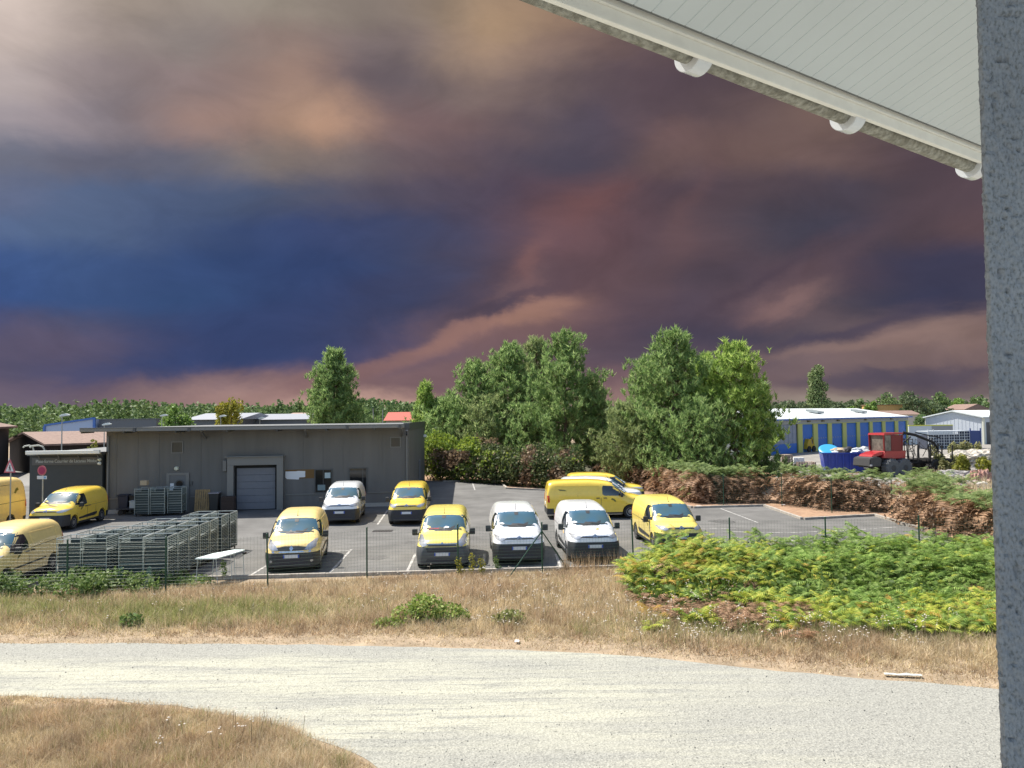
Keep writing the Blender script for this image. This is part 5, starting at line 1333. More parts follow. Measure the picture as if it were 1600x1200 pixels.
# ================================================================== FORWARDER
V_red = mat('red_machine_paint', (.36, .018, .025), .35, coat=.4, var=.08, vscale=3); V_dr = mat('dark_red_cab', (.17, .012, .012), .45)
V_dk = mat('dark_machine_grey', (.045, .045, .048), .6, var=.2); V_bk = mat('black_machine_steel', (.018, .017, .017), .7); V_rub = mat('dusty_tyre', (.10, .105, .11), .9, var=.2, vscale=4)
fw = empty('forestry_forwarder', (29.3, 62.6, 0), R(18), 'red cab forestry forwarder with black log bunk and crane, behind the bracken hedge', 'forestry machine')
def wheel(x, y, r, w=.62, m=V_rub):
    s = MB(); s.lathe([(y - w / 2, r * .5), (y - w / 2, r * .9), (y - w / 2 + .08, r), (y + w / 2 - .08, r), (y + w / 2, r * .9), (y + w / 2, r * .5)], (x, 0, r), 'y', 28)
    for k in range(18):
        a = 2 * math.pi * k / 18; M_ = Matrix.Translation((x, y, r)) @ Matrix.Rotation(a, 4, 'Y') @ Matrix.Translation((0, 0, r)); s.box((-.05, -w / 2 + .05, -.02), (.05, w / 2 - .05, .045), M=M_)
    o = s.build('wheel', m, fw); s = MB(); s.lathe([(y - w / 2 - .02, r * .22), (y - w / 2 + .02, r * .48), (y + w / 2 - .02, r * .48), (y + w / 2 + .02, r * .22)], (x, 0, r), 'y', 18); s.build('hub', V_dk, o)
for x in (.75, 1.95):
    wheel(x, -.95, .70); wheel(x, .95, .70)
for x in (5.2, 6.4): wheel(x, -.95, .62, m=V_bk); wheel(x, .95, .62, m=V_bk)
s = MB(); s.prism([(-1.0, .75), (2.6, .75), (2.6, 1.35), (-.2, 1.45), (-1.1, 1.2)], 'y', -.65, .65); s.build('chassis', V_bk, fw)
s = MB(); s.prism([(-1.35, .85), (-.2, .85), (-.1, 1.5), (-.6, 1.65), (-1.25, 1.5)], 'y', -.95, .95); bmesh.ops.bevel(s.b, geom=s.b.edges[:], offset=.06, segments=2, affect='EDGES'); s.build('nose_guard', V_dk, fw)
s = MB(); s.prism([(-.9, 1.56), (-.62, 1.67), (.2, 1.72), (.4, 2.0), (-.1, 1.98), (-.8, 1.75)], 'y', -.75, .75); s.prism([(.0, 1.5), (2.35, 1.36), (2.45, 2.05), (.35, 2.05)], 'y', -.88, .88); bmesh.ops.bevel(s.b, geom=s.b.edges[:], offset=.05, segments=2, affect='EDGES'); s.build('bonnet', V_red, fw, True)
# cab: posts, roof, glass
s = MB(); s.prism([(.25, 3.32), (2.15, 3.38), (2.2, 3.5), (.3, 3.48)], 'y', -.86, .86); s.build('cab_roof', V_red, fw)
for (x0, x1) in ((.32, .30), (1.05, 1.05), (2.1, 2.15)):
    for y in (-.82, .74): s = MB(); s.prism([(x0 - .06, 2.06), (x0 + .06, 2.06), (x1 + .06, 3.32), (x1 - .06, 3.32)], 'y', y, y + .09); s.build('cab_pillar', V_dr, fw)
s = MB(); s.box((.38, -.79, 2.06), (1.0, .79, 3.3)); s.build('cab_glass', mat('dusty_cab_glass', (.22, .20, .17), .2, col2=(.10, .09, .08), vscale=3), fw)
s = MB(); s.box((1.1, -.80, 2.06), (2.08, .80, 3.3)); s.build('cab_rear_panel', V_dr, fw)
# log bunk stakes and headboard
s = MB(); s.box((2.9, -.35, .95), (7.2, .35, 1.2)); s.build('rear_frame', V_bk, fw)
for x in (3.3, 4.6, 5.8, 6.9):
    for y in (-1.15, 1.15):
        s = MB(); s.tube([(x, y, 1.15), (x, y * 1.05, 2.4)], .06, 6); s.build('stake', V_bk, fw)
    s = MB(); s.box((x - .08, -1.15, 1.12), (x + .08, 1.15, 1.28)); s.build('bunk', V_bk, fw)
s = MB()
for k in range(6): s.tube([(2.9, -1.1 + k * .44, 1.2), (2.9, -1.1 + k * .44, 3.0)], .035, 5)
for k in range(4): s.tube([(2.9, -1.1, 1.5 + k * .48), (2.9, 1.1, 1.5 + k * .48)], .035, 5)
s.build('headboard_grille', V_bk, fw)
s = MB(); s.tube([(2.6, 0, 1.3), (2.6, 0, 2.9), (3.1, 0, 3.45), (4.2, -.1, 3.25), (6.0, -.2, 2.6), (6.4, -.2, 2.1)], [.20, .16, .13, .12, .10, .08], 8); s.tube([(2.8, .15, 2.4), (3.9, .1, 3.1)], .06, 6); s.tube([(4.2, -.1, 3.45), (6.6, -.3, 3.0)], .05, 6); s.build('crane_boom', V_bk, fw, True)
s = MB(); s.tube([(6.4, -.2, 2.15), (6.4, -.2, 1.85)], .07, 6)
for sg2 in (-1, 1): s.tube([(6.4, -.2, 1.9), (6.4 + sg2 * .35, -.2, 1.75), (6.4 + sg2 * .45, -.2, 1.4), (6.4 + sg2 * .12, -.2, 1.12)], .05, 6)
s.build('grapple', V_bk, fw, True)
s = MB()
for k in range(9): a = random.uniform(3, 6.6); s.tube([(a, random.uniform(-.9, .9), 1.4), (a + random.uniform(-.5, .8), random.uniform(-.9, .9), 2.4 + random.random() * .6), (a + random.uniform(0, 1.2), random.uniform(-.7, .7), 2.0)], .03, 5)
s.build('hydraulic_hoses', V_bk, fw, True)
s = MB(); s.box((-1.30, -.98, .88), (-1.1, -.70, 1.02), .02); s.build('marker_light', P_lamp, fw)

# ================================================================== YARD CLUTTER
p = G(1478, 702); rk = empty('wire_stillage', (56.6, 105, 0), R(10), 'long stack of white wire stillages closed by a blue end panel', 'stillage rack')
WL_ = 6.4; s = MB(); HZ = 2.45
for k in range(9):
    for zc in (0,): s.box((k * WL_ / 8 - .035, -.035, .0), (k * WL_ / 8 + .035, .035, HZ + (.3 if k in (0, 1) else .0)))
for k in range(7): s.box((0, -.03, .1 + k * .38), (WL_, .03, .16 + k * .38))
for k in range(17): s.box((k * WL_ / 16 - .015, -.02, .1), (k * WL_ / 16 + .015, .02, HZ - .1))
s.build('front_grid', mat('white_rack_steel', (.50, .53, .56), .5), rk)
s = MB(); s.box((0, .3, .05), (WL_, 2.2, 1.9)); s.build('rack_contents', mat('dark_blue_grey_contents', (.05, .06, .09), .7, var=.3, vscale=2), rk)
s = MB(); s.box((0, .1, HZ - .05), (WL_, 2.3, HZ + .05)); s.build('top_deck', mat('pale_rack_deck', (.48, .52, .56), .6), rk)
s = MB(); s.box((WL_ + .05, -.05, .1), (WL_ + 1.7, 2.2, HZ)); s.box((WL_ + .02, -.1, 0), (WL_ + .14, 0.02, HZ + .35)); s.box((WL_ + 1.62, -.1, 0), (WL_ + 1.74, .02, HZ + .35)); s.build('blue_end_panel', mat('navy_panel', (.03, .055, .18), .6), rk)
# stacked pallets
p0_ = G(1233, 733)
for k in range(9):
    pallet(f'grey weathered pallet, number {k + 1} from the ground in the tall pallet stack beside the blue skip' if False else ['lowest', 'second', 'third', 'fourth', 'fifth', 'sixth', 'seventh', 'eighth', 'topmost'][k] + ' weathered pallet of the tall stack left of the skip', (p0_.x, p0_.y, .004 + k * .146), 0, R(8 + random.uniform(-3, 3)), grp='stacked pallets left of the skip', m=mat('weathered_pallet_wood', (.30, .235, .19), .9, var=.2))
p0_ = G(1268, 733)
for k in range(4):
    pallet(['lowest', 'second', 'third', 'topmost'][k] + ' weathered pallet of the low stack touching the skip', (p0_.x, p0_.y + 1, .004 + k * .146), 0, R(-5 + random.uniform(-3, 3)), grp='low pallet stack by the skip', m=MATS['weathered_pallet_wood'], w=1.6)
for i, u in enumerate((1245, 1253)):
    p = G(u, 731); s = MB(); s.box((-.26, 0, .35), (.26, .5, .95), .03); s.box((-.2, .05, 0), (-.14, .45, .349)); s.box((.14, .05, 0), (.2, .45, .349)); o = s.build('white_cabinet', mat('white_appliance', (.68, .70, .70), .4)); o.location = (p.x, p.y, .004); tag(o, ('left' if i == 0 else 'right') + ' one of two small white appliances between the pallet stacks', 'appliance', 'white appliances by the pallets')
# long low timber beam stack
p = G(1300, 718); s = MB()
p = G(1262, 706); ym = empty('yellow_machine', (p.x, p.y, 0), R(40), 'small yellow machine parked against the first narrow blue door', 'machine'); my = mat('machine_yellow', (.45, .30, .02), .5)
s = MB(); s.prism([(-1, .4), (.9, .4), (1.0, 1.0), (.3, 1.1), (.1, 1.7), (-.5, 1.7), (-.9, 1.1)], 'y', -.5, .5); s.build('body', my, ym)
s = MB(); s.tube([(.5, 0, 1.0), (1.2, 0, 1.9), (1.7, 0, .6)], .1, 6); s.build('boom', my, ym)
for x in (-.6, .6):
    for y in (-.55, .5): s = MB(); s.lathe([(y - .1, .4), (y + .1, .4)], (x, 0, .4), 'y', 14); s.build('wheel', P_tyre, ym)
for (u, v, lb) in ((1292, 702, 'dark drum beside the second blue workshop door'), (1297, 702, 'black and white drum right of the second blue workshop door'), (1322, 699, 'dark green cylinder beside the fourth blue workshop door')):
    p = G(u, v); s = MB(); s.lathe([(0, .3), (.05, .32), (.3, .30), (.6, .32), (.9, .32), (.95, .26), (1.0, .25), (1.0, .05)], (0, 0, 0), 'z', 16); o = s.build('drum', mat('dark_drum', (.02, .025, .025), .5), None, True); o.location = (p.x, p.y - .5, .004); tag(o, lb, 'drum')
# rubble heaps
ORD = ['first', 'second', 'third', 'fourth', 'fifth', 'sixth', 'seventh', 'eighth', 'ninth', 'tenth', 'eleventh', 'twelfth', 'thirteenth', 'fourteenth', 'fifteenth', 'sixteenth', 'seventeenth', 'eighteenth']
def heap(name, u, v, rx, ry, h, m, label, seed, y=None):
    p = G(u, v) if y is None else D(u, v, y); bm = bmesh.new(); bmesh.ops.create_icosphere(bm, subdivisions=5, radius=1)
    for q in bm.verts:
        c = q.co.copy(); n = 1 + .35 * noise.noise(c * 2 + Vector((seed, 0, 0))) + .22 * noise.noise(c * 7 + Vector((seed, 3, 0))) + .08 * noise.noise(c * 20)
        q.co = Vector((c.x * rx, c.y * ry, c.z * h)) * n
    bmesh.ops.delete(bm, geom=[q for q in bm.verts if q.co.z < -.25], context='VERTS')
    me = bpy.data.meshes.new(name); bm.to_mesh(me); bm.free(); o = link(name, me, m); o.location = (p.x, p.y, 0); return tag(o, label, 'rubble heap')
heap('rubble_heap', 1520, 728, 3.6, 2.5, 1.35, mat('pale_rubble', (.52, .49, .42), .95, col2=(.30, .27, .23), vscale=4, var=.3, rampw=(.4, .55)), 'pale sandy rubble heap beside the stucco pillar', 3)
heap('stone_heap', 1500, 752, 3.2, 1.0, .75, mat('grey_stones', (.42, .40, .38), .95, col2=(.22, .2, .19), vscale=5, var=.3), 'low heap of grey stones behind the hedge near the pillar', 9)
heap('pink_boulder', 1534, 755, .9, .7, .95, mat('pink_stone', (.42, .25, .20), .95, col2=(.28, .16, .13), vscale=4, var=.2), 'pinkish broken stone block behind the hedge, next to the pillar', 14)
for i in range(16):
    u = 1462 + i * 5 + random.uniform(-3, 3); p = G(u, 757 + random.uniform(-4, 5)); r_ = random.uniform(.15, .38)
    o = lump('stone', (p.x, p.y, r_ * .4), r_, mat(('stone_a', 'stone_b', 'stone_c')[i % 3], ((.50, .48, .45), (.36, .30, .27), (.28, .27, .27))[i % 3], .95, var=.2), f'loose broken stone behind the hedge, {ORD[i]} of the row counted from the forestry machine', (1.2, 1, .8), i * 3, 'stone', 'loose stones behind the hedge')
# litter
for (u, v, sx, sy, m_, lb) in ((1411, 1058, .34, .05, 'pale', 'pale strip of board lying on the far verge of the gravel road'), (808, 1005, .05, .08, 'wh', 'scrap of white paper at the edge of the dry grass'), (1092, 792, .16, .08, 'wh', 'white litter on the asphalt right of the yellow van'), (1224, 790, .12, .08, 'wh', 'white litter on the needle litter by the hedge fence'), (1508, 838, .14, .1, 'wh', 'white litter on the asphalt beside the pillar')):
    p = G(u, v); bm = bmesh.new(); bmesh.ops.create_grid(bm, x_segments=8, y_segments=3, size=1)
    for q in bm.verts: q.co = Vector((q.co.x * sx, q.co.y * sy, .03 + .03 * noise.noise(q.co * 2 + Vector((u, 0, 0)))))
    g = bmesh.ops.extrude_face_region(bm, geom=bm.faces[:]); bmesh.ops.translate(bm, vec=(0, 0, .012), verts=[x for x in g['geom'] if isinstance(x, bmesh.types.BMVert)])
    me = bpy.data.meshes.new('l'); bm.to_mesh(me); bm.free(); o = link('board_scrap' if m_ == 'pale' else 'paper_scrap', me, mat('litter_' + m_, (.55, .56, .50) if m_ == 'pale' else (.7, .7, .7), .8)); o.location = (p.x, p.y, .015); o.rotation_euler = (0, 0, R(-10)); tag(o, lb, 'litter')
# orange door marks on the second white van
# ================================================================== PLANTS
def rot_basis(n, up=0.0):
    """n random orthonormal frames (n,3,3)"""
    a = rng.normal(size=(n, 3)); a[:, 2] += up; a /= np.linalg.norm(a, axis=1)[:, None]
    b = rng.normal(size=(n, 3)); b -= (b * a).sum(1)[:, None] * a; b /= np.linalg.norm(b, axis=1)[:, None]
    c = np.cross(a, b); return a, b, c
def leafquads(P, size, asp=.6, up=0.0):
    P = np.asarray(P); n = len(P); a, b, c = rot_basis(n, up)
    s = size * rng.uniform(.6, 1.3, n)[:, None]
    return np.stack([P - b * s, P - c * s * asp + b * s * .1, P + b * s, P + c * s * asp + b * s * .1], 1)
def tuft_tpl(k, l, w, up=.35):
    """needle tuft: k thin blades from the origin -> (k,3,3)"""
    d = rng.normal(size=(k, 3)); d[:, 2] = np.abs(d[:, 2]) * .8 + up; d /= np.linalg.norm(d, axis=1)[:, None]
    s = np.cross(d, rng.normal(size=(k, 3))); s /= np.linalg.norm(s, axis=1)[:, None]
    L_ = l * rng.uniform(.7, 1.1, k)[:, None]
    return np.stack([-s * w, s * w, d * L_], 1)
def place_tpl(tpls, P, S_, tilt=None):
    out = []
    idx = rng.integers(0, len(tpls), len(P))
    for i, t in enumerate(tpls):
        sel = np.where(idx == i)[0]
        if not len(sel): continue
        a = rng.uniform(0, 2 * np.pi, len(sel)); ca, sa = np.cos(a), np.sin(a)
        Rm = np.zeros((len(sel), 3, 3)); Rm[:, 0, 0] = ca; Rm[:, 0, 1] = -sa; Rm[:, 1, 0] = sa; Rm[:, 1, 1] = ca; Rm[:, 2, 2] = 1
        v = np.einsum('nij,kcj->nkci', Rm, t) * S_[sel][:, None, None, None]
        if tilt is not None: v[..., 0] += v[..., 2] * tilt[sel, 0][:, None, None]; v[..., 1] += v[..., 2] * tilt[sel, 1][:, None, None]
        out.append((v + P[sel][:, None, None, :]).reshape(-1, v.shape[2], 3))
    return np.concatenate(out)
M_bark = mat('pine_bark', (.13, .085, .06), .95, var=.3, vscale=6, bump=.5)
def foliage(name, c1, c2, c3, tr=.3, var=.22, vs=1.2):
    return mat(name, c1, .65, spec=.3, island=[(0, c1), (.5, c2), (1, c3)], var=var, vscale=vs, transl=tr)
PINE_D = foliage('dark_pine_needles', (.105, .185, .06), (.24, .365, .12), (.46, .575, .24), tr=.5)
PINE_L = foliage('light_pine_needles', (.15, .25, .055), (.31, .45, .10), (.52, .64, .20), tr=.5)
PINE_O = foliage('olive_pine_needles', (.13, .18, .07), (.26, .33, .13), (.44, .50, .23), tr=.5)
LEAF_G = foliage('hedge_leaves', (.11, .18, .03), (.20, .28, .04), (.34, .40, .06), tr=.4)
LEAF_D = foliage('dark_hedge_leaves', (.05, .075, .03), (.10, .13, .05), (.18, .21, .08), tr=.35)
LEAF_DRY = foliage('dry_hedge_leaves', (.12, .08, .05), (.22, .15, .10), (.33, .25, .15))
LEAF_Y = foliage('yellow_leaves', (.18, .19, .03), (.32, .30, .04), (.45, .40, .06))
def brush_tpl(k, l, w):
    d = np.column_stack([rng.normal(size=k) * .72, rng.normal(size=k) * .72, np.full(k, .9)]); d /= np.linalg.norm(d, axis=1)[:, None]
    b0 = np.column_stack([rng.normal(size=k) * .03, rng.normal(size=k) * .03, rng.uniform(-.12, .22, k)])
    s = np.cross(d, rng.normal(size=(k, 3))); s /= np.linalg.norm(s, axis=1)[:, None]; L_ = l * rng.uniform(.6, 1.1, k)[:, None]
    return np.stack([b0 - s * w, b0 + s * w, b0 + d * L_], 1)
tpl_p = [brush_tpl(15, .46, .042) for _ in range(7)]
def pine(name, x, y, H, Rr, m, label, cat='tree', group=None, crown0=.1, top=.55, dens=1.0, seedv=0, tpl=None, lean=(0, 0)):
    root = empty(name, (x, y, 0), 0, label, cat, group); tpl = tpl or tpl_p
    s = MB(); s.tube([(0, 0, -.1), (lean[0] * .3 * H, lean[1] * .3 * H, H * .35), (lean[0] * H * .7, lean[1] * H * .7, H * .7), (lean[0] * H, lean[1] * H, H * .97)], [.17 * H / 10, .13 * H / 10, .07 * H / 10, .015], 8)
    s.build('trunk', M_bark, root, True)
    P = []; s = MB(); z = crown0 * H
    while z < H * .985:
        t = (z / H - crown0) / (1 - crown0); prof_ = max(.20 * (1 - t) ** .2, (1 - t) ** top) * min(1, .62 + t * 2.6) * (1 + .18 * math.sin(z * 2.1 + x))
        nb = int(rng.integers(5, 8)); a0 = rng.uniform(0, 6.28)
        for k in range(nb):
            a = a0 + 2 * math.pi * k / nb + rng.uniform(-.35, .35); rr = Rr * prof_ * rng.uniform(.5, 1.25) + .15
            rise = rr * rng.uniform(.15, .5) + .15; cx, cy = lean[0] * z, lean[1] * z
            tip = np.array([cx + math.cos(a) * rr, cy + math.sin(a) * rr, z + rise])
            if rr > .5: s.tube([(cx, cy, z), (cx + math.cos(a) * rr * .6, cy + math.sin(a) * rr * .6, z + rise * .35), tuple(tip)], [.035, .022, .008], 4, cap=False)
            nt = max(3, int(7.5 * dens * rr / 1.3))
            for j in range(nt):
                f = rng.uniform(.25, 1.0) ** .7
                q = np.array([cx, cy, z]) + (tip - np.array([cx, cy, z])) * np.array([f, f, f * f])
                sp_ = .12 + .30 * f * min(1, rr / 1.5); P.append(q + rng.normal(size=3) * [sp_, sp_, sp_ * .7])
            for j in range(2): P.append(tip + rng.normal(size=3) * .10 + [0, 0, .06 + j * .16])
        z += (.30 + .42 * (1 - t)) * min(1, H / 9)
    for j in range(6): P.append([lean[0] * H, lean[1] * H, H * (.93 + j * .014)])
    s.build('branches', M_bark, root)
    P = np.array(P); S_ = rng.uniform(.65, 1.15, len(P)) * (.8 if H < 6 else 1)
    soup('crown', place_tpl(tpl, P, S_), 3, m, root)
    return root
def pxpine(name, u, vt, hw, y, m, label, group, **k):
    b = G(u, 745); p = D(u, vt, y); x = p.x; Rr = hw * y / F * 1.22
    return pine(name, x, y, p.z, Rr, m, label, group=group, **k)
g1, g2 = 'pines behind the car park, left clump', 'pines behind the car park, right clump'
pxpine('pine_tree', 522, 549, 46, 74, PINE_D, 'lone conical pine rising behind the depot roof', None, crown0=.1, top=.72, dens=2.0)
pxpine('pine_tree', 664, 607, 24, 72, PINE_L, 'thin light green young pine at the left end of the left clump', g1, top=.8, dens=1.0)
pxpine('pine_tree', 697, 632, 56, 72, PINE_D, 'low spreading pine left in the left clump, above the green hedge', g1, top=.5)
pxpine('pine_tree', 742, 571, 52, 70, PINE_D, 'dark pine, second peak from the left of the left clump', g1, top=.66, dens=1.15)
pxpine('pine_tree', 797, 544, 62, 69, PINE_D, 'dark blue green pine in the middle of the left clump', g1, top=.62, dens=1.1)
pxpine('pine_tree', 838, 533, 40, 72, PINE_O, 'greyish pine top half hidden between its two taller neighbours', g1, top=.6)
pxpine('pine_tree', 882, 526, 66, 63, PINE_D, 'tallest and broadest pine of the left clump', g1, top=.68, dens=1.1)
pxpine('pine_tree', 925, 604, 34, 64, PINE_O, 'lower pine at the right end of the left clump', g1, top=.5)
pxpine('pine_tree', 768, 628, 46, 67, PINE_O, 'low bushy olive pine at the foot of the left clump, behind the green hedge', g1, top=.4, crown0=.08)
pxpine('pine_tree', 835, 640, 52, 65, PINE_D, 'low bushy pine before the tall ones, middle of the left clump', g1, top=.4, crown0=.06)
pxpine('pine_tree', 985, 640, 46, 56, PINE_O, 'rounded pale olive small tree between the two pine clumps', g2, top=.38, crown0=.05, dens=1.5)
pxpine('pine_tree', 1020, 568, 50, 58, PINE_D, 'pine with ragged left side at the left of the right clump', g2, top=.45)
pxpine('pine_tree', 1050, 528, 62, 55, PINE_D, 'tallest pine of the right clump', g2, top=.58, dens=1.1)
pxpine('pine_tree', 1098, 566, 48, 57, PINE_L, 'medium pine between the two highest of the right clump', g2, top=.45)
pxpine('pine_tree', 1146, 543, 52, 54, PINE_L, 'bright green broad pine at the right of the right clump', g2, top=.5, dens=1.2)
pxpine('pine_tree', 1184, 608, 26, 56, PINE_D, 'lowest pine at the right end of the right clump before the workshop', g2, top=.4, crown0=.06)
pxpine('pine_tree', 1090, 650, 60, 52, PINE_D, 'low dark pine at the foot of the right clump', g2, top=.35, crown0=.04)

def blobs_points(bl, n, shell=.55):
    """bl: (x,y,z,rx,ry,rz); points concentrated near the surface"""
    bl = np.array(bl, float); vol = bl[:, 3] * bl[:, 4] + bl[:, 3] * bl[:, 5]; idx = rng.choice(len(bl), n, p=vol / vol.sum())
    d = rng.normal(size=(n, 3)); d /= np.linalg.norm(d, axis=1)[:, None]
    r = rng.uniform(shell, 1.05, n)[:, None]; P = bl[idx, :3] + d * r * bl[idx, 3:]
    return P[P[:, 2] > .03]
def leafy(name, x, y, bl, n, size, m, label, cat='tree', group=None, trunk=None, stemname='trunk', crown='crown', mi=None, asp=.6):
    root = empty(name, (x, y, 0), 0, label, cat, group)
    P = blobs_points(bl, n); ms = m if isinstance(m, list) else [m]
    o = soup(crown, leafquads(P, size, asp), 4, ms, root, mi=(rng.choice(len(ms), len(P), p=mi) if mi else None))
    if trunk:
        s = MB(); s.tube([(0, 0, -.1), (.05, 0, trunk * .5), (0, .05, trunk)], [.12 * trunk / 5 + .03, .08 * trunk / 5 + .02, .03], 7)
        for k in range(7):
            a = k * 2.4; z = trunk * (.35 + .08 * k); s.tube([(0.03, 0, z), (math.cos(a) * trunk * .13, math.sin(a) * trunk * .13, z + trunk * .14), (math.cos(a) * trunk * .2, math.sin(a) * trunk * .2, z + trunk * .3)], [.04, .025, .01], 4, cap=False)
        s.build(stemname, M_bark, root)
    return root
# poplar beyond the workshop
p = D(1277, 578, 140); H = p.z
bl = [(rng.normal() * .35, rng.normal() * .35, H * (.3 + .68 * k / 12), 2.2 * (1.05 - .5 * k / 12) * rng.uniform(.75, 1.15), 1.3, 1.25) for k in range(13)]
leafy('poplar_tree', p.x, p.y, bl, 5200, .24, foliage('poplar_leaves', (.10, .15, .05), (.17, .23, .09), (.26, .31, .14)), 'slender pale green poplar rising behind the workshop roof', trunk=H * .9)
def rtree(u, vt, hw, y, m, label, name='broadleaf_tree', n=1500, size=.32, group=None, wob=7, zlow=.2):
    p = D(u, vt, y); H = p.z; r = hw * y / F
    bl = [(0, 0, H * .55, r * .7, r * .7, H * .35)] + [(math.cos(a) * r * .55, math.sin(a) * r * .55, H * rng.uniform(zlow + .15, .84), r * rng.uniform(.3, .5), r * .45, H * rng.uniform(.1, .17)) for a in rng.uniform(0, 6.28, wob)] + [(rng.normal() * r * .2, 0, H * .88, r * .35, r * .35, H * .12)]
    return leafy(name, p.x, y, bl, n, size, m, label, group=group, trunk=H * .8)
FAR_G = foliage('far_green_leaves', (.09, .15, .06), (.14, .22, .08), (.22, .29, .12)); FAR_B = foliage('far_bright_leaves', (.12, .21, .04), (.19, .31, .07), (.27, .39, .12))
FAR_D = foliage('far_dark_leaves', (.065, .10, .05), (.10, .145, .07), (.15, .20, .10))
rtree(274, 631, 27, 96, FAR_B, 'round bright green tree peeping over the depot roof', n=2200, size=.22)
rtree(361, 621, 25, 97, LEAF_Y, 'yellow leaved tree peeping over the depot roof', n=1800, size=.2)
rtree(146, 686, 16, 62, foliage('yellow_green_shrub', (.14, .16, .03), (.24, .24, .05), (.3, .3, .08)), 'small yellow green shrub between the tiled barn and the depot', n=600, size=.12)
for (u, vt, hw, y, m_, lb) in ((1232, 624, 22, 230, FAR_D, 'dark tree right of the pine clump beyond the workshop roof'), (1312, 627, 20, 215, FAR_D, 'dark round tree just right of the poplar'), (1344, 622, 17, 220, FAR_G, 'green tree between the poplar and the ochre block'),
        (1362, 626, 12, 190, FAR_B, 'bright round tree left of the ochre block'), (1392, 613, 26, 210, FAR_G, 'broad tree above the ochre block'), (1432, 611, 28, 185, FAR_D, 'dark spreading pine-like tree right of the ochre block'),
        (1464, 612, 22, 195, FAR_G, 'tree with a pointed top above the warehouse gable'), (1497, 622, 24, 190, FAR_B, 'bright green tree above the warehouse roof'), (1530, 616, 26, 180, FAR_G, 'tree cut by the stucco pillar above the warehouse'),
        (1440, 648, 17, 140, FAR_G, 'low round bush tree between workshop and warehouse'), (1330, 634, 14, 200, FAR_B, 'low bright tree behind the workshop roof'), (1480, 632, 26, 170, FAR_D, 'low dark olive tree just behind the warehouse gable')):
    rtree(u, vt, hw, y, m_, lb, n=1300, size=.38, group='scattered trees beyond the workshop')
# ---- far pine plantation
def forest(name, N_, ymin, ymax, u0, u1, h0, h1, m, w=1.7, q=60, size=.42):
    y = rng.uniform(ymin, ymax, N_); u = rng.uniform(u0, u1, N_); x = (u - 800) / F * y
    H = rng.uniform(h0, h1, N_) + .8 * np.sin(x * .12) ; k = rng.uniform(0, 1, (N_, q)); a = rng.uniform(0, 6.28, (N_, q))
    zz = H[:, None] * (.15 + .85 * k); r = w * np.clip((1 - k) ** .7 + .12, 0, 1) * rng.uniform(.5, 1.1, (N_, q))
    P = np.stack([x[:, None] + np.cos(a) * r, y[:, None] + np.sin(a) * r, zz], 2).reshape(-1, 3)
    o = soup(name, leafquads(P, size, .7), 4, m); return o
FOR_A = foliage('plantation_needles', (.085, .145, .05), (.13, .205, .075), (.19, .27, .11), var=.15, vs=.15)
FOR_B = foliage('distant_plantation_needles', (.075, .11, .06), (.10, .15, .075), (.14, .19, .10), var=.15, vs=.1)
tag(forest('pine_plantation', 1700, 165, 300, -60, 760, 7.8, 9.4, FOR_A), 'dense green pine plantation stretching behind the depot on the left', 'forest', kind='stuff')
tag(forest('distant_pine_forest', 1500, 330, 560, -60, 1700, 8.6, 10.8, FOR_B, 3.0, 60, .8), 'distant dark band of pine forest along the whole horizon', 'forest', kind='stuff')

# ---- hedge in the middle (green, tall)
h0_, h1_ = np.array(G(668, 750))[:2], np.array(G(900, 768))[:2]
bl = []; n = 46
for k in range(n):
    t = k / (n - 1); c = h0_ + (h1_ - h0_) * t; top = (3.2 if t < .38 else 2.5) + .9 * noise.noise(Vector((t * 7, 0, 0)))
    bl.append((c[0], c[1] + .7 + rng.uniform(-.3, .3), top * .5, .75, .8, top * .5)); bl.append((c[0] + rng.uniform(-.3, .3), c[1] + 1.9, top * .68, .8, .9, top * .42 + rng.uniform(0, .4)))
def hedge(name, bl, n, size, ms, mi, label, hsplit=None):
    P = blobs_points(bl, n, .7); c = P[:, :2].mean(0)
    idx = rng.choice(len(ms), len(P), p=mi)
    if hsplit is not None: idx = hsplit(P, idx)
    o = soup(name, leafquads(P, size, .6), 4, ms, None, idx); return tag(o, label, 'hedge')
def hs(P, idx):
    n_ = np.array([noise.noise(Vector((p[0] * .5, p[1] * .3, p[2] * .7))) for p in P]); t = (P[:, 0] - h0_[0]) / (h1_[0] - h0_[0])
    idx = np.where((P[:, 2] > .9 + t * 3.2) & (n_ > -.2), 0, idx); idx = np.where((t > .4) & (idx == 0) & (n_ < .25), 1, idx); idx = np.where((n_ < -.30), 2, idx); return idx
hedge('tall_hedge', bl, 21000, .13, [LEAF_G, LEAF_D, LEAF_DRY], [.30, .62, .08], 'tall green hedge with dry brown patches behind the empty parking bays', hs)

# ---- fronds (bracken)
def frond_tpl(npair=9, droop=.5, seed=0):
    T = []; r_ = random.Random(seed)
    def pt(t): return np.array([t * .85, 0, .75 * t - droop * t * t * 1.25])
    for k in range(npair):
        t = .18 + .82 * k / npair; c = pt(t); w = .30 * math.sin(math.pi * min(1, (t * .95 + .12))) ** .8 + .02
        for sg in (-1, 1):
            tip = c + np.array([.10, sg * w, -.05 - .04 * r_.random()]); b = pt(min(1, t + .075))
            T.append([c, tip, b])
    T.append([pt(.0) + [0, -.006, 0], pt(.0) + [0, .006, 0], pt(.55)])
    return np.array(T)
fr_t = [frond_tpl(9, d, i) for i, d in enumerate((.25, .4, .55, .7))]
fr_d = [frond_tpl(8, d, i) for i, d in enumerate((.8, 1.0, 1.2, .9))]
BR_G = foliage('bracken_green', (.085, .16, .025), (.165, .27, .045), (.30, .40, .11), tr=.35, var=.3, vs=.7)
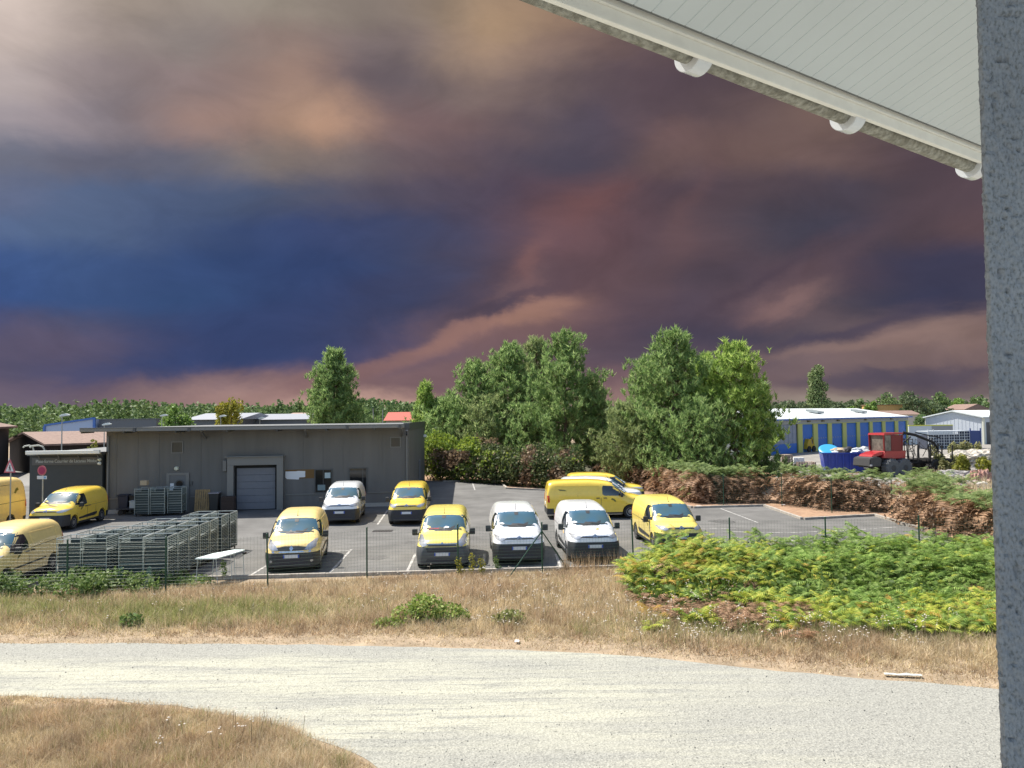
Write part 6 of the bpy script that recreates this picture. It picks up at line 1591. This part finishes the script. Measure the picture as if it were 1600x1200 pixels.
BR_Y = foliage('bracken_yellow_green', (.20, .27, .03), (.33, .39, .045), (.50, .47, .09), tr=.3, vs=.8)
BR_O = foliage('bracken_orange', (.40, .23, .04), (.52, .33, .06), (.55, .40, .12), tr=.3)
BR_B = foliage('dead_bracken_brown', (.16, .095, .055), (.32, .19, .11), (.52, .34, .21), tr=.35, var=.3, vs=.9)
BR_DG = foliage('bracken_dull_green', (.09, .145, .045), (.17, .24, .075), (.28, .34, .13), tr=.35, vs=.9)
def fronds(tpls, P, S_, tilt=.25):
    t = rng.normal(size=(len(P), 2)) * tilt; return place_tpl(tpls, P, S_, t)
# brown hedge along the back fence
pl = [np.array(G(u, v))[:2] for u, v in [(930, 754), (1000, 764), (1083, 787), (1200, 786), (1300, 798), (1394, 801), (1471, 813), (1560, 840), (1700, 880)]]
def along(pl, n, w0, w1):
    seg = np.array([np.linalg.norm(b - a) for a, b in zip(pl, pl[1:])]); c = np.concatenate([[0], np.cumsum(seg)]); s_ = rng.uniform(0, c[-1], n)
    i = np.clip(np.searchsorted(c, s_) - 1, 0, len(seg) - 1); f = (s_ - c[i]) / seg[i]; A = np.array(pl)[i]; B = np.array(pl)[i + 1]; d = (B - A) / seg[i][:, None]
    nrm = np.stack([-d[:, 1], d[:, 0]], 1); nrm *= np.sign(nrm[:, 1])[:, None]
    w = rng.uniform(w0, w1, n); return A + (B - A) * f[:, None] + nrm * w[:, None], w
xy, w = along(pl, 6400, .05, 2.1)
hgt = np.array([1.95 + .35 * noise.noise(Vector((p[0] * .35, p[1] * .35, 2))) + .3 * noise.noise(Vector((p[0] * 1.3, p[1] * 1.3, 5))) for p in xy])
zz = rng.uniform(.05, 1, len(xy)) ** .8 * hgt * np.clip(.72 + w * .4, 0, 1)
P = np.column_stack([xy, zz]); pt_ = np.array([noise.noise(Vector((p[0] * .45, p[1] * .45, 8))) for p in xy])
grn = ((zz > 1.55 + pt_ * .9) & (w > .4)) | (pt_ > .42)
V1 = fronds(fr_d, P[~grn], rng.uniform(.5, 1.0, (~grn).sum())); V2 = fronds(fr_t, P[grn], rng.uniform(.4, .8, grn.sum()))
xy2, w2 = along(pl, 1300, .7, 2.0); hg = np.array([1.85 + .35 * noise.noise(Vector((p[0] * .35, p[1] * .35, 2))) + .3 * noise.noise(Vector((p[0] * 1.3, p[1] * 1.3, 5))) for p in xy2])
V3 = fronds(fr_t, np.column_stack([xy2, hg - .1]), rng.uniform(.35, .7, 1500))
o = soup('bracken_hedge', np.concatenate([V1, V2, V3]), 3, [BR_B, BR_DG], None, np.concatenate([np.zeros(len(V1)), np.ones(len(V2) + len(V3))])); tag(o, 'long hedge of dead brown bracken with a green top, along the back fence', 'hedge')
# dry tangle filling the hedge core
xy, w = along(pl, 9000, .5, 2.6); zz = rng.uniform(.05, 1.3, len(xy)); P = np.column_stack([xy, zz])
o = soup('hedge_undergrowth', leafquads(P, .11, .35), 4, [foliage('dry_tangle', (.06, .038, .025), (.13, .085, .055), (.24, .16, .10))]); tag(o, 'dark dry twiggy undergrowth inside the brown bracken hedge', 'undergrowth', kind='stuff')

# ---- foreground bracken bank
def inpoly(x, y, poly):
    ins = np.zeros(len(x), bool); n = len(poly)
    for i in range(n):
        x0, y0 = poly[i]; x1, y1 = poly[(i + 1) % n]
        c = ((y0 > y) != (y1 > y)) & (x < (x1 - x0) * (y - y0) / (y1 - y0 + 1e-9) + x0); ins ^= c
    return ins
def scatter(poly, dens):
    poly = np.array(poly); lo, hi = poly.min(0), poly.max(0); n = int(np.prod(hi - lo) * dens); x = rng.uniform(lo[0], hi[0], n); y = rng.uniform(lo[1], hi[1], n)
    k = inpoly(x, y, [tuple(q) for q in poly]); return x[k], y[k]
def GP(px): return [tuple(G(u, v))[:2] for u, v in px]
def nz2(x, y, s_, sd): return np.array([noise.noise(Vector((a * s_, b * s_, sd))) for a, b in zip(x, y)])
bank = GP([(975, 902), (985, 940), (1040, 972), (1110, 985), (1200, 990), (1300, 990), (1420, 995), (1560, 1000), (1760, 1035)]) + [(22, 27.0), (12, 26.9), (7, 27.0), (4.9, 26.6)]
x, y = scatter(bank, 85)
back = y; h = .78 + .34 * nz2(x, y, .5, 3) + .34 * nz2(x, y, 1.6, 4); edge = np.clip((y - 20.5) / 2.5, .35, 1); h = h * edge
bump_ = np.exp(-((x - 11.9) ** 2 + (y - 25.2) ** 2) / 2.2) * .35; h = h + bump_ + .32 * np.exp(-((x - 6.3) ** 2 / 3 + (y - 25.6) ** 2 / 2.5))
z = rng.uniform(.35, 1, len(x)) * h; P = np.column_stack([x, y, z])
nn = nz2(x, y, .9, 7); fr = y + nn * 2.2 - .25 * np.clip(x - 8, -6, 4)
lim = np.clip((x - 4.5) / 5, 0, 1)
mi = np.where((fr < 20.2) & (rng.random(len(x)) < .55), 1, 0); mi = np.where((x < 9) & (nz2(x, y, .7, 11) + (8.5 - x) * .12 > .12) & (rng.random(len(x)) < .7), 1, mi); mi = np.where(rng.random(len(x)) < .07, 1, mi)
mi = np.where((mi == 1) & (rng.random(len(x)) < .10), 2, mi); mi = np.where((nz2(x, y, .8, 21) + .22 * np.clip(7.5 - x, -2, 3) - .30 * np.clip(y - 21.5, -1.5, 4) + .45 * nz2(x, y, 2.2, 23) - .5 * np.clip(x - 7.6, 0, 2) > .66), 3, mi)
Vs, Ms = [], []
for k in range(4):
    sel = mi == k
    if sel.any(): v = fronds(fr_t if k < 3 else fr_d, P[sel], rng.uniform(.28, .62, sel.sum()) * (1 if k < 3 else .9)); Vs.append(v); Ms.append(np.full(len(v), k))
# underlayer of darker leaves so no soil shows
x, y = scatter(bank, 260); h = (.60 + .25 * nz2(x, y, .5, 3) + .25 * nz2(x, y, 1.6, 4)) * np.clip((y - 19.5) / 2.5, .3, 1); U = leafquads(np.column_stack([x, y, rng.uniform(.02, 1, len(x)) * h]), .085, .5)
o = soup('bracken_bank', np.concatenate(Vs), 3, [BR_G, BR_Y, BR_O, BR_B], None, np.concatenate(Ms)); tag(o, 'dense bank of green and yellowing bracken in the right foreground', 'bracken', kind='stuff')
o = soup('bracken_undergrowth', U, 4, [foliage('bracken_dark_leaves', (.05, .09, .015), (.10, .16, .03), (.18, .24, .05))]); tag(o, 'small dark leaves filling the bottom of the bracken bank', 'undergrowth', kind='stuff')
# single yellow and orange fronds standing in the dry grass
BP_ = sorted([(1022, 965, 2, .55), (1010, 985, 1, .5), (1130, 945, 1, .6), (1080, 950, 2, .65), (1190, 955, 1, .6), (1236, 960, 1, .55), (1247, 980, 2, .5), (1026, 940, 1, .5), (1070, 935, 1, .45), (1050, 925, 3, .5), (1160, 930, 2, .5), (1440, 985, 2, .55), (1490, 975, 1, .6), (1500, 990, 1, .55), (1300, 975, 1, .6), (1390, 980, 1, .5), (1000, 905, 1, .6), (1075, 975, 3, .5), (1010, 950, 3, .55), (1120, 975, 3, .5), (1210, 1000, 3, .45), (1250, 1000, 3, .6)])
for i, (u, v, k, s_) in enumerate(BP_):
    kn = len([q for q in BP_[:i] if q[2] == k])
    p = G(u, v); n = 7; Pp = np.tile([0, 0, .04], (n, 1)) + rng.normal(size=(n, 3)) * [.08, .08, .02]
    o = soup('bracken_plant', fronds(fr_t, Pp, rng.uniform(.7, 1.1, n) * s_ * 1.2), 3, [(BR_G, BR_Y, BR_O, BR_B)[k]]); o.location = (p.x, p.y, .02)
    tag(o, {1: 'yellow green', 2: 'orange', 3: 'withered brown'}[k] + ' bracken plant in the dry grass, ' + ORD[kn] + ' of its colour from the left', 'bracken plant', {1: 'yellow bracken plants in the grass', 2: 'orange bracken plants in the grass', 3: 'brown bracken plants in the grass'}[k])

# ---- dry grass
def grass(x, y, h, w, lean_, m, idx, name, label, z0=0):
    n = len(x); a = rng.uniform(0, 2 * np.pi, n); la = rng.uniform(0, 2 * np.pi, n); l = rng.normal(size=n) * lean_
    B = np.column_stack([x, y, np.full(n, z0)]); s_ = np.column_stack([np.cos(a), np.sin(a), np.zeros(n)]) * w[:, None]
    M1 = B + np.column_stack([np.cos(la) * l * h * .35, np.sin(la) * l * h * .35, h * .55]); T_ = B + np.column_stack([np.cos(la) * l * h, np.sin(la) * l * h, h * np.clip(1 - np.abs(l) * .25, .3, 1)])
    l = np.clip(l, -1.3, 1.3); T_ = B + np.column_stack([np.cos(la) * l * h, np.sin(la) * l * h, h * np.clip(1 - np.abs(l) * .25, .3, 1)])
    V = np.stack([B - s_, B + s_, T_], 1); return tag(soup(name, V, 3, m, None, idx), label, 'grass', kind='stuff')
GR_D = foliage('dry_grass_straw', (.34, .26, .15), (.55, .45, .275), (.72, .61, .40), tr=.4, var=.3, vs=.5)
GR_R = foliage('dry_grass_russet', (.29, .20, .12), (.46, .34, .21), (.61, .48, .32), tr=.4, var=.3, vs=.6)
GR_P = foliage('pale_straw', (.50, .40, .26), (.64, .53, .36), (.76, .66, .48), tr=.4)
GR_G = foliage('half_green_grass', (.16, .19, .06), (.29, .31, .11), (.44, .42, .20), tr=.4, var=.25, vs=.6)
GM = [GR_D, GR_R, GR_P, GR_G]
vergeA = ragged(GP(smooth_line([(-420, 1007), (0, 1004), (300, 1003), (600, 1003), (900, 1014), (1100, 1031), (1300, 1050), (1600, 1074)], 8)), .35, 3) + [(21, 25.2), (14, 26.6), (9, 26.6), (4, 26.5), (1, 25.8), (-1.8, 25.5), (-4.7, 25.0), (-7.5, 24.6), (-10.5, 24.2), (-17, 23.4), (-20, 23.0), (-24, 22.5)]
x, y = scatter(vergeA, 760)
n1, n2 = nz2(x, y, .45, 31), nz2(x, y, 1.6, 32)
ex_, ey_ = np.array(GP([(-120, 1004), (0, 1004), (300, 1003), (600, 1003), (900, 1014), (1100, 1031), (1300, 1050), (1600, 1074)])).T
yE = np.interp(x, ex_, ey_); dist = np.clip((y - yE) / 1.5, .12, 1)
n3 = nz2(x, y, 3.1, 34); n4 = nz2(x, y, 6.5, 36)
h = (.22 + .16 * n1 + .16 * n2 + .16 * n3 + .12 * n4 + np.minimum(.25, rng.exponential(.05, len(x)))) * dist * 1.0
h = np.clip(h, .03, .6) * np.where(y > 23.6 + .1 * (x + 4), .6, 1); idx = np.where(n1 + .5 * n2 + .7 * n3 > .10, 1, 0); idx = np.where(rng.random(len(x)) < .10 + .5 * (n3 + n4 < -.25), 2, idx)
gmask = np.exp(-((x + 8.5) ** 2 / 14 + (y - 20.8) ** 2 / 1.6)) * 1.2 + np.exp(-((x - 8.5) ** 2 / 30 + (y - 19.0) ** 2 / 1.6)) * 1.3 + np.exp(-((x + 15) ** 2 / 8 + (y - 21.5) ** 2 / 1.5)) + .35 * n2 + .12 * nz2(x, y, .3, 40)
idx = np.where(rng.random(len(x)) < np.clip(gmask - .12, 0, .85), 3, idx)
keep = rng.random(len(x)) < np.clip((y - yE + .1) / .8, .25, 1)
grass(x[keep], y[keep], h[keep], rng.uniform(.005, .011, keep.sum()), 1.0, GM, idx[keep], 'dry_grass', 'dry brown and straw coloured grass on the verge between track and fence')
vergeB = ragged(GP(smooth_line([(-420, 1092), (0, 1093), (150, 1098), (280, 1110), (400, 1131), (480, 1156), (545, 1184), (600, 1222)], 8)), .22, 6) + GP([(640, 1330), (-420, 1330)])
x, y = scatter(vergeB, 2900); n1, n2 = nz2(x, y, .8, 51), nz2(x, y, 2.5, 52)
edge = np.clip((x + 2.3) * -1 + .4, .2, 1)
n3 = nz2(x, y, 5, 54); h = (.16 + .12 * n1 + .12 * n2 + .13 * n3 + np.minimum(.2, rng.exponential(.045, len(x)))) * np.clip(.35 + (14.2 - y) * .8, .3, 1) * np.clip(edge, .3, 1)
h = np.clip(h, .02, .6); idx = np.where(n1 + .4 * n2 + .5 * n3 > -.15, 1, 0); idx = np.where(rng.random(len(x)) < .15, 2, idx); idx = np.where((x > -4.2) & (rng.random(len(x)) < .5), 2, idx); idx = np.where(rng.random(len(x)) < np.clip(n2 * .9 - .1, 0.03, .4), 3, idx)
grass(x, y, h, rng.uniform(.0028, .006, len(x)), 1.0, GM, idx, 'dry_grass_near', 'dry russet grass in the bottom left corner below the gravel track')
# sparse tufts on the shoulder of the road and round the needle litter
x, y = scatter(ragged(GP([(-100, 1006), (600, 1008), (900, 1018), (1100, 1034), (1300, 1054), (1600, 1080), (1600, 1056), (1300, 1036), (1100, 1020), (900, 1008), (600, 1000), (-100, 1000)]), .1, 9), 260)
grass(x, y, rng.uniform(.02, .09, len(x)), rng.uniform(.006, .014, len(x)), 1.2, GM, rng.choice([0, 2, 1], len(x), p=[.4, .4, .2]), 'verge_straw', 'thin trampled straw along the far edge of the track')
x, y = scatter(ragged(GP([(-60, 1084), (150, 1089), (280, 1101), (400, 1121), (480, 1145), (545, 1172), (600, 1208), (655, 1290), (600, 1290), (540, 1200), (480, 1165), (400, 1138), (280, 1115), (150, 1102), (-60, 1096)]), .12, 12), 900)
grass(x, y, rng.uniform(.02, .12, len(x)), rng.uniform(.003, .007, len(x)), 1.2, GM, rng.choice([0, 2, 1], len(x), p=[.35, .45, .2]), 'track_edge_straw', 'thin straw tufts creeping onto the near edge of the track')
# tall weed stalks with white flower heads
rtree_low = None
FLW = mat('white_flower_heads', (.60, .54, .46), .8); STK = mat('weed_stalks', (.20, .17, .10), .8)
fx, fy = [], []
for (u0, u1, v0, v1, n) in ((720, 980, 898, 985, 130), (980, 1160, 905, 1010, 110), (1160, 1500, 975, 1020, 70), (540, 720, 898, 960, 40), (20, 420, 905, 980, 18), (250, 520, 1120, 1180, 16)):
    for k in range(n): q = G(rng.uniform(u0, u1), rng.uniform(v0, v1) + 12); fx.append(q.x); fy.append(q.y)
s = MB()
for a, b in zip(fx, fy):
    hh = rng.uniform(.3, .6) * (1 if b > 15 else .8); dx = rng.normal() * .06; s.mi = 0; s.tube([(a, b, 0), (a + dx, b, hh)], .004, 3, cap=False); s.mi = 1
    for k in range(3): c = Vector((a + dx + rng.normal() * .035, b + rng.normal() * .035, hh + rng.normal() * .03)); r_ = rng.uniform(.009, .022); s.lathe([(-.006, r_ * .5), (.0, r_), (.008, r_ * .5)], c, 'z', 6)
o = s.build('wild_flowers', [STK, FLW]); tag(o, 'thin weed stalks with small white flower heads scattered in the dry grass', 'wild flowers', kind='stuff')
# brambles, bushes
BRM = foliage('bramble_leaves', (.07, .13, .03), (.15, .23, .06), (.29, .35, .15), tr=.35, var=.3, vs=1.5)
def bushat(name, u, v, bl, n, size, m, label, cat='bush'):
    p = G(u, v); P = blobs_points(bl, n, .6); o = soup(name, leafquads(P, size, .65, .6), 4, m); o.location = (p.x, p.y, 0); return tag(o, label, cat)
def mound(L_, n, hh, d=.7):
    return [(rng.uniform(-L_ / 2, L_ / 2), rng.uniform(-d, d), hh * .35 * rng.uniform(.4, 1.1), rng.uniform(.3, .6), rng.uniform(.3, .5), hh * rng.uniform(.3, .62)) for _ in range(n)]
bushat('bramble_patch', 60, 928, mound(4.6, 20, .85, .9), 7500, .055, BRM, 'dark green bramble patch in front of the pale yellow van at the left edge', 'bramble')
bushat('bramble_patch', 172, 922, mound(2.6, 12, .75, .7), 4200, .055, BRM, 'bramble patch creeping over the fence before the roll cages', 'bramble')
bushat('bramble_patch', 280, 912, mound(1.8, 7, .42, .4), 1500, .05, BRM, 'low bramble under the green marker cones', 'bramble')
bushat('green_bush', 668, 972, [(-.5, 0, .2, .42, .35, .24), (0, .1, .32, .5, .4, .34), (.5, .1, .2, .42, .35, .26), (-.9, -.4, .08, .45, .25, .14), (.85, .2, .12, .25, .25, .16), (-.2, .3, .42, .3, .3, .24)], 2300, .045, foliage('bush_leaves', (.13, .20, .04), (.25, .33, .07), (.40, .47, .14)), 'bright green bush alone in the dry verge grass, centre')
bushat('low_weed', 800, 975, [(0, 0, .15, .35, .3, .2), (-.22, .1, .1, .3, .25, .16)], 650, .05, GR_G, 'small pale green weed right of the bright green bush', 'weed')
bushat('low_weed', 205, 978, [(0, 0, .12, .3, .25, .2)], 420, .045, BRM, 'small dark green weed near the far edge of the track, left', 'weed')
for i, (u, v, hh) in enumerate(((846 - 128, 900, .55), (737, 899, .62), (752, 898, .5), (243, 910, .9), (350, 905, .5), (776, 893, .4))):
    p = G(u, v); bl = [(rng.normal() * .04, 0, hh * (.2 + .8 * k / 5), .10, .10, .12) for k in range(6)]
    bushat('roadside_weed', u, v, bl, 170, .035, LEAF_Y if i < 3 else BRM, ['slim yellow weed left of the lemon van fence post', 'tallest slim yellow weed at the lemon van', 'slim yellow weed right of the lemon van', 'tall thin weed climbing before the roll cages', 'slim green weed by the white table', 'slim green weed between lemon and white van'][i], 'weed')
# withered weeds under the second white van
x, y = scatter([(1.6, 25.6), (4.0, 26.1), (4.0, 26.6), (1.6, 26.2)], 260)
grass(x, y, rng.uniform(.3, .75, len(x)), rng.uniform(.005, .012, len(x)), .35, [GR_R], None, 'withered_weeds', 'withered brown weeds standing before the white van near the bracken')
# scrub by the pillar behind the hedge
SCR = foliage('yellowish_scrub', (.14, .15, .05), (.24, .24, .10), (.36, .34, .17), tr=.25)
bushat('scrub_bush', 1492, 742, mound(3.2, 13, 2.0, 1.0), 4200, .13, SCR, 'yellowish dusty scrub between the forestry machine and the rubble')
bushat('scrub_bush', 1525, 745, mound(3.2, 9, 2.0, .8), 2600, .11, foliage('yellow_green_scrub', (.12, .14, .02), (.22, .23, .03), (.32, .31, .05)), 'yellow green scrub beside the stucco pillar')
bushat('scrub_bush', 1500, 718, mound(5, 14, 2.4, 1.5), 3800, .14, SCR, 'pale scrub just in front of the wire stillages')
x, y = scatter(GP([(1395, 770), (1560, 790), (1560, 745), (1450, 740)]), 22)
grass(x, y, rng.uniform(.3, .9, len(x)), rng.uniform(.02, .05, len(x)), .5, [GR_P, GR_D], rng.integers(0, 2, len(x)), 'yard_weeds', 'pale dry weeds on the yard soil behind the hedge')

for i, (u, v, r_, h_) in enumerate(((930, 742, 2.2, 2.3), (985, 748, 2.0, 2.6), (1040, 752, 2.4, 2.2), (1100, 756, 2.4, 2.5), (1160, 758, 2.2, 2.4), (1198, 752, 1.8, 2.2))):
    bushat('undergrowth_bush', u, v, mound(r_ * 1.9, 12, h_, 1.0), 3200, .12, LEAF_D if i % 2 else foliage('undergrowth_leaves', (.06, .10, .03), (.12, .17, .055), (.20, .25, .09)), 'dark leafy bush under the right pines, ' + ORD[i] + ' from the left')
